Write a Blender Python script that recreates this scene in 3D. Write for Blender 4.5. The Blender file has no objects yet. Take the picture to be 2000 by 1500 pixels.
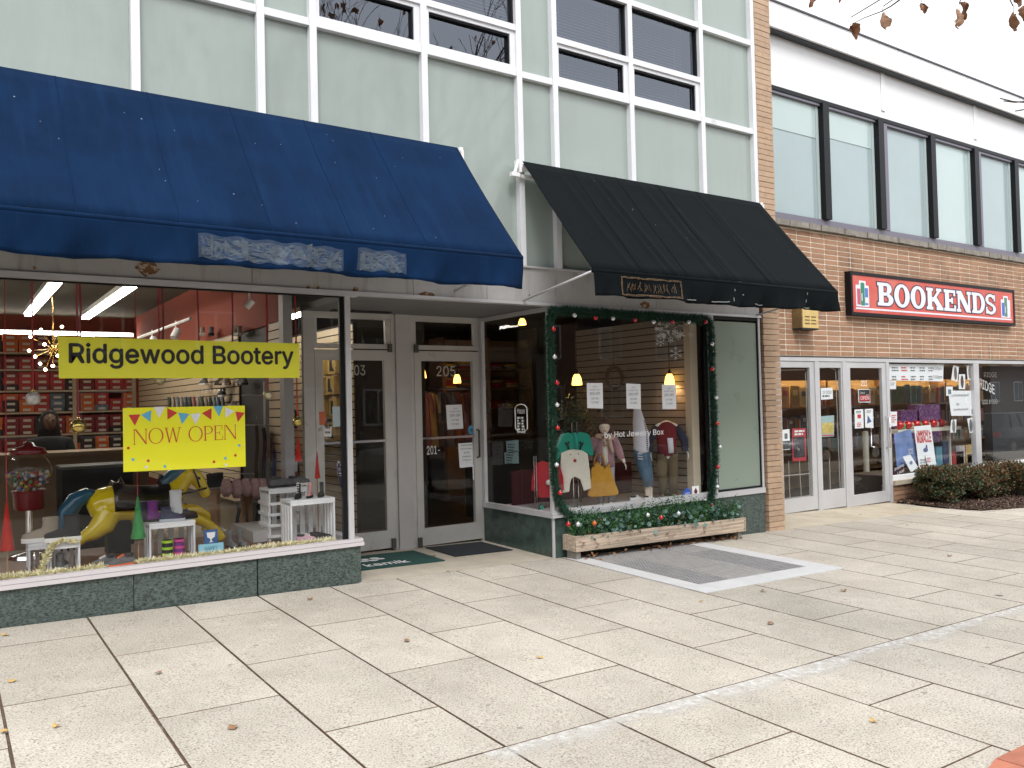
import bpy, bmesh, math, random
from mathutils import Vector, Matrix
random.seed(11)
scene = bpy.context.scene
col = scene.collection
R_ = math.radians
V = Vector

# ------------------------------------------------------------------ camera
CAM = V((0, -6.9, 1.6))
FPX, YAW, PITCH, ROLL = 1628.737, 0.600510, 0.022608, -0.023901
fw = V((math.sin(YAW)*math.cos(PITCH), math.cos(YAW)*math.cos(PITCH), math.sin(PITCH)))
r0 = V((math.cos(YAW), -math.sin(YAW), 0)); u0 = r0.cross(fw)
rt = math.cos(ROLL)*r0 + math.sin(ROLL)*u0
up = -math.sin(ROLL)*r0 + math.cos(ROLL)*u0
cam = bpy.data.cameras.new('camera'); cam.sensor_width = 36; cam.lens = FPX/2000*36
cam.clip_start = .05; cam.clip_end = 600
camo = bpy.data.objects.new('camera', cam); col.objects.link(camo)
mw = Matrix((rt, up, -fw)).transposed().to_4x4(); mw.translation = CAM
camo.matrix_world = mw
scene.camera = camo

# ------------------------------------------------------------------ sky, sun, exposure
w = bpy.data.worlds.new('World'); scene.world = w; w.use_nodes = True
nt = w.node_tree; nt.nodes.clear()
sky = nt.nodes.new('ShaderNodeTexSky'); sky.sky_type = 'NISHITA'; sky.sun_disc = False
SUN_EL, SUN_AZ = 52, 205           # degrees; azimuth clockwise from +Y
sky.sun_elevation = R_(SUN_EL); sky.sun_rotation = R_(SUN_AZ)
sky.air_density = 1.0; sky.dust_density = 4.0; sky.ozone_density = 1.0
hs = nt.nodes.new('ShaderNodeHueSaturation'); hs.inputs['Saturation'].default_value = .18
mx = nt.nodes.new('ShaderNodeMix'); mx.data_type = 'RGBA'; mx.inputs[0].default_value = .75
mx.inputs[7].default_value = (9.0, 9.3, 9.75, 1)       # even overcast cloud
bg = nt.nodes.new('ShaderNodeBackground'); bg.inputs['Strength'].default_value = .11
wo = nt.nodes.new('ShaderNodeOutputWorld')
nt.links.new(sky.outputs[0], hs.inputs['Color']); nt.links.new(hs.outputs[0], mx.inputs[6])
nt.links.new(mx.outputs[2], bg.inputs['Color']); nt.links.new(bg.outputs[0], wo.inputs[0])
sl = bpy.data.lights.new('sun', 'SUN'); sl.energy = 1.2; sl.angle = R_(25); sl.color = (1, .98, .96)
so = bpy.data.objects.new('sun', sl); col.objects.link(so)
sd = V((math.sin(R_(SUN_AZ))*math.cos(R_(SUN_EL)), math.cos(R_(SUN_AZ))*math.cos(R_(SUN_EL)), math.sin(R_(SUN_EL))))
so.rotation_euler = sd.to_track_quat('Z', 'Y').to_euler(); so.location = (0, -10, 30)
vs = scene.view_settings; vs.view_transform = 'Standard'; vs.look = 'None'; vs.gamma = 1; vs.exposure = .95
vs.use_curve_mapping = False
cy = scene.cycles
cy.max_bounces = 8; cy.diffuse_bounces = 4; cy.glossy_bounces = 4; cy.transmission_bounces = 6
cy.transparent_max_bounces = 24; cy.sample_clamp_indirect = 6; cy.caustics_reflective = False; cy.caustics_refractive = False
cy.use_denoising = True

# ------------------------------------------------------------------ pixel (2000 x 1500) -> place
def ray(u, v): return rt*((u-1000)/FPX) - up*((v-750)/FPX) + fw
def PY(u, v, y=0.): d = ray(u, v); return CAM + d*((y-CAM.y)/d.y)
def PX(u, v, x): d = ray(u, v); return CAM + d*((x-CAM.x)/d.x)
def PZ(u, v, z): d = ray(u, v); return CAM + d*((z-CAM.z)/d.z)
def gz(x, y): return .122 - .0245*x + .013*y
def PG(u, v):
    d = ray(u, v); n = V((.0245, -.013, 1)); return CAM + d*((V((0, 0, .122))-CAM).dot(n)/d.dot(n))
def pix(p):
    q = V(p)-CAM; z = q.dot(fw)
    if z <= .01: return None
    return (1000+FPX*q.dot(rt)/z, 750-FPX*q.dot(up)/z)

# ------------------------------------------------------------------ materials
def S(r, g, b):
    f = lambda c: (c/255/12.92 if c/255 <= .04045 else ((c/255+.055)/1.055)**2.4)
    return (f(r), f(g), f(b))
MATS = {}
def mat(name, c, rough=.6, metal=0., var=.0, scale=6., bump=0., bscale=None, spec=.5, rnd=0., emit=None, es=0.,
        c2=None, c2t=(.5, .62), c2scale=4., c2stretch=None, c2world=False, coat=0., sheen=0., aniso=(1, 1, 1), rvar=0.):
    if name in MATS: return MATS[name]
    m = bpy.data.materials.new(name); m.use_nodes = True; MATS[name] = m
    n = m.node_tree.nodes; l = m.node_tree.links; b = n['Principled BSDF']
    b.inputs['Roughness'].default_value = rough; b.inputs['Metallic'].default_value = metal
    b.inputs['Specular IOR Level'].default_value = spec
    if coat: b.inputs['Coat Weight'].default_value = coat; b.inputs['Coat Roughness'].default_value = .06
    if sheen: b.inputs['Sheen Weight'].default_value = sheen
    if emit: b.inputs['Emission Color'].default_value = (*emit, 1); b.inputs['Emission Strength'].default_value = es
    c4 = (*c, 1); b.inputs['Base Color'].default_value = c4
    src = None
    if var or bump or c2 or rvar:
        tc = n.new('ShaderNodeTexCoord'); mp = n.new('ShaderNodeMapping'); mp.inputs['Scale'].default_value = aniso
        l.new(tc.outputs['Object'], mp.inputs[0])
        add = n.new('ShaderNodeVectorMath'); add.operation = 'ADD'      # shift the pattern per object
        oi0 = n.new('ShaderNodeObjectInfo'); sc_ = n.new('ShaderNodeVectorMath'); sc_.operation = 'SCALE'
        cmb = n.new('ShaderNodeCombineXYZ')
        for i in range(3): l.new(oi0.outputs['Random'], cmb.inputs[i])
        l.new(cmb.outputs[0], sc_.inputs[0]); sc_.inputs['Scale'].default_value = 37.
        l.new(mp.outputs[0], add.inputs[0]); l.new(sc_.outputs[0], add.inputs[1])
    if var:
        no = n.new('ShaderNodeTexNoise'); no.inputs['Scale'].default_value = scale; no.inputs['Detail'].default_value = 6
        no.inputs['Roughness'].default_value = .65
        l.new(add.outputs[0], no.inputs['Vector'])
        cr = n.new('ShaderNodeValToRGB'); cr.color_ramp.elements[0].position = .28; cr.color_ramp.elements[1].position = .72
        cr.color_ramp.elements[0].color = (*[x*(1-var) for x in c], 1); cr.color_ramp.elements[1].color = (*[min(1, x*(1+var)) for x in c], 1)
        l.new(no.outputs['Fac'], cr.inputs[0]); src = cr.outputs[0]
    if c2:
        n2 = n.new('ShaderNodeTexNoise'); n2.inputs['Scale'].default_value = c2scale; n2.inputs['Detail'].default_value = 5
        n2.inputs['Roughness'].default_value = .7
        if c2stretch:
            mp2 = n.new('ShaderNodeMapping'); mp2.inputs['Scale'].default_value = c2stretch
            gw = n.new('ShaderNodeNewGeometry') if c2world else None
            l.new(gw.outputs['Position'] if c2world else add.outputs[0], mp2.inputs[0]); l.new(mp2.outputs[0], n2.inputs['Vector'])
        else: l.new(add.outputs[0], n2.inputs['Vector'])
        cr2 = n.new('ShaderNodeValToRGB'); cr2.color_ramp.elements[0].position = c2t[0]; cr2.color_ramp.elements[1].position = c2t[1]
        cr2.color_ramp.elements[0].color = (0, 0, 0, 1); cr2.color_ramp.elements[1].color = (1, 1, 1, 1)
        l.new(n2.outputs['Fac'], cr2.inputs[0])
        mi = n.new('ShaderNodeMix'); mi.data_type = 'RGBA'; l.new(cr2.outputs[0], mi.inputs[0])
        if src: l.new(src, mi.inputs[6])
        else: mi.inputs[6].default_value = c4
        mi.inputs[7].default_value = (*c2, 1); src = mi.outputs[2]
    if rnd:
        oi = n.new('ShaderNodeObjectInfo'); mr = n.new('ShaderNodeMapRange')
        mr.inputs['To Min'].default_value = 1-rnd; mr.inputs['To Max'].default_value = 1+rnd
        l.new(oi.outputs['Random'], mr.inputs['Value'])
        mu = n.new('ShaderNodeVectorMath'); mu.operation = 'SCALE'
        if src: l.new(src, mu.inputs[0])
        else: mu.inputs[0].default_value = c
        l.new(mr.outputs[0], mu.inputs['Scale']); src = mu.outputs[0]
    if src: l.new(src, b.inputs['Base Color'])
    if rvar:
        n4 = n.new('ShaderNodeTexNoise'); n4.inputs['Scale'].default_value = 3; n4.inputs['Detail'].default_value = 4
        l.new(add.outputs[0], n4.inputs['Vector'])
        m4 = n.new('ShaderNodeMapRange'); m4.inputs['To Min'].default_value = rough*(1-rvar); m4.inputs['To Max'].default_value = min(1, rough*(1+rvar))
        l.new(n4.outputs['Fac'], m4.inputs['Value']); l.new(m4.outputs[0], b.inputs['Roughness'])
    if bump:
        n3 = n.new('ShaderNodeTexNoise'); n3.inputs['Scale'].default_value = bscale or scale*4; n3.inputs['Detail'].default_value = 4
        l.new(add.outputs[0], n3.inputs['Vector'])
        bp = n.new('ShaderNodeBump'); bp.inputs['Strength'].default_value = bump; bp.inputs['Distance'].default_value = .01
        l.new(n3.outputs['Fac'], bp.inputs['Height']); l.new(bp.outputs[0], b.inputs['Normal'])
    return m

def glass(name, ior=1.55, tint=(1, 1, 1), rough=0., refl=(1, 1, 1)):
    m = bpy.data.materials.new(name); m.use_nodes = True; MATS[name] = m
    n = m.node_tree.nodes; l = m.node_tree.links; n.clear()
    o = n.new('ShaderNodeOutputMaterial'); mi = n.new('ShaderNodeMixShader'); fr = n.new('ShaderNodeFresnel')
    fr.inputs['IOR'].default_value = ior
    t = n.new('ShaderNodeBsdfTransparent'); t.inputs[0].default_value = (*tint, 1)
    g = n.new('ShaderNodeBsdfGlossy'); g.inputs['Roughness'].default_value = rough; g.inputs['Color'].default_value = (*refl, 1)
    ge = n.new('ShaderNodeNewGeometry'); mm = n.new('ShaderNodeMath'); mm.operation = 'MULTIPLY'
    inv = n.new('ShaderNodeMath'); inv.operation = 'SUBTRACT'; inv.inputs[0].default_value = 1
    l.new(ge.outputs['Backfacing'], inv.inputs[1]); l.new(fr.outputs[0], mm.inputs[0]); l.new(inv.outputs[0], mm.inputs[1])
    l.new(mm.outputs[0], mi.inputs[0]); l.new(t.outputs[0], mi.inputs[1]); l.new(g.outputs[0], mi.inputs[2])
    l.new(mi.outputs[0], o.inputs[0]); return m

# ------------------------------------------------------------------ mesh builder
class MB:
    def __init__(s): s.v = []; s.f = []; s.m = []
    def _a(s, vs, fs, m=0):
        k = len(s.v); s.v += [tuple(p) for p in vs]; s.f += [tuple(k+i for i in f) for f in fs]; s.m += [m]*len(fs); return s
    def box(s, x0, x1, y0, y1, z0, z1, m=0):
        return s._a([(x0,y0,z0),(x1,y0,z0),(x1,y1,z0),(x0,y1,z0),(x0,y0,z1),(x1,y0,z1),(x1,y1,z1),(x0,y1,z1)],
                    [(0,3,2,1),(4,5,6,7),(0,1,5,4),(1,2,6,5),(2,3,7,6),(3,0,4,7)], m)
    def hexa(s, p, m=0):       # 8 points, as box order
        return s._a(p, [(0,3,2,1),(4,5,6,7),(0,1,5,4),(1,2,6,5),(2,3,7,6),(3,0,4,7)], m)
    def quad(s, a, b, c, d, m=0): return s._a([a, b, c, d], [(0,1,2,3)], m)
    def prism(s, pts, vec, m=0):
        n = len(pts); vec = V(vec); a = [V(p) for p in pts]; b = [p+vec for p in a]
        fs = [tuple(range(n))[::-1], tuple(range(n, 2*n))] + [(i, (i+1) % n, n+(i+1) % n, n+i) for i in range(n)]
        return s._a(a+b, fs, m)
    def tube(s, pts, r, n=8, m=0, cap=True, flat=1.):
        pts = [V(p) for p in pts]; N = len(pts)
        rs = r if isinstance(r, (list, tuple)) else [r]*N
        vs = []; ref = None
        for i, p in enumerate(pts):
            t = (pts[min(i+1, N-1)]-pts[max(i-1, 0)])
            if t.length < 1e-9: t = V((0, 0, 1))
            t.normalize()
            if ref is None: ref = V((0, 0, 1)) if abs(t.z) < .9 else V((1, 0, 0))
            a = t.cross(ref)
            if a.length < 1e-4: a = t.cross(V((0, 1, .3)))
            a.normalize(); b = a.cross(t); b.normalize(); ref = b
            for k in range(n):
                an = 2*math.pi*k/n; vs.append(p + a*(math.cos(an)*rs[i]) + b*(math.sin(an)*rs[i]*flat))
        fs = [(i*n+k, i*n+(k+1) % n, (i+1)*n+(k+1) % n, (i+1)*n+k) for i in range(N-1) for k in range(n)]
        if cap: fs += [tuple(range(n))[::-1], tuple((N-1)*n+k for k in range(n))]
        return s._a(vs, fs, m)
    def loft(s, secs, n=14, m=0, pw=2.):   # secs: (cx,cy,cz,rx,ry[,tilt dz per x])
        vs = []
        for c in secs:
            for k in range(n):
                a = 2*math.pi*k/n; ca, sa = math.cos(a), math.sin(a)
                ex = abs(ca)**(2/pw)*(1 if ca >= 0 else -1); ey = abs(sa)**(2/pw)*(1 if sa >= 0 else -1)
                dx = ex*c[3]; dy = ey*c[4]; vs.append((c[0]+dx, c[1]+dy, c[2]+(c[5]*dx if len(c) > 5 else 0)))
        N = len(secs)
        fs = [(i*n+k, i*n+(k+1) % n, (i+1)*n+(k+1) % n, (i+1)*n+k) for i in range(N-1) for k in range(n)]
        fs += [tuple(range(n))[::-1], tuple((N-1)*n+k for k in range(n))]
        return s._a(vs, fs, m)
    def lathe(s, prof, c=(0, 0, 0), n=20, m=0):
        return s.loft([(c[0], c[1], c[2]+z, max(r, 1e-4), max(r, 1e-4)) for r, z in prof], n, m)
    def ball(s, c, r, n=12, k=7, m=0, sx=1, sy=1, sz=1):
        return s.loft([(c[0], c[1], c[2]-r*sz*math.cos(math.pi*i/k), max(1e-4, r*sx*math.sin(math.pi*i/k)), max(1e-4, r*sy*math.sin(math.pi*i/k))) for i in range(k+1)], n, m)
    def disc(s, c, xd, yd, rx, ry, n=14, m=0):
        c = V(c); xd = V(xd); yd = V(yd)
        return s._a([c+xd*(rx*math.cos(2*math.pi*i/n))+yd*(ry*math.sin(2*math.pi*i/n)) for i in range(n)], [tuple(range(n))], m)
    def grid(s, fn, nu, nv, m=0):
        vs = [fn(i/nu, j/nv) for j in range(nv+1) for i in range(nu+1)]; q = nu+1
        return s._a(vs, [(j*q+i, j*q+i+1, (j+1)*q+i+1, (j+1)*q+i) for j in range(nv) for i in range(nu)], m)
    def mesh(s, name, mats, smooth=False, off=(0, 0, 0)):
        me = bpy.data.meshes.new(name)
        ox, oy, oz = off
        me.from_pydata([(x-ox, y-oy, z-oz) for x, y, z in s.v], [], s.f)
        for q in (mats if isinstance(mats, (list, tuple)) else [mats]): me.materials.append(q)
        if len(me.materials) > 1: me.polygons.foreach_set('material_index', s.m)
        if smooth:
            me.polygons.foreach_set('use_smooth', [True]*len(me.polygons))
            if smooth == 2:
                me.set_sharp_from_angle(angle=R_(38))
        me.update(); return me
    def build(s, name, mats, parent=None, smooth=False, label=None, cat=None, group=None, kind=None, off=None, bevel=0):
        if off is None:
            if parent is not None: off = LOC.get(parent.name, V((0, 0, 0)))
            else:
                xs = [p[0] for p in s.v]; ys = [p[1] for p in s.v]; zs = [p[2] for p in s.v]
                off = V(((min(xs)+max(xs))/2, (min(ys)+max(ys))/2, min(zs)))
        o = bpy.data.objects.new(name, s.mesh(name, mats, smooth, off)); col.objects.link(o)
        if parent is not None: o.parent = parent; LOC[o.name] = V(off)
        else: o.location = off; LOC[o.name] = V(off)
        if bevel:
            md = o.modifiers.new('bevel', 'BEVEL'); md.width = bevel; md.segments = 2; md.limit_method = 'ANGLE'
        tag(o, label, cat, group, kind); return o
LOC = {}
def tag(o, label=None, cat=None, group=None, kind=None):
    if label: o['label'] = label
    if cat: o['category'] = cat
    if group: o['group'] = group
    if kind: o['kind'] = kind
    return o
def thing(name, label, cat, loc=(0, 0, 0), group=None):
    o = bpy.data.objects.new(name, None); col.objects.link(o); o.empty_display_size = .1
    o.location = loc; LOC[o.name] = V(loc); return tag(o, label, cat, group)
def put(o, loc, rz=0., sc=1., rx=0., ry=0.):
    o.location = loc; o.rotation_euler = (rx, ry, rz); o.scale = (sc, sc, sc) if not isinstance(sc, tuple) else sc; return o
def dup(root, loc=None, rz=None, sc=None, label=None, group=None, parent=None, rx=None):
    r = root.copy(); col.objects.link(r)
    if parent is not None: r.parent = parent
    if loc is not None: r.location = loc
    if rz is not None: r.rotation_euler.z = rz
    if rx is not None: r.rotation_euler.x = rx
    if sc is not None: r.scale = (sc, sc, sc) if not isinstance(sc, tuple) else sc
    if label: r['label'] = label
    if group: r['group'] = group
    for ch in list(root.children):
        dup(ch, parent=r)
    return r
def B(name, m, parent, *bx, **k):       # one mesh from one or more boxes
    b = MB()
    for q in bx: b.box(*q)
    return b.build(name, m, parent, **k)
try:
    FONT = bpy.data.fonts.load(bpy.utils.system_resource('DATAFILES', path='fonts')+'/Inter.woff2')   # Blender's own sans
except Exception:
    FONT = None
def text(name, s, m, parent, o, wd, ht, xd=(1, 0, 0), yd=(0, 0, 1), bold=0., depth=0., shear=0., **k):
    cu = bpy.data.curves.new('tmp', 'FONT'); cu.body = s; cu.shear = shear; cu.resolution_u = 3
    cu.align_x = 'CENTER'; cu.space_line = k.pop('lead', 1.)
    if FONT: cu.font = FONT
    ob = bpy.data.objects.new('tmp', cu); me = bpy.data.meshes.new_from_object(ob)
    vs = [v.co.copy() for v in me.vertices]; fs = [tuple(p.vertices) for p in me.polygons]
    bpy.data.objects.remove(ob); bpy.data.curves.remove(cu); bpy.data.meshes.remove(me)
    x0 = min(v.x for v in vs); x1 = max(v.x for v in vs); y0 = min(v.y for v in vs); y1 = max(v.y for v in vs)
    o = V(o); xd = V(xd); yd = V(yd); sx = wd/(x1-x0); sy = ht/(y1-y0); nn = xd.cross(yd).normalized()
    b = MB(); q = bold*.5      # heavier strokes by overstriking
    for i, (ax, ay) in enumerate([(0, 0)] + ([(q, 0), (-q, 0), (0, q), (0, -q)] if bold > .005 else [])):
        b._a([o + xd*((v.x-x0+ax)*sx) + yd*((v.y-y0+ay)*sy) + nn*(.0002*i) for v in vs], fs)
    return b.build(name, m, parent, **k)

def bars(t, o, xd, L, h, pitch, n, m, name='print_line', seed=1):
    """rows of illegible small print as short flat strokes; xd writing direction, rows going down from o"""
    r = random.Random(seed+int(L*1000)+n); o = V(o); xd = V(xd); nrm = xd.cross(V((0, 0, 1))); b = MB()
    for i in range(n):
        x = 0; end = L*r.uniform(.6, 1)
        while x < end-.3*h:
            w_ = min(end-x, h*r.uniform(.8, 3.2)); p = o+xd*x-V((0, 0, pitch*i+h)); b.quad(p, p+xd*w_, p+xd*w_+V((0, 0, h)), p+V((0, 0, h))); x += w_+h*.5
    return b.build(name, m, t)
# ------------------------------------------------------------------ shared materials
GL = glass('shop_glass', 1.41, (.975, .98, .98)); GLK = glass('book_shop_glass', 1.5, (.9, .92, .92)); GLU = glass('upper_glass', 2.15, (.6, .63, .68), refl=(.82, .88, 1.0)); GLB = glass('globe_glass', 1.3)
alu = mat('anodised_trim', S(205, 205, 207), .42, .35, .06, 3, rvar=.3)
aluw = mat('white_mullion', S(226, 227, 230), .4, .1, .05, 2.5, c2=S(150, 146, 138), c2t=(.66, .8), c2scale=2.2)
aludoor = mat('door_metal', S(194, 192, 188), .45, .3, .08, 3, c2=S(128, 116, 102), c2t=(.62, .8), c2scale=2.5)
black = mat('black_metal', (.006, .0065, .008), .45, spec=.25)
rubber = mat('black_rubber', (.012, .012, .012), .8)
conc = mat('concrete', (.46, .41, .33), .85, 0, .16, 3, .25, 60, c2=(.27, .22, .16), c2t=(.55, .75), c2scale=1.1)
white = mat('white_paint', (.78, .78, .78), .5, 0, .03, 5)
paper = mat('white_paper', (.86, .87, .89), .8)
ink = mat('black_ink', (.02, .02, .022), .7)
inkg = mat('grey_ink', (.16, .16, .17), .7)
inkr = mat('red_ink', (.62, .03, .03), .7)
chrome = mat('chrome', (.75, .75, .76), .12, 1)
woodf = mat('wood_floor', (.17, .065, .025), .35, 0, .5, 3, aniso=(.6, 8, 1))
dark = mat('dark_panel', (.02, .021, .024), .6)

# ------------------------------------------------------------------ ground
def sheet(name, x0, x1, y0, y1, m, dz=0., kind='structure', parent=None, nx=1, th=0):
    b = MB()
    if th: b.hexa([(x, y, gz(x, y)+dz+d) for d in (-th, 0) for x, y in ((x0, y0), (x1, y0), (x1, y1), (x0, y1))])
    else: b.quad((x0, y0, gz(x0, y0)+dz), (x1, y0, gz(x1, y0)+dz), (x1, y1, gz(x1, y1)+dz), (x0, y1, gz(x0, y1)+dz))
    return b.build(name, m, parent, kind=kind)
asph = mat('asphalt', (.05, .05, .052), .9, 0, .25, 2, .3, 80)
sheet('ground', -150, 150, -160, 160, mat('far_ground', (.16, .15, .13), .9, 0, .2, .5), -.35)
sheet('road', -120, 120, -20, -8.16, asph, -.16)
b = MB(); b.hexa([(x, y, gz(x, y)+d) for d in (-.4, -.004) for x, y in ((-60, -8.16), (60, -8.16), (60, -8.0), (-60, -8.0))])
b.build('kerb', conc, kind='structure')
joint = mat('joint_sand', (.135, .088, .062), .95, 0, .5, 30, c2=(.34, .29, .24), c2t=(.58, .7), c2scale=7, c2stretch=(1, 1, 1), c2world=True)
pave = sheet('pavement', -40, 60, -8.0, -.02, joint, -.009)
def slab_mat():
    m = bpy.data.materials.new('aggregate_slab'); m.use_nodes = True; n = m.node_tree.nodes; l = m.node_tree.links
    bs = n['Principled BSDF']; bs.inputs['Roughness'].default_value = .85; bs.inputs['Specular IOR Level'].default_value = .35
    ge = n.new('ShaderNodeNewGeometry'); oi = n.new('ShaderNodeObjectInfo')
    def noise(sc, det=3, ro=.6):
        q = n.new('ShaderNodeTexNoise'); q.inputs['Scale'].default_value = sc; q.inputs['Detail'].default_value = det
        q.inputs['Roughness'].default_value = ro; l.new(ge.outputs['Position'], q.inputs['Vector']); return q.outputs['Fac']
    def ramp(f, stops):
        r = n.new('ShaderNodeValToRGB'); e = r.color_ramp.elements
        e[0].position, e[0].color = stops[0][0], (*stops[0][1], 1); e[1].position, e[1].color = stops[-1][0], (*stops[-1][1], 1)
        for p, c in stops[1:-1]: q = e.new(p); q.color = (*c, 1)
        l.new(f, r.inputs[0]); return r.outputs[0]
    def mix(f, a, bb, mode='MIX', fac=1.):
        x = n.new('ShaderNodeMix'); x.data_type = 'RGBA'; x.blend_type = mode
        if f is None: x.inputs[0].default_value = fac
        else: l.new(f, x.inputs[0])
        for i, q in ((6, a), (7, bb)):
            if isinstance(q, tuple): x.inputs[i].default_value = (*q, 1)
            else: l.new(q, x.inputs[i])
        return x.outputs[2]
    base = ramp(noise(105, 2, .5), [(.30, (.20, .17, .14)), (.42, (.465, .425, .368)), (.56, (.545, .507, .445)), (.68, (.62, .57, .475)), (.76, (.69, .665, .61))])
    base = mix(None, base, ramp(noise(.8, 4), [(.3, (.80, .79, .77)), (.7, (1.07, 1.06, 1.05))]), 'MULTIPLY')
    base = mix(None, base, ramp(noise(5, 5, .7), [(.25, (.88, .87, .85)), (.75, (1.05, 1.05, 1.05))]), 'MULTIPLY')
    vo = n.new('ShaderNodeTexVoronoi'); vo.inputs['Scale'].default_value = 3.0; l.new(ge.outputs['Position'], vo.inputs['Vector'])
    md = n.new('ShaderNodeMath'); md.operation = 'LESS_THAN'; md.inputs[1].default_value = .052
    l.new(vo.outputs['Distance'], md.inputs[0])
    base = mix(md.outputs[0], base, (.30, .27, .235))              # old chewing-gum spots
    v2 = n.new('ShaderNodeTexVoronoi'); v2.inputs['Scale'].default_value = 1.1
    of = n.new('ShaderNodeVectorMath'); of.operation = 'ADD'; of.inputs[1].default_value = (3.3, 7.7, .4)
    l.new(ge.outputs['Position'], of.inputs[0]); l.new(of.outputs[0], v2.inputs['Vector'])
    m2 = n.new('ShaderNodeMath'); m2.operation = 'LESS_THAN'; m2.inputs[1].default_value = .036
    l.new(v2.outputs['Distance'], m2.inputs[0]); base = mix(m2.outputs[0], base, (.12, .11, .105))
    mr = n.new('ShaderNodeMapRange'); mr.inputs['To Min'].default_value = .9; mr.inputs['To Max'].default_value = 1.06
    l.new(oi.outputs['Random'], mr.inputs['Value'])
    sc = n.new('ShaderNodeVectorMath'); sc.operation = 'SCALE'; l.new(base, sc.inputs[0]); l.new(mr.outputs[0], sc.inputs['Scale'])
    l.new(sc.outputs[0], bs.inputs['Base Color'])
    bp = n.new('ShaderNodeBump'); bp.inputs['Strength'].default_value = .5; bp.inputs['Distance'].default_value = .006
    l.new(noise(110, 3), bp.inputs['Height']); l.new(bp.outputs[0], bs.inputs['Normal']); return m
slabm = slab_mat()
SX, SY, S0 = .627, .622, .246
GR = (5.27, 7.21, -2.0, -.12)
smesh = {}
def slab(x0, x1, y0, y1):
    g = .0038 + random.random()*.001; x0 += .0008; x1 -= .0008
    key = (round(x1-x0, 3), round(y1-y0, 3), random.randrange(3))
    if key not in smesh:
        lx, ly = x1-x0-2*g, y1-y0-2*g; c = .002; jx = [random.uniform(-.002, .002) for _ in range(4)]
        P = [(0, 0), (lx, 0), (lx, ly), (0, ly)]
        b = MB(); vs = []
        for k, (px, py) in enumerate(P): vs.append((px+jx[k], py+jx[(k+1) % 4], -.0245*px+.013*py-.05))
        for k, (px, py) in enumerate(P): vs.append((px+jx[k], py+jx[(k+1) % 4], -.0245*px+.013*py-c))
        for k, (px, py) in enumerate(P):
            qx = px+(c if px == 0 else -c)+jx[k]; qy = py+(c if py == 0 else -c)+jx[(k+1) % 4]
            vs.append((qx, qy, -.0245*qx+.013*qy))
        b._a(vs, [(8, 9, 10, 11)]); fs = []
        for k in range(4): fs += [(k, (k+1) % 4, 4+(k+1) % 4, 4+k), (4+k, 4+(k+1) % 4, 8+(k+1) % 4, 8+k)]
        b.f += fs; b.m += [1]*8; smesh[key] = b.mesh('slab', [slabm, joint])      # joint dirt clings to the slab edges
    o = bpy.data.objects.new('slab', smesh[key]); col.objects.link(o); o.parent = pave
    P0 = LOC['pavement']; o.location = (x0+g-P0.x, y0+g-P0.y, gz(x0+g, y0+g)-P0.z)
    
far = MB()
for k in range(-12, 60):
    x0 = S0+k*SX; x1 = x0+SX
    ys = [-.03] + [-.56-SY*j for j in range(0, 12)]
    cut = [-.03] + [y for j, y in enumerate(ys[1:]) if (j+k+1) % 2 == 1]
    # southern field starts at the long joint
    cut = sorted(set(round(c, 4) for c in cut) | {-3.67}, reverse=True)
    cut = [c for c in cut if not (c != -3.67 and abs(c+3.67) < .1)] + [-8.0]
    for a, c in zip(cut[:-1], cut[1:]):
        if a-c < .05: continue
        cx, cyy = (x0+x1)/2, (a+c)/2
        if x0 > GR[0]-.02 and x1 < GR[1]+.02 and c > GR[2]-.05 and a < GR[3]: continue
        pts = [pix((x, y, gz(x, y))) for x, y in ((x0, a), (x1, a), (x1, c), (x0, c), (cx, cyy))]
        seen = any(p and -40 < p[0] < 2040 and p[1] < 1540 for p in pts)
        if seen and x0 < 17: slab(x0, x1, c, a)
        elif x0 > -4 and x0 < 40:
            far.quad(*[(x, y, gz(x, y)-.001) for x, y in ((x0+.005, c+.005), (x1-.005, c+.005), (x1-.005, a-.005), (x0+.005, a-.005))])
far.build('slab', slabm, pave, kind='stuff')
# pale mortar smear along the long joint
mort = mat('mortar_smear', (.66, .64, .605), .9, 0, .1, 12)
n_ = mort.node_tree.nodes; l_ = mort.node_tree.links; g_ = n_.new('ShaderNodeNewGeometry'); sep = n_.new('ShaderNodeSeparateXYZ'); l_.new(g_.outputs['Position'], sep.inputs[0])
def nz(sc, d): q = n_.new('ShaderNodeTexNoise'); q.inputs['Scale'].default_value = sc; q.inputs['Detail'].default_value = d; q.inputs['Roughness'].default_value = .65; l_.new(g_.outputs['Position'], q.inputs['Vector']); return q.outputs['Fac']
def mt2(op, a, c):
    q = n_.new('ShaderNodeMath'); q.operation = op; q.use_clamp = op == 'MULTIPLY'
    for i, v_ in enumerate((a, c)):
        if isinstance(v_, (int, float)): q.inputs[i].default_value = v_
        else: l_.new(v_, q.inputs[i])
    return q.outputs[0]
ed_ = n_.new('ShaderNodeMapRange'); ed_.inputs['From Min'].default_value = -.10; ed_.inputs['From Max'].default_value = .0
wob = mt2('MULTIPLY', mt2('SUBTRACT', nz(1.3, 4), .42), .5)          # ragged width of the smear
l_.new(mt2('ADD', mt2('ADD', sep.outputs[1], 3.70), wob), ed_.inputs['Value'])
l_.new(mt2('MULTIPLY', mt2('MULTIPLY', ed_.outputs[0], mt2('MULTIPLY', mt2('SUBTRACT', nz(22, 5), .24), 2.3)), .9), n_['Principled BSDF'].inputs['Alpha'])
b = MB()
for i in range(110):
    x = 2.0+i*.1; b.quad(*[(px, py, gz(px, py)+.0025) for px, py in ((x, -3.86), (x+.1, -3.86), (x+.1, -3.679), (x, -3.679))])
b.build('mortar_smear', mort, pave)
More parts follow.
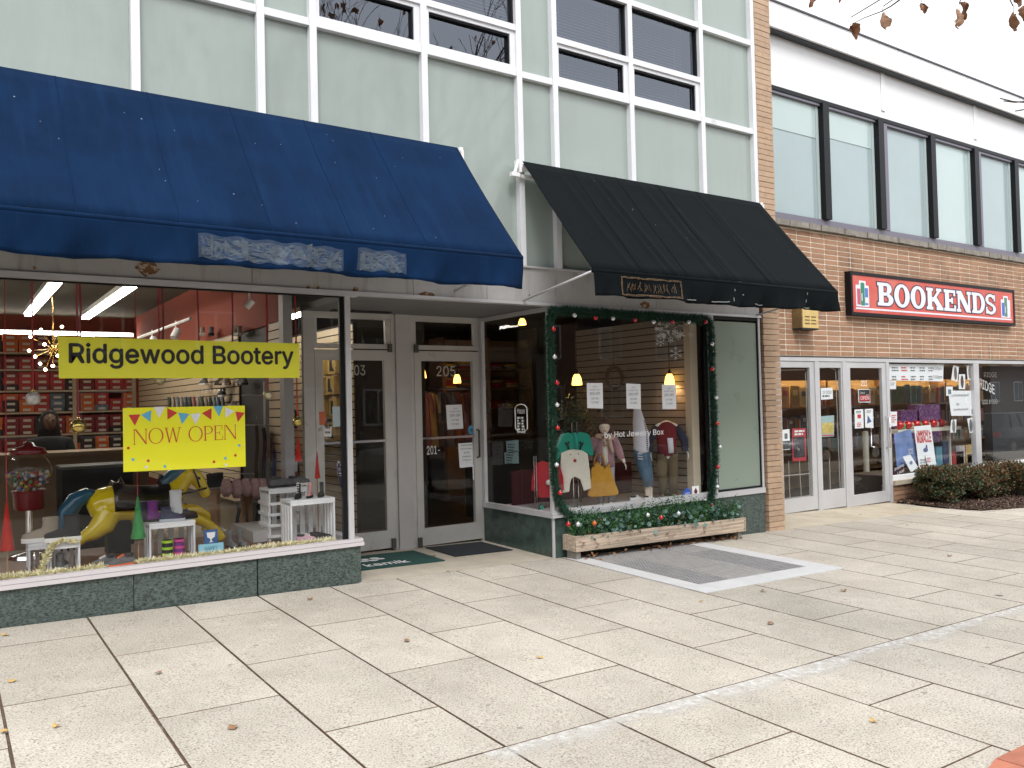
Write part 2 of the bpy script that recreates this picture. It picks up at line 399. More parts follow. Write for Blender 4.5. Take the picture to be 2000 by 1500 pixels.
# scattered dead leaves on the paving
leafm = [mat('dry_leaf', (.26, .14, .07), .8, 0, .3, 20), mat('yellow_leaf', (.52, .33, .10), .8, 0, .2, 20)]
def leaf_mesh(sz, seed, m):
    rr = random.Random(seed); b = MB(); n = 11; pts = []
    for i in range(n):
        a = 2*math.pi*i/n; r = sz*(.5+.5*abs(math.sin(a*2.5)))*rr.uniform(.75, 1.1)
        pts.append((r*math.cos(a), r*math.sin(a)*.8, sz*.28*math.sin(a*2+seed)+rr.uniform(0, .1)*sz))
    b._a([(0, 0, sz*.05)]+pts, [(0, i+1, (i+1) % n+1) for i in range(n)]); return b.mesh('leaf', m)
lm = [leaf_mesh(.032, i, leafm[i % 2]) for i in range(4)]
spots = [(310, 1317, 0), (455, 1423, 0), (605, 1172, 2), (110, 1421, 1), (25, 1332, 3), (10, 1242, 1), (795, 1254, 0), (1055, 1286, 1), (1706, 1411, 1),
         (875, 1118, 2), (1370, 1176, 1), (1648, 1155, 2), (1680, 1006, 0), (1505, 1220, 0), (1855, 1087, 2), (1772, 1027, 1), (838, 1087, 2), (848, 1088, 0), (10, 1432, 3), (1490, 1156, 2)]
for i, (u, v, k) in enumerate(spots):
    p = PG(u, v); o = bpy.data.objects.new('fallen_leaf', lm[k]); col.objects.link(o)
    o.location = (p.x, p.y, p.z+.012); o.rotation_euler = (0, 0, i*1.7); s_ = .7+.5*random.random(); o.scale = (s_, s_, s_*.7)
    tag(o, 'small crumpled dry leaf lying flat on the beige paving', 'leaf', 'dry leaves scattered on the paving')
# red clay ring of the tree pit
pit = V((4.0, -6.2, 0)); redp = mat('red_clay_paver', (.42, .15, .09), .8, 0, .2, 10, .2, 60, rnd=.12)
ring = thing('tree_pit', 'round tree pit edged with red clay pavers in the pavement', 'tree pit', (pit.x, pit.y, gz(pit.x, pit.y)))
b = MB(); b._a([(pit.x+.99*math.cos(i*.3142), pit.y+.99*math.sin(i*.3142), gz(pit.x+.99*math.cos(i*.3142), pit.y+.99*math.sin(i*.3142))+.006) for i in range(20)], [tuple(range(20))])
b.build('soil', mat('soil', (.05, .035, .025), .95, 0, .4, 20, .5, 40), ring)
for i in range(26):
    a0, a1 = 2*math.pi*i/26+.004, 2*math.pi*(i+1)/26-.004; b = MB()
    pt = [(pit.x+r*math.cos(a), pit.y+r*math.sin(a)) for r, a in ((1.0, a0), (1.205, a0), (1.205, a1), (1.0, a1))]
    b.hexa([(x, y, gz(x, y)+d) for d in (-.03, .008) for x, y in pt]); b.build('paver', redp, ring)

# entry floors
sheet('entry_floor', 3.03, 5.2, -.03, 1.34, conc, .002, th=.12)
sheet('entry_apron', 8.5, 12.75, -.05, 1.0, mat('apron_concrete', (.50, .44, .34), .85, 0, .14, 2.5, .3, 70, c2=(.36, .29, .2), c2t=(.5, .75), c2scale=1.), .002, th=.12)
sheet('building_footing', -8, 40, -.02, 14, conc, -.02)

# ------------------------------------------------------------------ sidewalk grate
gr = thing('sidewalk_grate', 'steel mesh cellar grate in a pale concrete surround below the wooden planter', 'grate', (6.2, -1, gz(6.2, -1)))
pc = mat('pale_concrete', (.56, .555, .55), .85, 0, .08, 4, .2, 60)
X0, X1, Y0, Y1 = GR; a0, a1, c0, c1 = 5.47, 6.97, -1.74, -.12
for q in ((X0, a0, Y0, Y1), (a1, X1, Y0, Y1), (a0+.002, 6.2, Y0, c0), (6.206, a1-.002, Y0, c0)):
    b = MB(); b.hexa([(x, y, gz(x, y)+d) for d in (-.06, .005) for x, y in ((q[0], q[2]), (q[1], q[2]), (q[1], q[3]), (q[0], q[3]))])
    b.build('surround', pc, gr)
steel = mat('galvanised_grate', (.38, .375, .38), .5, .3, .15, 9)
b = MB()
i = 0; x = a0+.012
while x < a1-.01:
    b.hexa([(px, py, gz(px, py)+d) for d in (-.02, .002) for px, py in ((x, c0), (x+.012, c0), (x+.012, c1), (x, c1))]); x += .036
y = c0+.01
while y < c1-.01:
    b.hexa([(px, py, gz(px, py)+d) for d in (-.02, .004) for px, py in ((a0, y), (a1, y), (a1, y+.016), (a0, y+.016))]); y += .05
b.build('grating', steel, gr, kind='stuff')
sheet('pit_floor', a0, a1, c0, c1, mat('pit_dark', (.02, .018, .016), .9), -.05, kind=None, parent=gr)

# ------------------------------------------------------------------ main building
panelm = mat('green_grey_panel', (.325, .375, .348), .07, 0, .03, 1.2, spec=.55, rvar=.3, c2=(.295, .338, .308), c2t=(.48, .78), c2scale=1.4, c2stretch=(2.2, 1, .3))
granite = mat('green_granite', (.088, .118, .106), .35, 0, .4, 30, c2=(.02, .027, .029), c2t=(.47, .60), c2scale=42, c2stretch=(1, 1, 1.9), spec=.5)
granite2 = mat('dark_green_granite', (.055, .085, .075), .3, 0, .3, 9, c2=(.03, .045, .04), c2t=(.45, .65), c2scale=10)
fasc = mat('fascia_metal', (.43, .425, .42), .45, .1, .12, 2, c2=(.28, .26, .24), c2t=(.55, .75), c2scale=3, c2stretch=(3, 1, .35))
bd = thing('shop_building', 'two storey shop building with pale green panels and white grid mullions', 'building', (3, 0, 0))
FB, FT = 2.576, 2.97
B('backing_wall', mat('backing', (.12, .12, .12), .9), bd, (-6, 8.5, .09, .2, FT, 4.915), (-6, 2.66, .09, .2, 4.915, 7.6), (4.92, 5.3, .09, .2, 4.915, 7.6), (7.61, 8.5, .09, .2, 4.915, 7.6), (2.66, 4.92, .09, .2, 6.12, 7.6), (5.3, 7.61, .09, .2, 6.12, 7.6))
MX = [-1.9, -.9, .2, 1.256, 2.23, 2.69, 3.785, 4.88, 5.34, 6.42, 7.57, 8.515]
mw_ = .032
for i, x in enumerate(MX):
    B('mullion', aluw, bd, (x-mw_, x+mw_, -.045, .085, FT+.002, 7.6))
wb = {5: 1, 6: 1, 8: 1, 9: 1}
blindm = mat('blind_slat', (.15, .155, .17), .6)
roomd = mat('upper_room', (.05, .05, .055), .8)
for i, (a, c) in enumerate(zip(MX[:-1], MX[1:])):
    x0, x1 = a+mw_+.001, c-mw_-.001
    B('spandrel_panel', panelm, bd, (x0, x1, .02, .06, FT+.004, 4.918))
    if i in wb:
        B('rail', aluw, bd, (x0, x1, -.04, .08, 4.92, 5.0))
        B('rail', aluw, bd, (x0, x1, -.04, .08, 5.385, 5.447))
        B('rail', aluw, bd, (x0, x1, -.04, .08, 6.05, 6.115))
        sw = B('sash_window', aluw, bd, (x0, x1, -.02, .05, 5.0, 5.03), (x0, x1, -.02, .05, 5.345, 5.384), (x0, x0+.035, -.02, .05, 5.03, 5.345), (x1-.06, x1, -.02, .05, 5.03, 5.345))
        b = MB(); b.quad((x0+.035, .03, 5.03), (x1-.06, .03, 5.03), (x1-.06, .03, 5.345), (x0+.035, .03, 5.345)); b.build('pane', GLU, sw)
        B('gasket', black, sw, (x0+.036, x1-.061, -.005, .028, 5.325, 5.344), (x1-.075, x1-.061, -.005, .028, 5.031, 5.324))
        fx = B('fixed_window', black, bd, (x1-.022, x1, .0, .05, 5.447, 6.05), (x0, x1-.022, .0, .05, 6.03, 6.05))
        b = MB(); b.quad((x0, .032, 5.447), (x1-.022, .032, 5.447), (x1-.022, .032, 6.03), (x0, .032, 6.03)); b.build('pane', GLU, fx)
        B('spandrel_panel', panelm, bd, (x0, x1, .02, .06, 6.117, 7.6))
    else:
        B('rail', aluw, bd, (x0, x1, -.035, .08, 4.92, 4.985))
        B('rail', aluw, bd, (x0, x1, -.035, .08, 6.05, 6.115))
        B('spandrel_panel', panelm, bd, (x0, x1, .02, .06, 4.987, 6.048))
        B('spandrel_panel', panelm, bd, (x0, x1, .02, .06, 6.117, 7.6))
B('parapet', aluw, bd, (-6, 8.53, -.06, .3, 7.602, 7.7))
for (x0, x1, n_) in ((2.5, 4.97, 'upper_room'), (5.25, 7.65, 'upper_room')):
    b = MB(); b.box(x0, x1, .21, 3, 4.9, 6.3); b.f = [tuple(reversed(f)) for k, f in enumerate(b.f) if k != 2]; b.m = [0]*5
    b.build(n_, roomd, kind='structure')
# venetian blinds behind the upper windows
for i, (x0, x1, z0, z1, lab) in enumerate([(3.83, 4.84, 5.5, 6.05, 'grey venetian blind hanging half lowered beside the tree reflection'), (5.38, 6.38, 5.03, 6.05, 'grey venetian blind behind the window next to the narrow panel'),
                                   (6.46, 7.42, 5.03, 6.05, 'grey venetian blind behind the window nearest the brick pier')]):
    t = thing('venetian_blind', lab, 'blind', (x0, .14, z0)); b = MB(); z = z0+.02
    while z < z1-.03:
        b.hexa([(x0, .125, z), (x1, .125, z), (x1, .155, z+.022), (x0, .155, z+.022), (x0, .125, z+.002), (x1, .125, z+.002), (x1, .155, z+.024), (x0, .155, z+.024)]); z += .034
    b.build('slat', blindm, t, kind='stuff'); B('headrail', blindm, t, (x0, x1, .12, .16, z1-.03, z1+.02))
    b = MB()
    for f in (.15, .85): b.tube([(x0+(x1-x0)*f, .118, z0), (x0+(x1-x0)*f, .118, z1)], .002, 5)
    b.build('cord', blindm, t)
# fascia
jx = [-6, -2.5, PY(490, 520).x, PY(948, 575).x, PY(1040, 580).x+1.0, PY(1278, 597).x, 8.5]
jx = [-6, -2.2, -.2, PY(490, 520).x, 3.62, PY(948, 575).x, PY(1278, 597).x, 8.5]
for a, c in zip(jx[:-1], jx[1:]):
    B('fascia_panel', fasc, bd, (a+.003, c-.003, -.03, .1, 2.622, FT))
B('fascia_trim', alu, bd, (-6, 3.06, -.05, .05, FB, 2.621)); B('fascia_trim', alu, bd, (3.062, 8.52, -.045, .05, 2.592, 2.621))
B('drip_edge', alu, bd, (-6, 8.52, -.05, .1, FT, FT+.018))
rust = mat('rust_patch', (.16, .075, .03), .9, 0, .5, 30, c2=(.42, .37, .3), c2t=(.5, .56), c2scale=14)
for u0_, v0_, u1_, v1_ in ((265, 508, 312, 541), (597, 556, 606, 564), (612, 554, 624, 566), (689, 558, 701, 573), (818, 571, 850, 579), (1250, 590, 1271, 602), (1032, 574, 1036, 583), (62, 520, 70, 527)):
    a = PY(u0_, v1_, -.034); c = PY(u1_, v0_, -.034); b = MB(); rr = random.Random(u0_); n = 14
    b._a([((a.x+c.x)/2+(c.x-a.x)*.5*math.cos(2*math.pi*i/n)*rr.uniform(.7, 1.15), -.033, (a.z+c.z)/2+(c.z-a.z)*.5*math.sin(2*math.pi*i/n)*rr.uniform(.6, 1.2)) for i in range(n)], [tuple(range(n))])
    b.build('rust_patch', rust, bd)
# shoe-shop window front
for a, c in ((-6, -.55), (-.545, PY(260, 1180).x), (PY(260, 1180).x+.005, PY(500, 1120).x), (PY(500, 1120).x+.012, 3.05)):
    B('granite_slab', granite, bd, (a, c, -.02, .1, -.1, .372))
B('granite_slab', granite, bd, (2.97, 3.05, .102, 1.33, -.1, .372))
B('window_sill', mat('sill_trim', S(214, 208, 210), .4, .2, .05, 4), bd, (-6, 3.075, -.045, .03, .374, .405), (-6, 3.07, -.035, .03, .408, .437), (2.98, 3.07, .031, 1.33, .374, .437))
dw = thing('display_window', None, None, (1, 0, .437)); dw.parent = bd; dw.location = V((1, 0, .437))-LOC[bd.name]
B('corner_post', alu, dw, (2.945, 2.995, -.02, .03, .438, FB)); B('corner_post', black, dw, (2.90, 2.944, .0, .03, .438, FB))
b = MB(); b.quad((-6, .0, .438), (2.90, .0, .438), (2.90, .0, FB), (-6, .0, FB)); b.build('pane', GL, dw)
b = MB(); b.quad((2.97, .031, .438), (2.97, 1.32, .438), (2.97, 1.32, FB), (2.97, .031, FB)); b.build('pane', GL, dw)
B('glazing_bead', black, dw, (-6, 2.90, -.012, .02, FB-.014, FB-.002))
# recess soffit and doors
soff = mat('soffit_grey', (.15, .155, .16), .6, 0, .1, 2)
B('soffit_panel', soff, bd, (3.06, 4.1, .052, 1.4, 2.595, 2.66)); B('soffit_panel', soff, bd, (4.104, 5.2, .052, 1.4, 2.595, 2.66))
B('air_slot', rubber, bd, (3.3, 3.95, 1.08, 1.2, 2.585, 2.594))
DY = 1.33
def door(name, x0, x1, zb, zt, hinge, handle, lab):
    d = thing(name, None, None, (x0, DY, zb)); d.parent = bd; d.location = V((x0, DY, zb))-LOC[bd.name]; d['label'] = lab
    st = .085
    B('door_frame', aludoor, d, (x0, x0+st, DY-.03, DY+.02, zb, zt), (x1-st, x1, DY-.03, DY+.02, zb, zt), (x0+st, x1-st, DY-.03, DY+.02, zb, zb+.19), (x0+st, x1-st, DY-.03, DY+.02, zt-.11, zt))
    b = MB(); b.quad((x0+st, DY, zb+.19), (x1-st, DY, zb+.19), (x1-st, DY, zt-.11), (x0+st, DY, zt-.11)); b.build('pane', GL, d)
    B('push_bar', chrome, d, (x0+st, x1-st, DY-.04, DY-.015, 1.215, 1.24))
    b = MB()
    hx = x1-.045 if handle > 0 else x0+.045
    if handle: b.tube([(hx, DY-.03, 1.3), (hx, DY-.075, 1.29), (hx, DY-.075, .99), (hx, DY-.03, .98)], .012, 8); b.build('handle', mat('dark_handle', (.06, .06, .06), .35, .6), d, smooth=True)
    for q_ in ((zb-.01, zb+.1), (zt-.02, zt+.07)): B('hinge', mat('dark_hinge', (.10, .095, .09), .5, .5), d, (hinge-.022, hinge+.022, DY-.06, DY-.031, *q_))
    return d
D205 = door('glass_door', 4.315, 5.155, gz(4.7, DY)+.02, 2.20, 4.335, 1, 'right hand glass door with the numbers 205 and 201')
D203 = door('glass_door', 3.17, 4.035, gz(3.6, DY)+.02, 2.20, 4.015, 0, 'left hand glass door with the number 203')
pl = mat('pilaster_metal', S(186, 183, 182), .5, .2, .08, 1.5, c2=(.2, .085, .04), c2t=(.66, .8), c2scale=2.)
B('pilaster', pl, bd, (4.085, 4.265, DY-.05, DY+.05, gz(4.2, DY), 2.594))
B('door_jamb', aludoor, bd, (4.037, 4.083, DY-.025, DY+.03, gz(4, DY), 2.594), (4.267, 4.313, DY-.025, DY+.03, gz(4.2, DY), 2.594), (5.157, 5.187, DY-.025, DY+.03, gz(5.1, DY), 2.594), (3.05, 3.168, DY-.025, DY+.03, gz(3.1, DY), 2.594))
for x0, x1 in ((3.17, 4.035), (4.315, 5.155)):
    tw = B('transom_window', aludoor, bd, (x0, x1, DY-.025, DY+.02, 2.215, 2.265), (x0, x1, DY-.025, DY+.02, 2.53, 2.594), (x0, x0+.03, DY-.02, DY+.02, 2.266, 2.529), (x1-.06, x1, DY-.02, DY+.02, 2.266, 2.529))
    b = MB(); b.quad((x0+.03, DY, 2.266), (x1-.06, DY, 2.266), (x1-.06, DY, 2.529), (x0+.03, DY, 2.529)); b.build('pane', GL, tw)
# clothes-shop window front
RX = 5.19
for a, c in ((RX+.015, PY(1278, 1010).x), (PY(1278, 1010).x+.005, 7.6), (7.605, 8.51)):
    B('granite_slab', granite2 if c < 7.7 else granite, bd, (a, c, -.02, .1, -.2, .402))
B('granite_slab', granite2, bd, (RX-.01, RX+.09, .0, DY-.03, -.2, .40)); B('corner_post', alu, bd, (RX-.012, RX+.013, -.022, -.002, -.1, .40))
B('window_sill', alu, bd, (RX-.03, 7.62, -.045, .03, .404, .432), (RX-.025, 7.62, -.035, .03, .435, .462), (RX-.03, RX+.03, .031, DY-.03, .404, .462))
B('window_sill', alu, bd, (7.625, 8.51, -.04, .03, .404, .47))
dj = thing('display_window', None, None, (6.4, 0, .462)); dj.parent = bd; dj.location = V((6.4, 0, .462))-LOC[bd.name]
B('corner_post', alu, dj, (RX-.01, RX+.018, -.02, .02, .463, 2.59))
B('window_frame', alu, dj, (7.56, 7.66, -.025, .04, .463, 2.59), (RX+.02, 7.559, -.02, .03, 2.56, 2.59), (RX+.02, 7.559, -.02, .03, .463, .485))
B('window_frame', black, dj, (7.53, 7.559, -.01, .03, .486, 2.559))
b = MB(); b.quad((RX+.018, 0, .485), (7.53, 0, .485), (7.53, 0, 2.56), (RX+.018, 0, 2.56)); b.build('pane', GL, dj)
b = MB(); b.quad((RX, 1.25, .463), (RX, .02, .463), (RX, .02, 2.56), (RX, 1.25, 2.56)); b.build('pane', GL, dj)
B('window_frame', alu, dj, (RX-.02, RX+.02, 1.25, DY-.028, .463, 2.59), (RX-.015, RX+.02, .021, 1.249, 2.545, 2.59))
B('spandrel_panel', mat('sage_panel', (.25, .305, .25), .3, 0, .02, 1.5, rvar=.3), bd, (7.685, 8.46, .0, .05, .495, 2.53))
B('panel_frame', black, bd, (7.662, 7.684, -.015, .05, .472, 2.59), (8.462, 8.474, -.015, .05, .472, 2.55), (7.685, 8.46, -.015, .05, .472, .494), (7.685, 8.474, -.015, .05, 2.551, 2.59))
B('panel_frame', alu, bd, (8.475, 8.51, -.025, .05, .472, 2.59))
# brick pier
tanb = mat('tan_brick', (.46, .32, .215), .8, 0, .12, 14, .3, 90, rnd=.10, c2=(.36, .2, .12), c2t=(.55, .75), c2scale=8)
mortm = mat('mortar_dark', (.20, .15, .11), .95, 0, .2, 20)
pier = B('pier', mortm, bd, (8.535, 8.84, .02, 1.0, -.25, 7.6)); P0 = LOC[pier.name]
b = MB(); b.box(0, .306, -.05, .06, 0, .0625); bme = b.mesh('brick', tanb); b = MB(); b.box(0, .306, -.05, .06, 0, .0625); bme2 = b.mesh('brick', tanb)
z = gz(8.7, 0)-.02; k = 0
while z < 7.55:
    o = bpy.data.objects.new('brick', bme); col.objects.link(o); o.parent = pier
    o.location = V((8.545+random.uniform(-.004, .006), .02-.02+random.uniform(-.003, .003), z))-P0; o.scale.x = 1+random.uniform(-.01, .012); z += .0695
B('rust_strip', mat('rust_strip', (.13, .05, .03), .8, 0, .3, 8), bd, (8.512, 8.534, .0, .06, gz(8.5, 0), 2.6))
# ------------------------------------------------------------------ book-shop building
YB = .92
bk = thing('brick_shop_building', 'brick shop building with black framed upper windows and white roof fascia', 'building', (13, YB, 0))
redb = mat('red_brick', (.33, .185, .112), .85, 0, .14, 12, .3, 90, rnd=.16, c2=(.13, .08, .06), c2t=(.56, .76), c2scale=2.0, c2stretch=(1.7, 1, .4), c2world=True)
mortl = mat('mortar_light', (.74, .65, .52), .95, 0, .12, 12)
wall = B('wall', mortl, bk, (8.84, 30, YB-.002, 1.1, 2.20, 4.105)); P0 = LOC[wall.name]
B('wall', mortl, bk, (12.86, 30, YB+.004, 1.1, -.5, .10))
bw, bh, px_, pz_ = .3145, .0615, .3335, .0785
b = MB(); b.box(0, bw, -.008, .05, 0, bh); bme = b.mesh('brick', redb)
rest = MB(); cnt = 0
streak = random.Random(5)
for ci in range(-1, 40):
    x = 9.92+ci*px_
    if x > 22: break
    for ri in range(24):
        z = 2.212+ri*pz_
        if cnt < 300:
            o = bpy.data.objects.new('brick', bme); col.objects.link(o); o.parent = wall
            o.location = V((x, YB+random.uniform(-.002, .002), z))-P0; cnt += 1
        else: rest.box(x, x+bw, YB-.008+random.uniform(-.002, .002), YB+.05, z, z+bh)
redb2 = mat('red_brick_far', (.33, .185, .112), .85, 0, .3, 5, .3, 90, c2=(.13, .08, .06), c2t=(.56, .76), c2scale=2.0, c2stretch=(1.7, 1, .4), c2world=True)
rest.build('brick', redb2, wall, kind='stuff')
low = [o for o in bpy.data.objects if o.name.startswith('wall')][-1]
for ri in range(4):
    for ci in range(9):
        b = MB(); x = 12.88+ci*px_; z = .085-(ri+1)*pz_+.006; b.box(x, x+bw, YB-.02, YB+.05, z, z+bh); b.build('brick', redb, low)
stone = mat('grey_stone', (.24, .22, .19), .9, 0, .3, 7, .8, 18)
for i in range(10):
    x = 9.0+i*1.8; b = MB(); n = 12
    for j in range(n):
        xa, xb = x+1.795*j/n, x+1.795*(j+1)/n; q = random.uniform(-.012, .012)
        b.box(xa, xb, YB-.07+q, YB+.1, 4.108+random.uniform(0, .01), 4.20)
    b.build('stone_ledge', stone, bk)
for i in range(4):
    B('stone_sill', mat('sill_stone', (.42, .36, .27), .9, 0, .2, 6, .5, 20), bk, (12.87+i*1.3, 12.87+i*1.3+1.295, YB-.06, YB+.12, .102, .17))
# storefront frame
lin = mat('lintel_dark', (.06, .045, .035), .9)
B('lintel', lin, bk, (9, 30, YB-.005, YB+.1, 2.178, 2.199))
fr = [(9.85, 10.0), (10.90, 11.0), (11.6, 11.70), (12.79, 12.87), (15.58, 15.77), (18.6, 18.75)]
B('head_frame', alu, bk, (9, 30, YB-.01, YB+.06, 2.12, 2.176))
for a, c in fr: B('storefront_mullion', alu, bk, (a, c, YB-.015, YB+.07, gz(a, YB) if c < 12.9 else .17, 2.118))
B('storefront_sill', white, bk, (12.872, 15.578, YB-.01, YB+.07, .172, .25), (15.772, 18.598, YB-.01, YB+.07, .172, .25))
def bdoor(x0, x1, st, bot, lab, handle=0):
    zb = gz((x0+x1)/2, YB)+.015; zt = 2.115
    d = thing('glass_door', None, None, (x0, YB, zb)); d.parent = bk; d.location = V((x0, YB, zb))-LOC[bk.name]; d['label'] = lab
    B('door_frame', alu, d, (x0, x0+st, YB, YB+.05, zb, zt), (x1-st, x1, YB, YB+.05, zb, zt), (x0+st, x1-st, YB, YB+.05, zb, zb+bot), (x0+st, x1-st, YB, YB+.05, zt-.09, zt))
    b = MB(); b.quad((x0+st, YB+.02, zb+bot), (x1-st, YB+.02, zb+bot), (x1-st, YB+.02, zt-.09), (x0+st, YB+.02, zt-.09)); b.build('pane', GLK, d)
    if handle:
        b = MB(); hx = x1-.05
        b.tube([(hx, YB, 1.22), (hx, YB-.07, 1.21), (hx, YB-.07, .73), (hx, YB, .72)], .014, 8)
        b.tube([(hx-.28, YB+.03, 1.22), (hx-.28, YB+.09, 1.21), (hx-.28, YB+.09, .75), (hx-.28, YB+.03, .74)], .014, 8); b.build('handle', chrome, d, smooth=True)
bdoor(10.002, 10.898, .11, .20, 'fixed glass leaf beside the tan brick pier', 0)
bdoor(11.002, 11.598, .03, .28, 'narrow glass side light between the two door leaves', 0)
bdoor(11.702, 12.788, .11, .17, 'glass door with the number 211 and a chrome pull', 1)
for x0, x1 in ((12.872, 15.578), (15.772, 18.598)):
    w_ = thing('display_window', None, None, (x0, YB, .25)); w_.parent = bk; w_.location = V((x0, YB, .25))-LOC[bk.name]
    b = MB(); b.quad((x0, YB+.03, .251), (x1, YB+.03, .251), (x1, YB+.03, 2.119), (x0, YB+.03, 2.119)); b.build('pane', GLK, w_)
# upper windows
frost = mat('frosted_blind', (.34, .42, .43), .12, 0, .04, 1, spec=.6)
frost2 = mat('frosted_blind_and_reflection', (.44, .54, .53), .12, 0, .04, 1, spec=.6)
greyf = mat('grey_frame', S(120, 116, 128), .45, .3)
B('window_rail', greyf, bk, (9, 30, YB-.03, YB+.08, 4.202, 4.30)); B('window_rail', black, bk, (9, 30, YB-.05, YB+.08, 6.10, 6.16))
B('window_rail', greyf, bk, (9, 30, YB-.035, YB+.03, 6.06, 6.098))
edges = [8.9, 9.75, PY(1606, 300, YB).x, PY(1713, 300, YB).x, PY(1815, 330, YB).x, PY(1900, 350, YB).x, PY(1978, 370, YB).x, 19.2, 20.9, 22.4, 24, 25.6, 27.2]
for i, x in enumerate(edges):
    B('window_mullion', black, bk, (x-.075, x+.075, YB-.09, YB+.08, 4.302, 6.099))
    if i % 2 == 1: B('window_mullion', greyf, bk, (x+.076, x+.25, YB-.04, YB+.08, 4.302, 6.059))
for i, (a, c) in enumerate(zip(edges[:-1], edges[1:])):
    x0 = a+.077+(.175 if i % 2 == 1 else 0); x1 = c-.077
    wn = B('window_frame', mat('pale_frame', (.45, .53, .53), .4), bk, (x1-.06, x1, YB+.0, YB+.05, 4.302, 6.058)); 
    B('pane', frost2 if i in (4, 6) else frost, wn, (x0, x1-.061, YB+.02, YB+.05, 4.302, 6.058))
    if i in (1, 2): B('blind', frost2, wn, (x0, x1-.061, YB+.012, YB+.0195, 5.5+.06*i, 6.058))  # paler band paints a reflection onto the top of these panes
wht = mat('white_stucco', (.80, .80, .81), .6, 0, .02, 2)
B('white_band', wht, bk, (9, 30, YB-.01, YB+.2, 6.162, 6.95))
for x in (12.9, 15.9, 19): B('band_joint', wht, bk, (x, x+.1, YB-.03, YB-.011, 6.3, 6.94))
for i in range(5):
    x = 9.0+i*4.2; B('roof_fascia', wht, bk, (x, x+4.19, YB-.17, YB+.2, 6.952, 7.32))
B('roof_edge', mat('roof_flashing', S(90, 88, 95), .5, .4), bk, (9, 30, YB-.19, YB+.25, 7.322, 7.345))
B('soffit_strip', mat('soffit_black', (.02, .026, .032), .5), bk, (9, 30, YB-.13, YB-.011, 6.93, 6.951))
B('side_wall', tanb, bk, (8.86, 30, 1.11, 1.3, 2.2, 6.9))

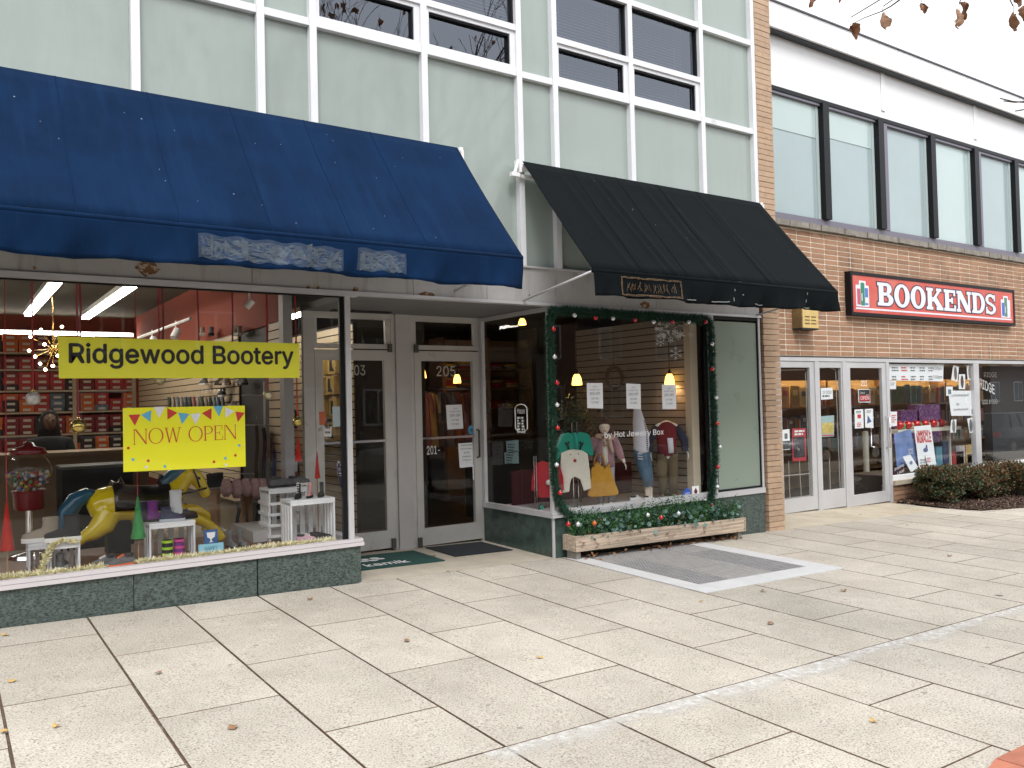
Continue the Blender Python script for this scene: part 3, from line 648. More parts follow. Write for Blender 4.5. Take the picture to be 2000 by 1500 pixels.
# ------------------------------------------------------------------ serif glyphs
def ring_pts(cx, cy, ro, ri, a0, a1, e=0, n=18):
    o = []; a0, a1 = R_(a0), R_(a1)
    A = [(cx+(ro[0]+e)*math.cos(a0+(a1-a0)*i/n), cy+(ro[1]+e)*math.sin(a0+(a1-a0)*i/n)) for i in range(n+1)]
    I = [(cx+max(.005, ri[0]-e)*math.cos(a0+(a1-a0)*i/n), cy+max(.005, ri[1]-e)*math.sin(a0+(a1-a0)*i/n)) for i in range(n+1)]
    return [[A[i], A[i+1], I[i+1], I[i]] for i in range(n)]
def glyph(ch, s, h, sf, e=0.):
    """polygons of a serif capital, height 1; s stem, h hairline, sf serif overhang, e outline growth"""
    Q = []
    rc = lambda x0, y0, x1, y1: Q.append([(x0-e, y0-e), (x1+e, y0-e), (x1+e, y1+e), (x0-e, y1+e)])
    def st(x0, y0, x1, y1, w_):
        d = V((x1-x0, y1-y0)); d.normalize(); nx = w_/2/abs(d.y)+e*1.1
        Q.append([(x0-nx, y0-e*.7), (x0+nx, y0-e*.7), (x1+nx, y1+e*.7), (x1-nx, y1+e*.7)])
    rg = lambda *a, **k: Q.extend(ring_pts(*a, e=e, **k))
    serif = lambda xc, y, w_: rc(xc-w_/2-sf, y, xc+w_/2+sf, y+h)
    if ch == 'O': rg(.46, .5, (.46, .52), (.46-s, .52-h), 0, 360, n=30); return Q, .92
    if ch == 'B':
        rc(sf, 0, sf+s, 1); serif(sf+s/2, 0, s); serif(sf+s/2, 1-h, s); x = sf+s
        rc(x, 1-h, x+.18, 1); rc(x, 0, x+.2, h); rc(x, .5-h*.4, x+.18, .5+h*.6)
        rg(x+.17, .745, (.30, .255), (max(.02, .30-s), .255-h), -90, 90); rg(x+.19, .27, (.36, .27), (max(.02, .36-s), .27-h), -90, 90); return Q, x+.55
    if ch == 'D':
        rc(sf, 0, sf+s, 1); serif(sf+s/2, 0, s); serif(sf+s/2, 1-h, s); x = sf+s
        rc(x, 1-h, x+.12, 1); rc(x, 0, x+.12, h); rg(x+.11, .5, (.48, .5), (.48-s, .5-h), -90, 90); return Q, x+.59
    if ch == 'P':
        rc(sf, 0, sf+s, 1); serif(sf+s/2, 0, s); serif(sf+s/2, 1-h, s); x = sf+s
        rc(x, 1-h, x+.15, 1); rc(x, .46, x+.15, .46+h); rg(x+.14, .73, (.32, .27), (.32-s, .27-h), -90, 90); return Q, x+.46
    if ch == 'E':
        rc(sf, 0, sf+s, 1); serif(sf+s/2, 0, s); serif(sf+s/2, 1-h, s); x = sf+s; t = min(s, h)*.9
        rc(x, 1-h, x+.42, 1); rc(x, 0, x+.45, h); rc(x, .5-h/2, x+.26, .5+h/2)
        rc(x+.42-t, .72, x+.42, 1-h); rc(x+.45-t, h, x+.45, .29); rc(x+.26-t, .36, x+.26, .64); return Q, x+.45
    if ch == 'K':
        rc(sf, 0, sf+s, 1); serif(sf+s/2, 0, s); serif(sf+s/2, 1-h, s); x = sf+s
        st(x+.02, .38, x+.44, 1-h, max(h, s*.5)); st(x+.5, h, x+.14, .58, s)
        rc(x+.28, 1-h, x+.62, 1); rc(x+.28, 0, x+.72, h); return Q, x+.72
    if ch == 'N':
        t = max(h, s*.55); rc(sf, 0, sf+t, 1); serif(sf+t/2, 0, t); rc(0, 1-h, sf+s*.6, 1)
        st(sf+.74, 0, sf+.09, 1, s*1.05); rc(sf+.70, 0, sf+.70+t, 1); serif(sf+.70+t/2, 1-h, t); return Q, sf*2+.70+t
    if ch == 'W':
        st(.3, 0, .1, 1, s); st(.3, 0, .52, 1, h*1.2); st(.74, 0, .52, 1, s); st(.74, 0, .95, 1, h*1.2)
        rc(0, 1-h, .24, 1); rc(.84, 1-h, 1.05, 1); return Q, 1.05
    if ch == 'S':
        pts = []
        for i in range(23):
            a = R_(25+(245)*i/22); pts.append((.36+.26*math.cos(a), .73+.205*math.sin(a)))
        for i in range(1, 23):
            a = R_(90-245*i/22); pts.append((.36+.285*math.cos(a), .272+.21*math.sin(a)))
        for i in range(len(pts)-1):
            a, c = V(pts[i]), V(pts[i+1]); d = (c-a).normalized(); nn = V((-d.y, d.x)); f = abs(d.x); wd = (h*f+s*.85*(1-f)*1.0)/2+e
            a2 = a-d*.012; c2 = c+d*.012; Q.append([tuple(a2+nn*wd), tuple(a2-nn*wd), tuple(c2-nn*wd), tuple(c2+nn*wd)])
        rc(.60, .66, .60+h*.75, .98); rc(.02, .02, .02+h*.75, .36); return Q, .74
    return Q, .35
def serif_text(name, s, m, parent, o, wd, ht, style, e=0., gap=.06, y=None, tilt=0.):
    st_, h, sf = style; cur = 0; polys = []
    for ch in s:
        if ch == ' ': cur += .38; continue
        Q, a = glyph(ch, st_, h, sf, e); polys += [[(x+cur, z) for x, z in q] for q in Q]; cur += a+gap
    cur -= gap; k = wd/cur; b = MB(); o = V(o)
    for i, q in enumerate(polys):
        pts = [(o.x+x*k, o.y-(i % 7)*.00015, o.z+z*ht+tilt*x*k) for x, z in q]
        ar = sum(q[j][0]*q[(j+1) % len(q)][1]-q[(j+1) % len(q)][0]*q[j][1] for j in range(len(q)))
        if ar < 0: pts.reverse()
        b._a(pts, [tuple(range(len(pts)))])
    return b.build(name, m, parent)

# ------------------------------------------------------------------ BOOKENDS sign
sg = thing('shop_sign', 'long red box sign with white slab letters on the brick wall', 'sign', (14, .6, 2.83))
sy = .815; sx0, sx1 = PY(1661, 570, sy).x, PY(1981, 600, sy).x; sz0, sz1 = 2.845, 3.535; WS = sx1-sx0; SXm = sx0+WS*.54
red = mat('sign_red', (.60, .085, .06), .35, 0, .12, 3, c2=(.62, .16, .12), c2t=(.45, .7), c2scale=2)
B('sign_box', black, sg, (sx0, sx1, sy+.02, YB-.003, sz0, sz1), (sx0, sx1, sy-.012, sy+.019, sz1-.05, sz1), (sx0, sx1, sy-.012, sy+.019, sz0, sz0+.05), (sx0, sx0+.05, sy-.012, sy+.019, sz0+.05, sz1-.05), (sx1-.05, sx1, sy-.012, sy+.019, sz0+.05, sz1-.05))
B('sign_face', red, sg, (sx0+.05, SXm, sy, sy+.019, sz0+.05, sz1-.05)); B('sign_face', red, sg, (SXm+.006, sx1-.05, sy, sy+.019, sz0+.05, sz1-.05))
slabst = (.27, .14, .075); swh = mat('sign_white', (.74, .76, .84), .4); snv = mat('sign_navy', (.035, .03, .06), .5)
serif_text('lettering', 'BOOKENDS', snv, sg, (sx0+WS*.137, sy-.002, 3.03), WS*.725, .375, slabst, e=.05, gap=.05)
serif_text('lettering', 'BOOKENDS', swh, sg, (sx0+WS*.137, sy-.005, 3.03), WS*.725, .375, slabst, gap=.05)
B('underline', swh, sg, (sx0+.13, sx1-.13, sy-.004, sy-.001, 2.945, 2.973))
for x, cs in ((sx0+.17, ((.5, .1, .15), (.03, .22, .12), (.08, .2, .5))), (sx1-.49, ((.06, .15, .5), (.1, .22, .14), (.75, .77, .84)))):
    b = MB(); b.box(x-.03, x+.32, sy-.003, sy-.001, 2.99, 3.33); b.box(x+.06, x+.24, sy-.0028, sy-.0012, 3.331, 3.4); b.build('book_emblem', swh, sg)
    for j, (dx, wd_, h0, h1) in enumerate(((0, .09, 3.02, 3.27), (.1, .1, 3.01, 3.37), (.21, .085, 3.02, 3.29))):
        B('book_emblem', mat('emblem_%d_%d' % (int(x), j), cs[j], .5), sg, (x+dx, x+dx+wd_, sy-.0055, sy-.0035, h0, h1))
    B('book_emblem', swh, sg, (x+.21, x+.29, sy-.007, sy-.0057, 3.05, 3.14)); B('book_emblem', swh, sg, (x+.115, x+.135, sy-.007, sy-.0057, 3.08, 3.2))
# beige utility box
ub = thing('utility_box', 'small weathered beige louvred box on the brick wall under the black awning', 'box', (10.5, YB, 2.55))
cream = mat('cream_metal', (.62, .45, .17), .6, 0, .1, 10, c2=(.2, .13, .06), c2t=(.62, .8), c2scale=6)
B('case', cream, ub, (10.42, 10.79, .74, YB-.01, 2.60, 3.0)); B('side_plate', mat('brown_side', (.18, .12, .05), .7, 0, .3, 8), ub, (10.40, 10.418, .745, YB-.01, 2.60, 3.0))
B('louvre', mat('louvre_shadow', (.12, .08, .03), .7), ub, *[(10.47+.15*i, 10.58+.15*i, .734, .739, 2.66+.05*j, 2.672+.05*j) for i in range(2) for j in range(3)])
B('bracket', rubber, ub, (10.40, 10.79, .74, YB-.01, 2.575, 2.598))

# ------------------------------------------------------------------ awnings
def awning(name, label, x0, x1, top, front, vz, m, seed, folds):
    t = thing(name, label, 'awning', ((x0+x1)/2, 0, front[1])); rr = random.Random(seed)
    (ty, tz), (fy, fz) = top, front; L = x1-x0
    fold = [(rr.uniform(.05, .97), rr.uniform(.004, .012), rr.uniform(.02, .05)) for _ in range(folds)]
    def wave(x, s):
        q = (x-x0)/L; d = 0
        for c, a, wd in fold: d += a*1.25*math.exp(-((q-c-.035*s)*L/(wd*1.1))**2)*(1.2-.5*s)
        return (d+.003*math.sin(x*5+s*3+seed))*min(1, s*5)
    def can(u, v):
        x = x0+L*u; s = v
        sag = .012*math.sin(math.pi*s)
        return (x, ty+(fy-ty)*s+sag*.7-wave(x, s), tz+(fz-tz)*s-sag*.7+wave(x, s)*.6)
    b = MB(); b.grid(lambda u, v: can(u, 1-v), 160, 14); c = b.build('canopy', m, t, smooth=True)
    md = c.modifiers.new('solid', 'SOLIDIFY'); md.thickness = .003; md.offset = 1
    def val(u, v):
        x = x0+L*u; a = v*v
        return (x, fy-.012+a*(.026*math.sin(x*7+seed)+.020*math.sin(x*17+seed*2+v*2)+.012*math.sin(x*3.1)+.007*math.sin(x*41+v*5)), fz-.012-(fz-vz)*v+a*(.008*math.sin(x*2.3+seed)+.006*math.sin(x*9)))
    b = MB(); b.grid(lambda u, v: val(u, 1-v), 200, 8); c = b.build('valance', m, t, smooth=True)
    md = c.modifiers.new('solid', 'SOLIDIFY'); md.thickness = .003; md.offset = 1
    for k in range(1, int(L/.62)):
        uu = k*.62/L; b = MB(); b.tube([V(can(uu+.0004*math.sin(k+j), j/10))+V((0, -.003, .003)) for j in range(11)], .0035, 5); b.build('seam', m, t)
    b = MB(); b.tube([(x0, fy, fz-.015), (x1, fy, fz-.015)], .02, 10); b.build('front_bar', m, t, smooth=True)
    b = MB(); b.tube([(x0-.04, ty+.03, tz-.05), (x1+.04, ty+.03, tz-.05)], .036, 12); b.build('roller', mat('white_roller', (.7, .7, .7), .4), t, smooth=2)
    for x in (x0-.06, x1+.02):
        B('bracket', white, t, (x, x+.04, ty-.01, -.046, tz-.07, tz+.01), (x+.005, x+.035, ty-.03, ty-.011, tz-.12, tz-.02))
    for x in (x0+.02, x1-.02):
        b = MB(); b.tube([(x, -.032, fz-.16), (x, fy+.01, fz-.012)], .011, 8); b.build('arm', alu, t, smooth=True)
    if seed == 8: B('end_bracket', white, t, (x0-.15, x0-.05, ty-.03, ty+.01, tz-.17, tz-.13), (x0-.12, x0+.25, ty+.02, -.046, tz-.16, tz-.125)); b = MB(); b.tube([(x0-.02, ty+.03, tz-.05), (x0-.045, ty+.03, tz-.05)], .05, 14); b.tube([(x0-.05, ty+.0, tz+.0), (x0-.10, ty-.01, tz-.13)], .018, 6); b.build('roller_end', white, t)
    return t, val, can
canv = mat('blue_canvas', (.0018, .0155, .051), .9, 0, .22, 2, .15, 160, c2=(.004, .0225, .069), c2t=(.48, .78), c2scale=1.6, c2stretch=(5, .45, .45), spec=.12)  # streaked tone paints crease contrast into the canopy colour
blk = mat('black_canvas', (.002, .0042, .0055), .85, 0, .2, 2, .15, 160, c2=(.004, .007, .0085), c2t=(.55, .8), c2scale=1.5, spec=.12)
aw1, val1, can1 = awning('blue_awning', 'large bright blue canvas awning with faded ghost lettering above the shoe shop', -2.4, 4.088, (-.1, 4.05), (-1.13, 2.845), 2.585, canv, 3, 16)
aw2, val2, can2 = awning('black_awning', 'black canvas awning over the clothes shop window', 4.847, 8.48, (-.1, 4.03), (-1.15, 2.79), 2.555, blk, 8, 11)
# droppings and flecks on the canvases
for t, cn, u_lo, n, m in ((aw1, can1, .42, 24, mat('fleck', (.22, .28, .38), .8)), (aw2, can2, .02, 16, mat('fleck', (.3, .36, .45), .8))):
    rr = random.Random(n); b = MB()
    for i in range(n):
        uu = rr.uniform(u_lo, .98); s = rr.uniform(.08, .92); r = rr.choice([.0025, .003, .003, .005]); c = V(cn(uu, s)); nn = V((0, -1.2, 1.05)).normalized()
        b.disc(c+nn*.0045, (1, 0, 0), nn.cross(V((1, 0, 0))), r, r*1.5, 7)
    b.build('fleck', m, t, kind='stuff')
# ghost lettering on the blue valance
ghost = mat('ghost_adhesive', (.065, .085, .11), .9, 0, .4, 25, c2=(.012, .035, .10), c2t=(.5, .66), c2scale=14)
def ghost_word(s, ua, ub, z0, z1):
    xa = PY(ua, 500, -1.15).x; xb = PY(ub, 520, -1.15).x
    cu = bpy.data.curves.new('tmp', 'FONT'); cu.body = s; cu.offset = .045; cu.resolution_u = 2
    ob = bpy.data.objects.new('tmp', cu); me = bpy.data.meshes.new_from_object(ob)
    bm = bmesh.new(); bm.from_mesh(me); bmesh.ops.triangulate(bm, faces=bm.faces); bmesh.ops.subdivide_edges(bm, edges=bm.edges, cuts=1); 
    vs = [v.co.copy() for v in bm.verts]; bm.verts.index_update(); fs = [tuple(v.index for v in f.verts) for f in bm.faces]; bm.free()
    bpy.data.objects.remove(ob); bpy.data.curves.remove(cu)
    x0 = min(v.x for v in vs); x1 = max(v.x for v in vs); y0 = min(v.y for v in vs); y1 = max(v.y for v in vs); b = MB(); out = []
    for v in vs:
        X = xa+(v.x-x0)/(x1-x0)*(xb-xa); h = (v.y-y0)/(y1-y0); zz = z0+(z1-z0)*h+.012*math.sin(X*60)+.006*math.sin(X*23+h*9)
        t = min(1, max(0, (2.833-zz)/.26)); q = val1((X+2.4)/6.488, t); out.append((X, q[1]-.008, zz))
    b._a(out, fs); b.build('ghost_lettering', ghost, aw1)
ghost_word('Hot', 395, 450, 2.64, 2.775); ghost_word('Jewelry', 462, 668, 2.62, 2.775); ghost_word('Box', 705, 786, 2.63, 2.755)
b = MB(); rr = random.Random(4)
for ua, ub in ((392, 668), (704, 790)):
    xa_g, xb_g = PY(ua, 500, -1.15).x, PY(ub, 520, -1.15).x
    for k in range(7):
        zc = 2.64+.019*k; n = int((xb_g-xa_g)/.02)
        top = []; bot = []
        for i in range(n+1):
            X = xa_g+(xb_g-xa_g)*i/n; wob = .006*math.sin(X*37+k*2)+.005*math.sin(X*83+k)-.016*(X-xa_g); wd = max(.0015, .0075+.005*math.sin(X*29+k*1.7)+rr.uniform(-.003, .003)); za, zb_ = zc+wob+wd, zc+wob-wd; gy = lambda z: val1((X+2.4)/6.488, min(1, max(0, (2.833-z)/.26)))[1]-.0062-.0002*k
            top.append((X, gy(za), za)); bot.append((X, gy(zb_), zb_))
        for i in range(n): b.quad(bot[i], bot[i+1], top[i+1], top[i])
b.build('ghost_patch', ghost, aw1, kind='stuff')
b = MB(); gsoft = mat('ghost_stain', (.022, .042, .085), .9, 0, .3, 20)
for ua, ub in ((388, 672), (700, 794)):
    xa_g, xb_g = PY(ua, 500, -1.15).x, PY(ub, 520, -1.15).x; n = int((xb_g-xa_g)/.03)
    for i in range(n):
        Q = []
        for X, k in ((xa_g+(xb_g-xa_g)*i/n, i), (xa_g+(xb_g-xa_g)*(i+1)/n, i+1)):
            zl_ = [2.622+.008*math.sin(k*1.3)-.016*(X-xa_g), 2.785+.008*math.sin(k*.9)-.016*(X-xa_g)]; Q.append([(X, val1((X+2.4)/6.488, min(1, max(0, (2.833-z)/.26)))[1]-.0052, z) for z in [zl_[0]+(zl_[1]-zl_[0])*j/5 for j in range(6)]])
        for j in range(5): b.quad(Q[0][j], Q[1][j], Q[1][j+1], Q[0][j+1])
b.build('ghost_stain', gsoft, aw1, kind='stuff')
# torn adhesive rectangle on the black valance
adh = mat('brown_adhesive', (.12, .075, .04), .9, 0, .4, 40)
b = MB(); rr = random.Random(9); ax0, ax1 = PY(1215, 560, -1.17).x, PY(1330, 565, -1.17).x
def adp(x, z): return (x, val2((x-4.847)/3.633, min(1, max(0, (2.778-z)/.235)))[1]-.006, z)
def scr(p, q, n=10, j=.006, r=.0035): b.tube([adp(p[0]+(q[0]-p[0])*i/n+rr.uniform(-j, j), p[1]+(q[1]-p[1])*i/n+rr.uniform(-j, j)) for i in range(n+1)], r, 4)
for p, q in (((ax0, 2.735), (ax1, 2.735)), ((ax0, 2.575), (ax1, 2.575)), ((ax0, 2.575), (ax0, 2.735)), ((ax1, 2.575), (ax1, 2.735))):
    for k in range(3): scr(p, q, 18, .008, .0045)
for i in range(26): x = ax0+.06+(ax1-ax0-.12)*i/26; scr((x, rr.uniform(2.60, 2.64)), (x+rr.uniform(-.04, .05), rr.uniform(2.66, 2.705)), 5, .007, .003)
b.build('adhesive_residue', adh, aw2)
b = MB(); wf = mat('white_scuff', (.4, .42, .42), .9)
for u, v, l, vert in ((1440, 568, .03, 1), (1456, 575, .02, 0), (1437, 588, .05, 1), (1580, 590, .04, 1), (1575, 600, .12, 0), (1400, 595, .2, 0), (1350, 592, .12, 0), (1582, 575, .03, 1), (1480, 600, .15, 0)):
    p = PY(u, v, -1.2); z = min(2.76, max(2.57, p.z)); x = p.x
    scr2 = [adp(x+(0 if vert else l*i/5), z+(l*.8*i/5 if vert else random.uniform(-.003, .003))) for i in range(6)]; b.tube(scr2, .003, 4)
b.build('scuff', wf, aw2)
# ------------------------------------------------------------------ wooden planter
wood = mat('weathered_wood', (.47, .375, .285), .85, 0, .55, 9, .4, 30, aniso=(.14, 4, 5), c2=(.12, .06, .035), c2t=(.55, .68), c2scale=5, c2stretch=(9, 1, .45))
pt = thing('wooden_planter', 'long weathered wooden planter box below the clothes shop window', 'planter', (6.55, -.15, gz(6.55, -.15)))
xa, xb, fy = 5.285, 7.83, -.26
sl = -.0225
def slant(x0, x1, y0, y1, z0, z1):
    f = lambda x: sl*(x-xa)
    return [(x, y, z+f(x)) for z in (z0, z1) for x, y in ((x0, y0), (x1, y0), (x1, y1), (x0, y1))]
for nm, q in (('front_board', (xa, xb, fy, fy+.03, .075, .232)), ('back_board', (xa, xb, -.065, -.04, .075, .232)), ('end_board', (xa-.002, xa+.028, fy+.031, -.066, .076, .231)),
              ('end_board', (xb-.03, xb+.002, fy+.031, -.066, .076, .231)), ('bottom_board', (xa+.03, xb-.03, fy+.031, -.066, .078, .1)), ('soil', (xa+.03, xb-.03, fy+.031, -.066, .15, .2))):
    b = MB(); b.hexa(slant(*q)); b.build(nm, wood if nm != 'soil' else mat('planter_soil', (.04, .03, .02), .95), pt)
B('end_trim', wood, pt, (xb+.003, xb+.025, fy-.004, fy+.06, .075+sl*2.54, .235+sl*2.54))
for x in (xa+.03, xb-.07):
    B('leg', mat('concrete_block', (.25, .23, .2), .9, 0, .2, 10), pt, (x, x+.055, fy+.035, -.07, gz(x+.03, -.15)-.004, .074+sl*(x+.055-xa)))
# greenery standing in the planter
gn = [mat('boxwood_green', (.05, .15, .035), .5, 0, .4, 30), mat('deep_green', (.012, .06, .03), .5, 0, .4, 30), mat('eucalyptus', (.13, .225, .195), .55, 0, .2, 20), mat('autumn_leaf', (.30, .15, .05), .7, 0, .3, 20)]
def leaf_quad(b, c, d, n, l, wd, m):
    d = V(d).normalized(); s_ = d.cross(V(n)); s_ = s_.normalized() if s_.length > 1e-4 else V((1, 0, 0)); c = V(c)
    nn = s_.cross(d)
    b._a([c, c+d*l*.45+s_*wd*.5+nn*wd*.15, c+d*l, c+d*l*.45-s_*wd*.5+nn*wd*.15], [(0, 1, 2, 3)], m)
def round_leaf(b, c, d, n, r, m):
    d = V(d).normalized(); s_ = d.cross(V(n)); s_ = s_.normalized() if s_.length > 1e-4 else V((1, 0, 0)); c = V(c)+d*r
    b._a([c+d*(r*math.cos(a))+s_*(r*.85*math.sin(a)) for a in [i*math.pi/4 for i in range(8)]], [tuple(range(8))], m)
rr = random.Random(21); b = MB(); rv = lambda: V((rr.gauss(0, 1), rr.gauss(0, 1), rr.gauss(0, 1))).normalized()
sp = thing('planter_greenery', 'mixed green boxwood and pale eucalyptus sprigs filling the wooden planter', 'plant', (6.55, -.15, .2))
for i in range(620):
    x = rr.uniform(xa+.05, xb-.0); h = .25+.11*rr.random()+.04*math.sin(x*4); base = V((x, rr.uniform(-.23, -.06), .19+sl*(x-xa)))
    top = base+V((rr.gauss(0, .05), rr.gauss(-.03, .05), h*rr.uniform(.55, 1))); k = rr.choice([0, 0, 0, 1, 1])
    for j in range(26):
        t = rr.random(); p = base.lerp(top, t)+rv()*.02; leaf_quad(b, p, rv()+V((0, -.2, .5)), rv(), rr.uniform(.016, .03), .011, k)
b.build('sprig', gn, sp, kind='stuff')
b = MB()
for i in range(210):
    x = rr.uniform(xa+.1, xb-.02); p = V((x, rr.uniform(-.27, -.16), .20+sl*(x-xa)+rr.uniform(0, .2))); round_leaf(b, p, rv()+V((0, -.8, .1)), rv()+V((0, -1, .5)), rr.uniform(.016, .032), 2)
for i in range(50):
    x = rr.uniform(xa+.05, xb-.02); p = V((x, rr.uniform(-.27, -.1), .22+sl*(x-xa)+rr.uniform(0, .2))); leaf_quad(b, p, rv(), rv(), rr.uniform(.03, .05), .026, 3)
b.build('eucalyptus_leaf', gn, sp, kind='stuff')
# dead leaves drifted under the planter
b = MB()
for i in range(170):
    x = rr.choice([rr.uniform(5.42, 5.6), rr.uniform(7.2, 7.75), rr.uniform(5.4, 7.8), rr.uniform(6.2, 6.8)]); y = -.16+rr.gauss(0, .07); leaf_quad(b, V((x, min(-.04, y), gz(x, y)+rr.uniform(.008, .045))), rv()*V((1, 1, .3)), rv(), rr.uniform(.03, .06), .03, rr.randrange(2))
b.build('leaf_litter', [leafm[0], mat('brown_litter', (.10, .05, .025), .9)], kind='stuff', label='brown dead leaves drifted under the wooden planter', cat='leaves')

# ------------------------------------------------------------------ garland round the window
GY = -.06
path = [PY(u, v, GY) for u, v in [(1084, 940), (1081, 900), (1079, 860), (1078, 800), (1076, 740), (1075, 690), (1074, 650), (1074, 622), (1078, 608)]]
path += [PY(u, v, GY) for u, v in [(1100, 606), (1140, 609), (1180, 612), (1220, 615), (1260, 617), (1300, 620), (1340, 622), (1372, 624), (1386, 628)]]
path += [PY(u, v, GY) for u, v in [(1388, 645), (1389, 690), (1391, 740), (1393, 790), (1395, 840), (1396, 890), (1395, 930), (1391, 965), (1382, 985), (1365, 990)]]
tail = [PY(u, v, GY) for u, v in [(1084, 940), (1088, 965), (1098, 992), (1116, 1010), (1150, 1012), (1200, 1010), (1260, 1003), (1320, 995), (1365, 990)]]
pine = mat('garland_needle', (.010, .055, .030), .5, 0, .5, 40)
gl = thing('christmas_garland', 'dark green tinsel pine garland framing the clothes shop window', 'garland', (6.4, GY, .4))
b = MB(); core = MB()
def needles(pts, rad, dens):
    for p, q in zip(pts[:-1], pts[1:]):
        L = (q-p).length
        for k in range(int(L*dens)):
            c = p.lerp(q, rr.random()); d = rv()*V((1, .7, 1)); leaf_quad(b, c+d*.004, d, rv(), rad*rr.uniform(.6, 1.1), .0055, 0)
needles(path, .078, 3000); needles(tail, .075, 3000)
b.build('needle', pine, gl, kind='stuff')
core.tube(path, .016, 6); core.tube(tail, .016, 6); core.build('wire_core', pine, gl)
redball = mat('red_bauble', (.55, .012, .018), .18, .3, coat=.5); silver = mat('silver_bauble', (.72, .73, .76), .22, .55)
def bauble(name, label, cat, p, r, m, group, cap=chrome, string=0.):
    t = thing(name, label, cat, p, group); b = MB(); b.ball((p.x, p.y, p.z), r, 16, 10); b.build('ball', m, t, smooth=True)
    b = MB(); b.lathe([(r*.28, 0), (r*.28, r*.25), (r*.08, r*.3), (r*.08, r*.55)], (p.x, p.y, p.z+r*.93), 10); b.build('cap', cap, t)
    if string: b = MB(); b.tube([(p.x, p.y, p.z+r*1.4), (p.x, p.y, p.z+r*1.4+string)], .006, 5); b.build('ribbon', mat('red_ribbon', (.4, .02, .03), .6), t)
    return t
reds = [(1081, 643), (1088, 748), (1089, 836), (1094, 963), (1163, 621), (1240, 625), (1313, 629), (1378, 629), (1391, 721), (1401, 827), (1402, 912), (1391, 988)]
whites = [(1083, 697), (1088, 791), (1087, 908), (1122, 616), (1197, 622), (1276, 629), (1345, 629), (1391, 672), (1399, 777), (1406, 873), (1401, 951)]
for lst, m, lab, grp in ((reds, redball, 'small shiny red bauble hanging on the window garland', 'red baubles on the garland'), (whites, silver, 'small silver white bauble hanging on the window garland', 'silver baubles on the garland')):
    for u, v in lst: bauble('christmas_bauble', lab, 'bauble', PY(u, v, GY-.05), .024, m, grp)
for u, v, m, lab in ((1110, 1024, redball, 'red bauble nestled in the planter greenery'), (1129, 1024, silver, 'silver bauble nestled in the planter greenery'), (1161, 1022, mat('orange_bauble', (.6, .14, .03), .3), 'orange bauble nestled in the planter greenery'),
                     (1265, 1006, silver, 'silver bauble nestled in the planter greenery'), (1325, 1003, silver, 'silver bauble nestled in the planter greenery'), (1291, 1011, redball, 'red bauble nestled in the planter greenery')):
    bauble('christmas_bauble', lab, 'bauble', PY(u, v, -.29), .024, m, 'baubles in the planter')

# ------------------------------------------------------------------ door mats
xdg, ydg = (1, 0, -.0245), (0, 1, .013)
def flat(name, label, cat, x0, x1, y0, y1, h, m):
    t = thing(name, label, cat, ((x0+x1)/2, (y0+y1)/2, gz((x0+x1)/2, (y0+y1)/2)))
    b = MB(); b.hexa([(x, y, gz(x, y)+d) for d in (.003, h) for x, y in ((x0, y0), (x1, y0), (x1, y1), (x0, y1))]); b.build('pad', m, t); return t
mt = flat('door_mat', 'green door mat with a white logo before the left door', 'door mat', 3.12, 4.16, .44, 1.12, .014, mat('green_mat', (.012, .06, .05), .95, 0, .3, 40))
text('lettering', 'kamik', white, mt, (3.36, .52, gz(3.36, .52)+.018), .46, .14, xdg, ydg, bold=.04)
b = MB()
for dx, dy, r in ((.0, 0, .05), (.09, .03, .045), (-.09, .02, .05), (.05, .10, .05), (-.05, .1, .045)): b.disc((3.55+dx, .80+dy, gz(3.55, .8)+.018+dx*.002), xdg, ydg, r, r*.8)
b.build('logo', white, mt)
flat('door_mat', 'plain dark charcoal door mat before the right door', 'door mat', 4.36, 5.08, .58, 1.22, .012, mat('charcoal_mat', (.018, .021, .027), .95, 0, .3, 50, c2=(.2, .2, .2), c2t=(.68, .72), c2scale=60))

# ------------------------------------------------------------------ shrubs and mulch
bedpts = [PG(u, v) for u, v in [(1775, 982), (1800, 987), (1835, 991), (1880, 996), (1920, 998), (1960, 995), (2030, 990)]]
b = MB(); bed = [(p.x, p.y) for p in bedpts] + [(26, bedpts[-1].y-.6), (26, .9), (12.95, .9)]
b._a([(x, y, gz(x, y)+.012) for x, y in bed], [tuple(range(len(bed)))])
mul = b.build('mulch_bed', mat('mulch', (.055, .032, .022), .95, 0, .5, 14, .8, 30), kind='structure')
b = MB()
for i in range(5200):
    x = 12.9+(rr.random()**1.6)*5; y = rr.uniform(-.8, .88)
    fx = [p for p in bedpts if p.x <= x]; 
    yl = fx[-1].y if fx else .5
    for p, q in zip(bedpts[:-1], bedpts[1:]):
        if p.x <= x <= q.x: yl = p.y+(q.y-p.y)*(x-p.x)/(q.x-p.x)
    if y < yl-.01: continue
    leaf_quad(b, V((x, y, gz(x, y)+rr.uniform(.012, .035))), rv()*V((1, 1, .35)), rv(), rr.uniform(.03, .06), rr.uniform(.015, .03), rr.choice([0, 0, 1, 1, 2]))
b.build('bark_chip', [mat('bark_a', (.045, .024, .016), .9), mat('bark_b', (.10, .055, .035), .9), mat('bark_c', (.24, .16, .11), .9)], mul, kind='stuff')
shm = [mat('shrub_dark', (.022, .045, .016), .55, 0, .4, 20), mat('shrub_mid', (.05, .078, .024), .55, 0, .4, 20), mat('shrub_brown', (.14, .068, .026), .7, 0, .4, 20)]
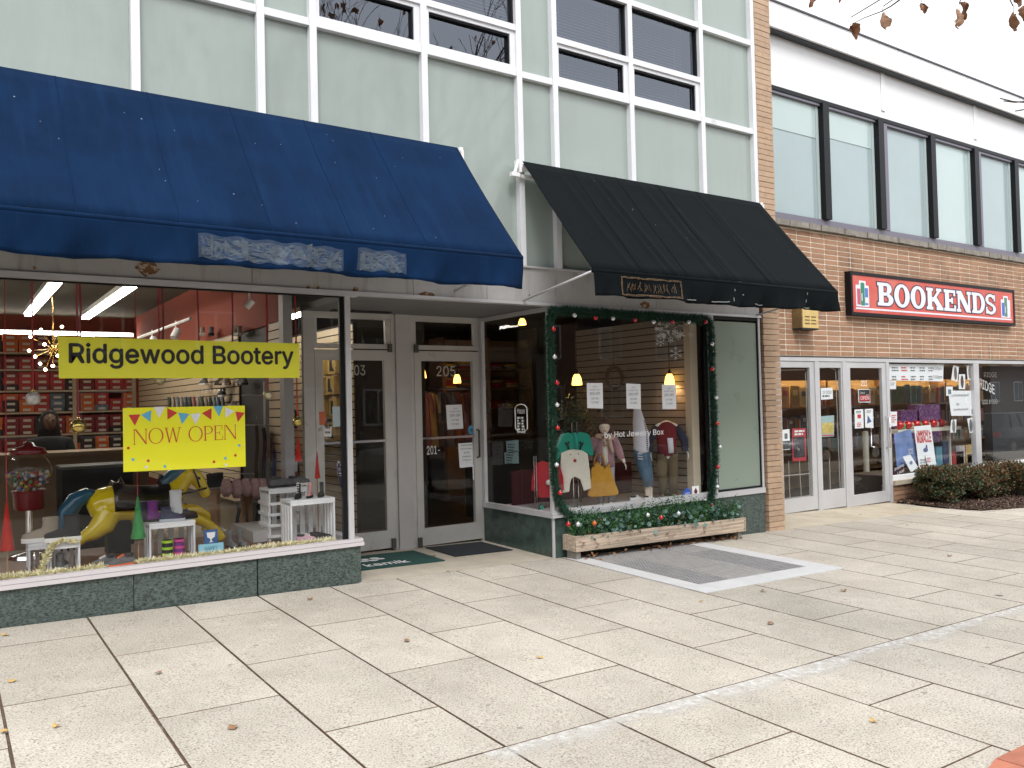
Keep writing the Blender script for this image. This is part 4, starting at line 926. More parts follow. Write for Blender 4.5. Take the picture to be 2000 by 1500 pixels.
def shrub(cx, cy, rx, ry, z0, z1, label, n, seed, brown):
    r2 = random.Random(seed); t = thing('shrub', label, 'shrub', (cx, cy, gz(cx, cy))); b = MB(); st = MB()
    lob = [(r2.uniform(-.72, .72), r2.uniform(-.65, .65), r2.uniform(.22, .9), r2.uniform(.26, .42)) for _ in range(60)]
    for i in range(n):
        lx, ly, lz, lr = r2.choice(lob); d = V((r2.gauss(0, 1), r2.gauss(0, 1), r2.gauss(0, 1))).normalized()*lr*r2.random()**.33
        x = lx+d.x; y = ly+d.y; z = lz+d.z*.55
        p = V((cx+x*rx, cy+y*ry, z0+(z1-z0)*min(1.03, max(.03, z*.9)))); k = 2 if r2.random() < brown*(.5+z) else r2.choice([0, 0, 1])
        leaf_quad(b, p, V((d.x, d.y, d.z+.5))+V((r2.gauss(0, .5), r2.gauss(0, .5), r2.gauss(0, .4))), V((r2.gauss(0, 1), r2.gauss(0, 1), 1)), r2.uniform(.03, .055), r2.uniform(.018, .03), k)
    b.build('foliage', shm, t, kind='stuff')
    for i in range(9):
        a = i*.7; st.tube([(cx+.05*math.cos(a), cy+.05*math.sin(a), gz(cx, cy)-.01), (cx+rx*.3*math.cos(a), cy+ry*.3*math.sin(a), z0+.2), (cx+rx*.6*math.cos(a), cy+ry*.6*math.sin(a), z0+(z1-z0)*.75)], [.014, .01, .004], 5)
    st.build('stem', mat('shrub_stem', (.09, .06, .04), .9), t)
def sh(u0_, u1_, vt, y, label, n, seed, brown):
    a = PY(u0_, 950, y); c = PY(u1_, 950, y); cx = (a.x+c.x)/2; zt = PY((u0_+u1_)/2, vt, y).z; shrub(cx, y, (c.x-a.x)/2*.95, .42, gz(cx, y)+.02, zt, label, n, seed, brown)
sh(1806, 1893, 905, .42, 'dark clipped shrub closest to the book shop door', 16000, 1, .28)
sh(1886, 1942, 908, .40, 'brownish clipped shrub between two darker shrubs', 13000, 2, .5)
sh(1936, 2005, 898, .35, 'dark clipped shrub second after the brownish one, by the book shop wall', 14000, 3, .4)
sh(2000, 2080, 893, .3, 'dark clipped shrub at the far end of the mulch bed', 8000, 4, .25)

# ------------------------------------------------------------------ street tree with hanging leaves
bark = mat('plane_bark', (.11, .085, .065), .9, 0, .4, 5, .5, 20)
def grow(b, p, d, r, L, lev, rr, ok, tips, up_=.1, spread=.6, minr=.003):
    n = 4; pts = [p]; rs = [r]; dd = V(d)
    for i in range(n):
        dd = (dd+V((rr.gauss(0, .16), rr.gauss(0, .16), rr.gauss(0, .1)+up_*.25))).normalized(); pts.append(pts[-1]+dd*(L/n)); rs.append(max(minr, r*(1-.4*(i+1)/n)))
    if not ok(pts): return
    b.tube(pts, rs, 7 if lev > 3 else 5 if lev > 1 else 4)
    if lev == 0: tips.append((pts[-1], dd)); return
    for k in range(3 if lev > 1 else 4):
        t = rr.choice([2, 3, 4]) if k else 4; ax = V((rr.gauss(0, 1), rr.gauss(0, 1), rr.gauss(0, .6))).normalized()
        nd = (dd+ax*spread*rr.uniform(.6, 1.2)+V((0, 0, up_))).normalized(); grow(b, pts[t], nd, rs[t]*rr.uniform(.55, .75), L*rr.uniform(.62, .8), lev-1, rr, ok, tips, up_, spread, minr)
def outside(pts):
    for p in pts:
        q = pix(p)
        if q and -60 < q[0] < 2060 and q[1] > -25: return False
    return True
any_ = lambda p: True
leafb = [mat('hanging_leaf', (.25, .115, .055), .7, 0, .35, 25), mat('hanging_leaf_pale', (.42, .24, .15), .7, 0, .3, 25)]
def hang_leaf(seed, sz, m):
    r2 = random.Random(seed); b = MB()
    def f(u, v):
        wd = sz*(.1+.75*math.sin(math.pi*min(1, v*1.05))**.8)*(1+.22*math.sin(v*17+seed)); x = (u-.5)*wd; z = -v*sz*1.35
        return (x+.1*sz*math.sin(v*5+seed), sz*.28*math.cos((u-.5)*5+seed)+.15*sz*math.sin(v*6+u*4), z+.1*sz*math.sin(u*6+seed))
    b.grid(f, 5, 7); b.tube([(0, 0, 0), (.1*sz, 0, sz*.35), (.05*sz, 0, sz*.7)], .0022, 4); return b.mesh('leaf', m, True)
tr = thing('street_tree', 'leafless street tree with a few hanging brown leaves, growing from the red paver pit', 'tree', (pit.x, pit.y, gz(pit.x, pit.y)))
rt_ = random.Random(77); b = MB(); trunk = MB(); tips = []
T0 = V((pit.x, pit.y, gz(pit.x, pit.y))); trunk.tube([T0+V((0, 0, -.05)), T0+V((.02, 0, .3)), T0+V((.05, -.02, 1.6)), T0+V((.02, 0, 3.2))], [.2, .15, .13, .115], 14)
trunk.build('trunk', bark, tr, smooth=True)
for k in range(7):
    a = k*.9; grow(b, T0+V((.02, 0, 2.9+.1*k)), V((math.cos(a)*.55, math.sin(a)*.55, .9)), .075, 1.9, 4, rt_, outside, tips, .12, .6)
LP = [(1587, -8, .09, 0, 7), (1640, -6, .06, 0, 7), (1662, 48, .125, 0, 6.2), (1725, 26, .12, 1, 6.2), (1800, 4, .085, 0, 6), (1884, 5, .11, 0, 5.6), (1874, 22, .12, 1, 5.6), (1985, -6, .07, 0, 5.4), (1979, 26, .11, 0, 5.4), (2003, 8, .1, 0, 5.2)]
# twigs carry the low leaves down from a limb over the pavement
def at(u, v, d): return CAM+ray(u, v)*d
lim = [T0+V((.02, 0, 3.1)), V((5.0, -5.4, 4.6)), V((6.0, -4.9, 5.15)), at(1900, -120, 6.0), at(1700, -150, 7.0), at(1540, -140, 7.6)]
b.tube(lim, [.07, .05, .035, .022, .014, .006], 8)
for u, v, sz, k, d in LP:
    sz *= .72; q = at(u, v, d); j = min(lim[3:], key=lambda p: (p-q).length); b.tube([j, j.lerp(q, .5)+V((.05, 0, .04)), q+V((.0, 0, sz*.6))], [.010, .007, .004], 5)
b.tube([at(1765, -6, 6.2), at(1740, 12, 6.2), at(1722, 22, 6.2), at(1690, 34, 6.2), at(1668, 45, 6.2)], [.007, .006, .005, .004, .003], 5)
for P in ([(2060, 196), (2000, 200), (1978, 198), (1953, 192)], [(2060, 190), (2010, 197), (1982, 200), (1960, 197)], [(2060, 210), (2000, 214), (1983, 217)]):
    b.tube([at(u, v, 5.5) for u, v in P], .004, 4)
b.tube([lim[2], at(2120, 60, 5.4), at(2060, 200, 5.5)], [.012, .008, .004], 5)
b.build('branch', bark, tr)
for i, (u, v, sz, k, d) in enumerate(LP):
    o = bpy.data.objects.new('leaf', hang_leaf(i+1, sz*.72, leafb[k])); col.objects.link(o); o.parent = tr; o.location = at(u, v, d)-T0; o.rotation_euler = (.2, .3*math.sin(i), i*1.3)
rr3 = random.Random(3); lms = [hang_leaf(20+i, .1, leafb[0]) for i in range(3)]
for p, d in tips[::9]:
    o = bpy.data.objects.new('leaf', rr3.choice(lms)); col.objects.link(o); o.parent = tr; o.location = p-T0; o.rotation_euler = (0, 0, rr3.random()*6)

# ------------------------------------------------------------------ shop banner and posters
yel = mat('banner_yellow', (.90, .88, .05), .45, 0, .05, 2); yel2 = mat('poster_yellow', (.90, .87, .015), .5, 0, .02, 2)
def sheetq(name, label, cat, P, y, m, th=.003):
    """a flat printed sheet from four photo corners on the plane y"""
    q = [PY(u, v, y) for u, v in P]; t = thing(name, label, cat, (q[3].x, y, q[3].z)); b = MB(); b.prism([q[3], q[2], q[1], q[0]], (0, th, 0)); b.build('sheet', m, t); return t, q
t, q = sheetq('shop_banner', 'wide yellow banner with bold black lettering in the shoe shop window', 'banner', [(113, 657), (585, 671), (585, 738), (115, 739)], .03, yel)
text('lettering', 'Ridgewood Bootery', ink, t, (.785, .028, 1.935), 1.70, .185, bold=.036)
t, q = sheetq('now_open_poster', 'yellow NOW OPEN poster with coloured bunting in the shoe shop window', 'poster', [(240, 797), (478, 792), (480, 911), (241, 922)], .045, yel2)
serif_text('lettering', 'NOW OPEN', mat('poster_orange', (.62, .09, .03), .6), t, (1.215, .043, 1.348), .785, .118, (.085, .035, .05), gap=.07, tilt=.012)
pcol = [mat('pennant_red', (.60, .04, .03), .6), mat('pennant_blue', (.12, .45, .68), .6), mat('pennant_white', (.8, .8, .84), .6)]
pen = [((632, 668), (722, 664), (680, 752), 0), ((728, 668), (806, 632), (800, 722), 1), ((824, 608), (912, 606), (866, 692), 2), ((928, 615), (1006, 652), (930, 705), 0), ((1012, 650), (1098, 662), (1042, 740), 1),
       ((1106, 662), (1186, 656), (1146, 742), 2), ((1194, 656), (1268, 616), (1266, 706), 0), ((1280, 602), (1356, 598), (1326, 680), 1), ((1372, 606), (1442, 640), (1374, 690), 2), ((1450, 642), (1522, 652), (1468, 724), 0)]
for a, c, d, k in pen:
    P = [PY(90+x/3.922, 640+y/3.922, .043) for x, y in (a, c, d)]; b = MB(); b._a([P[0], P[2], P[1]], [(0, 1, 2)]); b.build('pennant', pcol[k], t)
for x, y, k in ((630, 922, 0), (665, 1010, 1), (783, 1020, 0), (767, 1068, 2), (910, 1063, 1), (1286, 1027, 0), (1373, 1000, 1), (1450, 978, 0), (1480, 902, 1), (1380, 1050, 2)):
    p = PY(90+x/3.922, 640+y/3.922, .043); b = MB(); b.disc(p, (1, 0, 0), (0, 0, 1), .011, .011, 12); b.build('dot', pcol[k], t)

def lines(t, x0, x1, zs, y, txts, mats_, hs, xd=(1, 0, 0), wf=None):
    for z, s, m, h in zip(zs, txts, mats_, hs):
        L = (x1-x0)*(wf[zs.index(z)] if wf else .8); text('lettering', s, m, t, V((((x0+x1)/2)-L/2*xd[0], y, z)), L, h, xd)
def sale(label, P, y):
    t, q = sheetq('sale_notice', label, 'notice', P, y, paper, .002); x0, x1 = q[3].x, q[2].x; zb, zt = q[3].z, q[0].z; H = zt-zb
    lines(t, x0, x1, [zb+H*f for f in (.82, .70, .52, .34, .18)], y-.002, ['HUGE', 'HOLIDAY SALE', '30% OFF', 'ENTIRE', 'STORE!'], [inkg, inkg, ink, inkg, inkg], [H*.05, H*.05, H*.10, H*.07, H*.07], wf=(.25, .7, .68, .45, .48))
sale('white HUGE HOLIDAY SALE notice on the window beside the lit pendant lamp', [(1146, 748), (1177, 748), (1178, 798), (1147, 797)], .02)
sale('white HUGE HOLIDAY SALE notice on the window above the white shirt', [(1223, 749), (1251, 750), (1252, 799), (1224, 798)], .02)
sale('white HUGE HOLIDAY SALE notice on the window right below the hanging pendant lamp', [(1293, 751), (1320, 751), (1321, 799), (1294, 799)], .02)
sale('white HUGE HOLIDAY SALE notice taped inside the right hand door', [(871, 791), (902, 790), (905, 837), (874, 839)], DY+.012)
t, q = sheetq('handwritten_note', 'torn handwritten note taped inside the right hand door', 'notice', [(895, 866), (926, 864), (926, 911), (898, 914)], DY+.012, paper, .002)
lines(t, q[3].x, q[2].x, [q[3].z+.31*f for f in (.8, .66, .52, .38, .24)], DY+.010, ['If door is locked', 'ask Hot Jewelry', 'Box for', 'assistance.', 'Thank you'], [ink]*5, [.022]*5, wf=(.8, .8, .4, .6, .6))
# numbers and lettering on the glass
dec = mat('decal_silver', (.50, .50, .47), .5); decw = mat('decal_white', (.78, .78, .76), .6)
def decal(name, s, label, u0_, v0_, u1_, v1_, y, m, bold=.0, cat='lettering'):
    a = PY(u0_, v1_, y); c = PY(u1_, v0_, y); return text(name, s, m, None, a, c.x-a.x, c.z-a.z, bold=bold, label=label, cat=cat)
decal('door_number', '205', 'silver number 205 on the upper glass of the right hand door', 853, 715, 889, 735, DY-.006, dec)
decal('door_number', '203', 'silver number 203 on the left hand door', 680, 713, 713, 733, DY-.006, dec)
decal('door_number', '201-', 'white number 201 below the push bar of the right hand door', 834, 870, 859, 888, DY-.006, decw, .01)
decal('window_lettering', 'by Hot Jewelry Box', 'white shop name lettering across the clothes shop window', 1181, 838, 1296, 858, -.004, decw, .012)
decal('door_number', '211', 'white number 211 on the book shop door', 1682, 743, 1693, 754, YB+.012, decw, .03)
def sticker(label, u, v, ru, rv_, y, m, txt=None, n=14, tm=None):
    p = PY(u, v, y); a = PY(u+ru, v, y); c = PY(u, v-rv_, y); t = thing('sticker', label, 'sticker', p); b = MB(); b.disc(p, (1, 0, 0), (0, 0, 1), a.x-p.x, c.z-p.z, n); b.build('sheet', m, t)
    if txt: text('lettering', txt, tm or decw, t, V((p.x-(a.x-p.x)*.6, y-.002, p.z-(c.z-p.z)*.25)), (a.x-p.x)*1.2, (c.z-p.z)*.5, bold=.02)
adt = mat('sticker_blue', (.03, .10, .48), .5)
sticker('round blue alarm sticker in the corner of the clothes shop window', 1342.5, 965, 8, 11.5, -.004, adt, 'ADT')
sticker('small blue alarm sticker low on the right hand door', 822.5, 1029, 5.2, 5.2, DY-.006, adt, 'ADT')
sticker('pale blue octagonal sticker on the edge of the right hand door', 922, 840, 8, 10, DY-.006, mat('sticker_cyan', (.08, .3, .5), .5), 'ABC', 8, ink)
b = MB()
t, q = sheetq('sticker', 'white diamond alarm sticker beside the blue round one on the clothes shop window', 'sticker', [(1351.5, 950), (1365, 948.5), (1365.5, 969), (1353, 971)], -.006, paper, .001)
p = PY(1359, 960, -.008); b.disc(p, (1, 0, 0), (0, 0, 1), .032, .045, 4); b.build('diamond', mat('maroon', (.14, .02, .02), .6), t)
t, q = sheetq('sticker', 'strip of card payment stickers by the lower handle of the right hand door', 'sticker', [(923, 908), (931.5, 908), (932, 937), (924, 937)], DY-.006, paper, .001)
for z0, z1, c in ((.83, .97, (.05, .2, .5)), (.55, .75, (.5, .12, .03)), (.3, .42, (.05, .08, .3)), (.1, .15, (.02, .02, .02))):
    H = q[0].z-q[3].z; B('card_logo', mat('card_%d' % int(z0*100), c, .6), t, (q[3].x+.01, q[2].x-.008, DY-.0085, DY-.0065, q[3].z+H*z0, q[3].z+H*z1))
# window-edge clips
for u, v in ((1206, 997), (1269, 991), (1326, 984), (1375, 977)):
    p = PY(u, v, -.07); b = MB(); b.tube([p, p+V((.035, 0, .004))], .011, 8); b.build('garland_clip', white, label='small white tubular clip on the clothes shop window sill', cat='clip', group='white clips on the sill')
# ------------------------------------------------------------------ shoe shop interior
ceilm = mat('shop_ceiling', (.10, .095, .07), .9, 0, .1, 1); plasm = mat('olive_wall', (.22, .19, .13), .9, 0, .05, 1)
redw = mat('red_wall', (.27, .05, .025), .8, 0, .1, 1); beige = mat('slat_beige', (.58, .46, .30), .5, 0, .06, 2)
def room(name, *bx, m=None): return B(name, m, None, *bx, kind='structure')
WR = 2.90; YBK = 9.5
room('window_platform', (-6, 2.93, .035, 1.35, .1, .40), m=woodf)
room('shop_floor', (-6, 5.0, 1.36, 10, .02, .08), m=mat('shop_floor', (.16, .10, .065), .35, 0, .3, 4, aniso=(1, 6, 1)))
room('shop_ceiling', (-6, 5.19, .2, 10, 3.3, 3.4), m=ceilm)
room('window_header', (-6, 2.95, .16, .2, 2.6, 3.3), m=ceilm)
room('back_wall', (-6, 4.0, YBK, YBK+.1, .08, 3.3), m=redw); room('side_wall', (-6.1, -6, .1, YBK, .08, 3.3), m=redw)
def slatwall(name, label, x, y0, y1, z0, z1, m, axis='x', pitch=.092):
    w_ = room(name, *[(x+.012, x+.06, y0, y1, z0, z1)], m=mat('slat_shadow', (.03, .025, .02), .9)); P = LOC[w_.name]
    b = MB(); b.box(0, .013, 0, y1-y0, 0, pitch-.014); me = b.mesh('slat', m); z = z0
    while z < z1-.05:
        o = bpy.data.objects.new('slat', me); col.objects.link(o); o.parent = w_; o.location = V((x, y0, z))-P; z += pitch
    return w_
slatwall('slat_wall', '', WR, 3.05, YBK-.4, .5, 2.5, beige); slatwall('slat_wall', '', WR, 1.50, 1.95, .5, 2.5, beige)
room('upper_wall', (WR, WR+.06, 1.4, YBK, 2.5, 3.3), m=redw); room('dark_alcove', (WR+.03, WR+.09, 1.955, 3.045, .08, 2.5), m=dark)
room('return_post', (2.86, 2.955, 1.35, 1.48, .08, 3.3), m=mat('post_grey', (.33, .33, .34), .5))
slatwall('slat_wall', '', 4.0, 2.24, 6.5, .1, 2.6, beige); room('partition', (4.06, 5.15, 2.6, 2.66, .08, 3.3), m=mat('dark_olive', (.055, .05, .04), .8)); room('vestibule_wall', (2.97, 3.0, 1.48, 6.5, .08, 3.3), m=plasm)
room('vestibule_back', (3.0, 4.0, 6.5, 6.6, .08, 3.3), m=plasm)
# ceiling lights (lit tubes)
tube_e = mat('lit_tube', (1, 1, 1), .5, emit=(1, .93, .83), es=9.5)
def fluo(label, x, y0, y1, z, n, group, m=tube_e, wd=.048):
    t = thing('fluorescent_light', label, 'ceiling light', (x, (y0+y1)/2, z), group); L = (y1-y0)/n
    B('housing', mat('light_housing', (.5, .5, .48), .6), t, (x-wd-.02, x+wd+.02, y0, y1, z+.031, z+.09))
    for i in range(n): B('diffuser', m, t, (x-wd, x+wd, y0+i*L+.04, y0+(i+1)*L-.04, z, z+.03))
fluo('row of three lit fluorescent panels on the shoe shop ceiling', 1.02, 2.9, 6.6, 2.98, 3, 'shoe shop ceiling lights')
fluo('row of three lit fluorescent panels on the shoe shop ceiling', 1.76, 3.05, 6.8, 2.98, 3, 'shoe shop ceiling lights')
fluo('row of lit fluorescent panels deep on the left of the shoe shop ceiling', -1.2, 2.5, 7.5, 2.98, 3, 'shoe shop ceiling lights')
fluo('short lit fluorescent strip above the left hand doorway', 3.55, 2.0, 4.4, 2.70, 2, 'shoe shop ceiling lights', wd=.045)
zs = [PY(150, v, 9.2).z for v in (690, 722, 762, 803, 846, 888, 930)]
zl = PY(150, 653, 9.2).z
t = thing('wall_light_strip', 'long lit white light strip above the shoe box shelves', 'light', (1.6, 9.3, zl)); B('diffuser', tube_e, t, (-1.5, PY(258, 660, 9.2).x, 9.16, 9.2, zl-.02, zl+.02)); B('housing', white, t, (-1.5, 2.85, 9.201, 9.3, zl-.03, zl+.05))
# shelves and shoe boxes on the back wall
shm_ = mat('shelf_cream', (.45, .37, .26), .7)
shf = thing('shoe_shelving', 'tall cream shelving on the back wall of the shoe shop', 'shelving', (1.6, 9.3, .08))
for z in zs + [.35]: B('shelf', shm_, shf, (-1.5, 2.84, 9.1, 9.45, z-.03, z))
for u in (-30, 146, 262): x = PY(u, 800, 9.1).x; B('upright', shm_, shf, (x-.03, x+.03, 9.095, 9.45, .08, zs[0]))
bc = {'red': (.42, .035, .035), 'dark red': (.20, .02, .025), 'black': (.016, .017, .02), 'orange': (.55, .12, .025), 'slate blue': (.10, .15, .2), 'cream': (.5, .42, .28)}
lab_m = mat('box_label', (.55, .50, .42), .8); bmesh_ = {}
for nme, c in bc.items():
    b = MB(); b.box(-.107, .107, -.14, .14, 0, .098, 0); b.box(-.110, .110, -.143, .143, .068, .1, 0); b.box(-.055, .06, -.1445, -.1405, .018, .058, 1)
    bmesh_[nme] = b.mesh('shoe_box', [mat('box_'+nme.replace(' ', '_'), c, .7, rnd=.2), lab_m])
rb = random.Random(6)
tops = zs[:1]+zs[:-1]
for si, z in enumerate(zs):
    hgt = (zs[si-1]-.03-z) if si else .33; rows = max(1, int(hgt/.103)); pal = [['red', 'dark red', 'orange', 'cream', 'black'], ['black', 'dark red', 'red'], ['red', 'red', 'dark red', 'black'], ['red', 'orange', 'black', 'slate blue'], ['orange', 'black', 'dark red', 'red'], ['dark red', 'black', 'orange'], ['black', 'dark red']][si]
    x = .72
    while x < 2.78:
        k = rb.choice(pal)
        for r in range(min(rows, rb.choice([2, rows, rows, rows, rows, rows]))):
            if rb.random() < .3: k = rb.choice(pal)
            o = bpy.data.objects.new('shoe_box', bmesh_[k]); col.objects.link(o); o.location = (x, 9.27+rb.uniform(-.01, .02), z+.002+r*.1015); o.rotation_euler.z = rb.uniform(-.03, .03)
            tag(o, '%s shoe box with pale label stacked on the back wall shelves' % k, 'shoe box', '%s shoe boxes on the shelves' % k)
        x += .2275
# sputnik chandelier
cp = PY(104, 682, 4.4); t = thing('chandelier', 'brass sputnik chandelier with lit bulbs behind the yellow banner', 'chandelier', cp)
brass = mat('brass', (.55, .36, .12), .25, 1); bulb = mat('lit_bulb', (1, .9, .7), .5, emit=(1, .82, .5), es=22); rs_ = random.Random(2); b = MB(); b.ball(cp, .05, 10, 6); b.tube([cp, (cp.x, cp.y, 3.3)], .008, 6); b.build('hub', brass, t, smooth=True)
for i in range(18):
    z = 1-2*(i+.5)/18; a = i*2.4; d = V((math.sqrt(1-z*z)*math.cos(a), math.sqrt(1-z*z)*math.sin(a), z)); L = rs_.uniform(.2, .27); b = MB(); b.tube([cp+d*.04, cp+d*L], .004, 5); q = b.build('arm', brass, t)
    b = MB(); b.ball(cp+d*(L+.02), .017, 8, 6); b.build('bulb', bulb, q, smooth=True)
# track light and spot heads
t = thing('track_light', 'white track light rail with spot heads over the shoe shop window', 'track light', (2.2, 2, 2.9)); a = PY(270, 660, 5.5); c = PY(372, 622, 3.2); b = MB(); b.tube([a, c], .018, 6); b.build('rail', white, t)
def spot(t, p, d, L=.13, r=.045):
    d = V(d).normalized(); b = MB(); b.tube([p+V((0, 0, .16)), p], .008, 6); b.tube([p-d*L*.5, p+d*L*.5], r, 14); b.build('spot_head', white, t, smooth=2)
for f in (.3, .75): spot(t, a.lerp(c, f)-V((0, 0, .12)), (-.4, -.3, -.7))
t = thing('spot_light', 'single white cylindrical spot hanging from the shoe shop window ceiling', 'spot light', PY(487, 594, .45)); spot(t, PY(487, 594, .45), (-.55, .25, -.75), .085, .03)
# counter, black cabinet, person
ct = thing('shop_counter', 'beige shop counter with overhanging top in the shoe shop', 'counter', (1.6, 3.9, .08)); cb = mat('counter_beige', (.24, .165, .10), .5, 0, .1, 3)
cz = PY(150, 882, 3.6).z; x0, x1 = PY(70, 880, 3.6).x, PY(300, 880, 3.6).x
B('counter_top', cb, ct, (x0-.8, x1, 3.55, 4.25, cz-.045, cz)); B('front_panel', cb, ct, (x0-.75, x1-.05, 3.62, 4.2, .08, cz-.046))
x0, x1 = PY(121, 910, 2.6).x, PY(260, 910, 2.6).x; z1 = PY(150, 911, 2.6).z
t = thing('display_cabinet', 'low black display cabinet behind the yellow horse', 'cabinet', (x0, 2.6, .08)); B('carcass', black, t, (x0, x1, 2.6, 3.1, .08, z1-.03)); B('top', mat('cabinet_top', (.05, .06, .05), .3), t, (x0-.01, x1+.01, 2.59, 3.11, z1-.03, z1))

def skin(name, verts, edges, radii, m, parent, sub=2, off=None):
    off = off if off is not None else LOC[parent.name]
    me = bpy.data.meshes.new(name); me.from_pydata([tuple(V(p)-V(off)) for p in verts], edges, []); me.materials.append(m)
    o = bpy.data.objects.new(name, me); col.objects.link(o); o.parent = parent
    md = o.modifiers.new('skin', 'SKIN'); md.use_smooth_shade = True
    for i, d in enumerate(me.skin_vertices[0].data):
        r = radii[i]; d.radius = r if isinstance(r, tuple) else (r, r); d.use_root = (i == 0)
    md2 = o.modifiers.new('sub', 'SUBSURF'); md2.levels = sub; md2.render_levels = sub; return o
def hand(b, w_, d, n, s, m=0):
    """palm and five bent fingers; w_ wrist, d pointing direction, n back-of-hand normal, s hand length"""
    d = V(d).normalized(); n = V(n).normalized(); x = d.cross(n).normalized(); w_ = V(w_)
    b.tube([w_-d*s*.1, w_+d*s*.15, w_+d*s*.42, w_+d*s*.5], [s*.14, s*.19, s*.21, s*.17], 8, m, flat=.5)
    for k, L in enumerate((.42, .5, .46, .36)):
        p = w_+d*s*.45+x*s*(.16-.107*k); b.tube([p, p+d*s*L*.5-n*s*.04, p+d*s*L*.95-n*s*.16], [s*.058, s*.052, s*.038], 6, m)
    p = w_+d*s*.15+x*s*.17; b.tube([p, p+d*s*.16+x*s*.14-n*s*.03, p+d*s*.36+x*s*.16-n*s*.1], [s*.075, s*.06, s*.045], 6, m)
hd = PY(97, 822, 4.7)
pz = .08; hz = hd.z; H = hz+.11-pz; px0, py0 = hd.x, hd.y
t = thing('person', 'person in a dark hooded jacket seated behind the shop counter', 'person', (px0, py0, pz)); coatm = mat('dark_hoodie', (.01, .011, .013), .9); skm = mat('skin', (.11, .06, .042), .6)
sh_ = hz-.27
vs = [(px0, py0+.02, .62), (px0, py0+.02, .9), (px0, py0+.0, sh_-.12), (px0, py0, sh_+.02), (px0, py0-.01, sh_+.09), (px0-.19, py0, sh_), (px0-.25, py0-.06, sh_-.28), (px0-.18, py0-.28, sh_-.42), (px0+.19, py0, sh_), (px0+.25, py0-.06, sh_-.28), (px0+.18, py0-.28, sh_-.42), (px0-.1, py0-.35, .60), (px0-.1, py0-.38, .14), (px0+.1, py0-.35, .60), (px0+.1, py0-.38, .14)]
ed = [(0, 1), (1, 2), (2, 3), (3, 4), (3, 5), (5, 6), (6, 7), (3, 8), (8, 9), (9, 10), (0, 11), (11, 12), (0, 13), (13, 14)]
skin('body', vs, ed, [(.16, .13), (.15, .12), (.17, .12), (.12, .1), .055, .085, .06, .04, .085, .06, .04, .08, .05, .08, .05], coatm, t)
b = MB(); b.loft([(px0, py0-.005, hz-.115, .02, .03), (px0, py0-.015, hz-.10, .045, .055), (px0, py0-.005, hz-.05, .066, .08), (px0, py0, hz, .075, .092), (px0, py0+.005, hz+.05, .072, .09), (px0, py0+.01, hz+.09, .045, .06), (px0, py0+.01, hz+.105, .01, .015)], 14)
b.tube([(px0, py0-.085, hz+.015), (px0, py0-.112, hz-.025), (px0, py0-.095, hz-.035)], [.008, .014, .008], 6); hdo = b.build('head', skm, t, smooth=True)
b = MB(); [b.ball((px0+s*.03, py0-.082, hz+.012), .011, 8, 5) for s in (-1, 1)]; b.build('eye', ink, hdo); b = MB(); b.box(px0-.025, px0+.025, py0-.092, py0-.085, hz-.068, hz-.06); b.build('mouth', mat('lip', (.2, .06, .05), .6), hdo)
b = MB(); b.loft([(px0, py0+.06, hz-.2, .13, .08), (px0, py0+.055, hz-.06, .115, .085), (px0, py0+.045, hz+.05, .10, .1), (px0, py0+.025, hz+.11, .07, .085), (px0, py0+.02, hz+.135, .01, .01)], 14); b.build('hood', coatm, t, smooth=True)
b = MB(); hand(b, (px0-.17, py0-.31, sh_-.43), (.2, -1, -.2), (0, 0, 1), .17); hand(b, (px0+.17, py0-.31, sh_-.43), (-.2, -1, -.2), (0, 0, 1), .17); b.build('hand', skm, t, smooth=True)

# ------------------------------------------------------------------ yellow horse
hy = .98; HP = lambda u, v, dy=0: tuple(PY(u, v, hy+dy))
ho = thing('horse_figure', 'glossy yellow toy horse with blue mane and tail and a black saddle', 'horse figure', (PY(250, 1000, hy).x, hy, .4))
ym = mat('horse_yellow', (.78, .58, .012), .18, 0, .06, 3, coat=.6)
b = MB()
def hb(L, fl=1.): b.tube([HP(u, v, dy) for u, v, dy, r in L], [r for *_, r in L], 14, flat=fl)
hb([(172, 998, 0, .05), (182, 994, 0, .115), (198, 988, 0, .152), (218, 984, 0, .165), (248, 986, 0, .152), (278, 988, 0, .148), (305, 986, 0, .152), (326, 984, 0, .135), (338, 984, 0, .07)])
hb([(316, 984, 0, .13), (332, 966, 0, .115), (346, 948, 0, .10), (360, 932, 0, .085), (374, 924, 0, .072), (380, 922, 0, .05)])
hb([(368, 924, 0, .05), (378, 928, 0, .068), (388, 940, 0, .062), (396, 953, 0, .05), (402, 965, 0, .045), (404, 971, 0, .03)])
for s_ in (-1, 1):
    hb([(212, 1000, s_*.07, .11), (200, 1026, s_*.09, .10), (180, 1041, s_*.1, .07), (162, 1050, s_*.1, .048), (150, 1060, s_*.1, .042), (142, 1070, s_*.1, .045)])
hb([(322, 996, -.07, .10), (346, 1006, -.09, .075), (376, 1011, -.1, .055), (402, 1020, -.1, .046), (422, 1036, -.1, .041), (434, 1053, -.1, .045)])
hb([(322, 994, .07, .10), (350, 998, .09, .07), (384, 996, .1, .05), (404, 1006, .1, .042), (404, 1026, .1, .04), (400, 1038, .1, .042)])
hb_o = b.build('body', ym, ho, smooth=True)
md = hb_o.modifiers.new('fuse', 'REMESH'); md.mode = 'VOXEL'; md.voxel_size = .011; md.use_smooth_shade = True
md = hb_o.modifiers.new('smooth', 'SMOOTH'); md.factor = .5; md.iterations = 7
bl = mat('horse_blue', (.012, .09, .16), .3, 0, .2, 6, coat=.3); b = MB()
b.tube([HP(190, 965), HP(170, 966), HP(148, 978), HP(132, 1000), HP(124, 1025), HP(120, 1045)], [.03, .06, .075, .075, .06, .02], 12); b.build('tail', bl, ho, smooth=True)
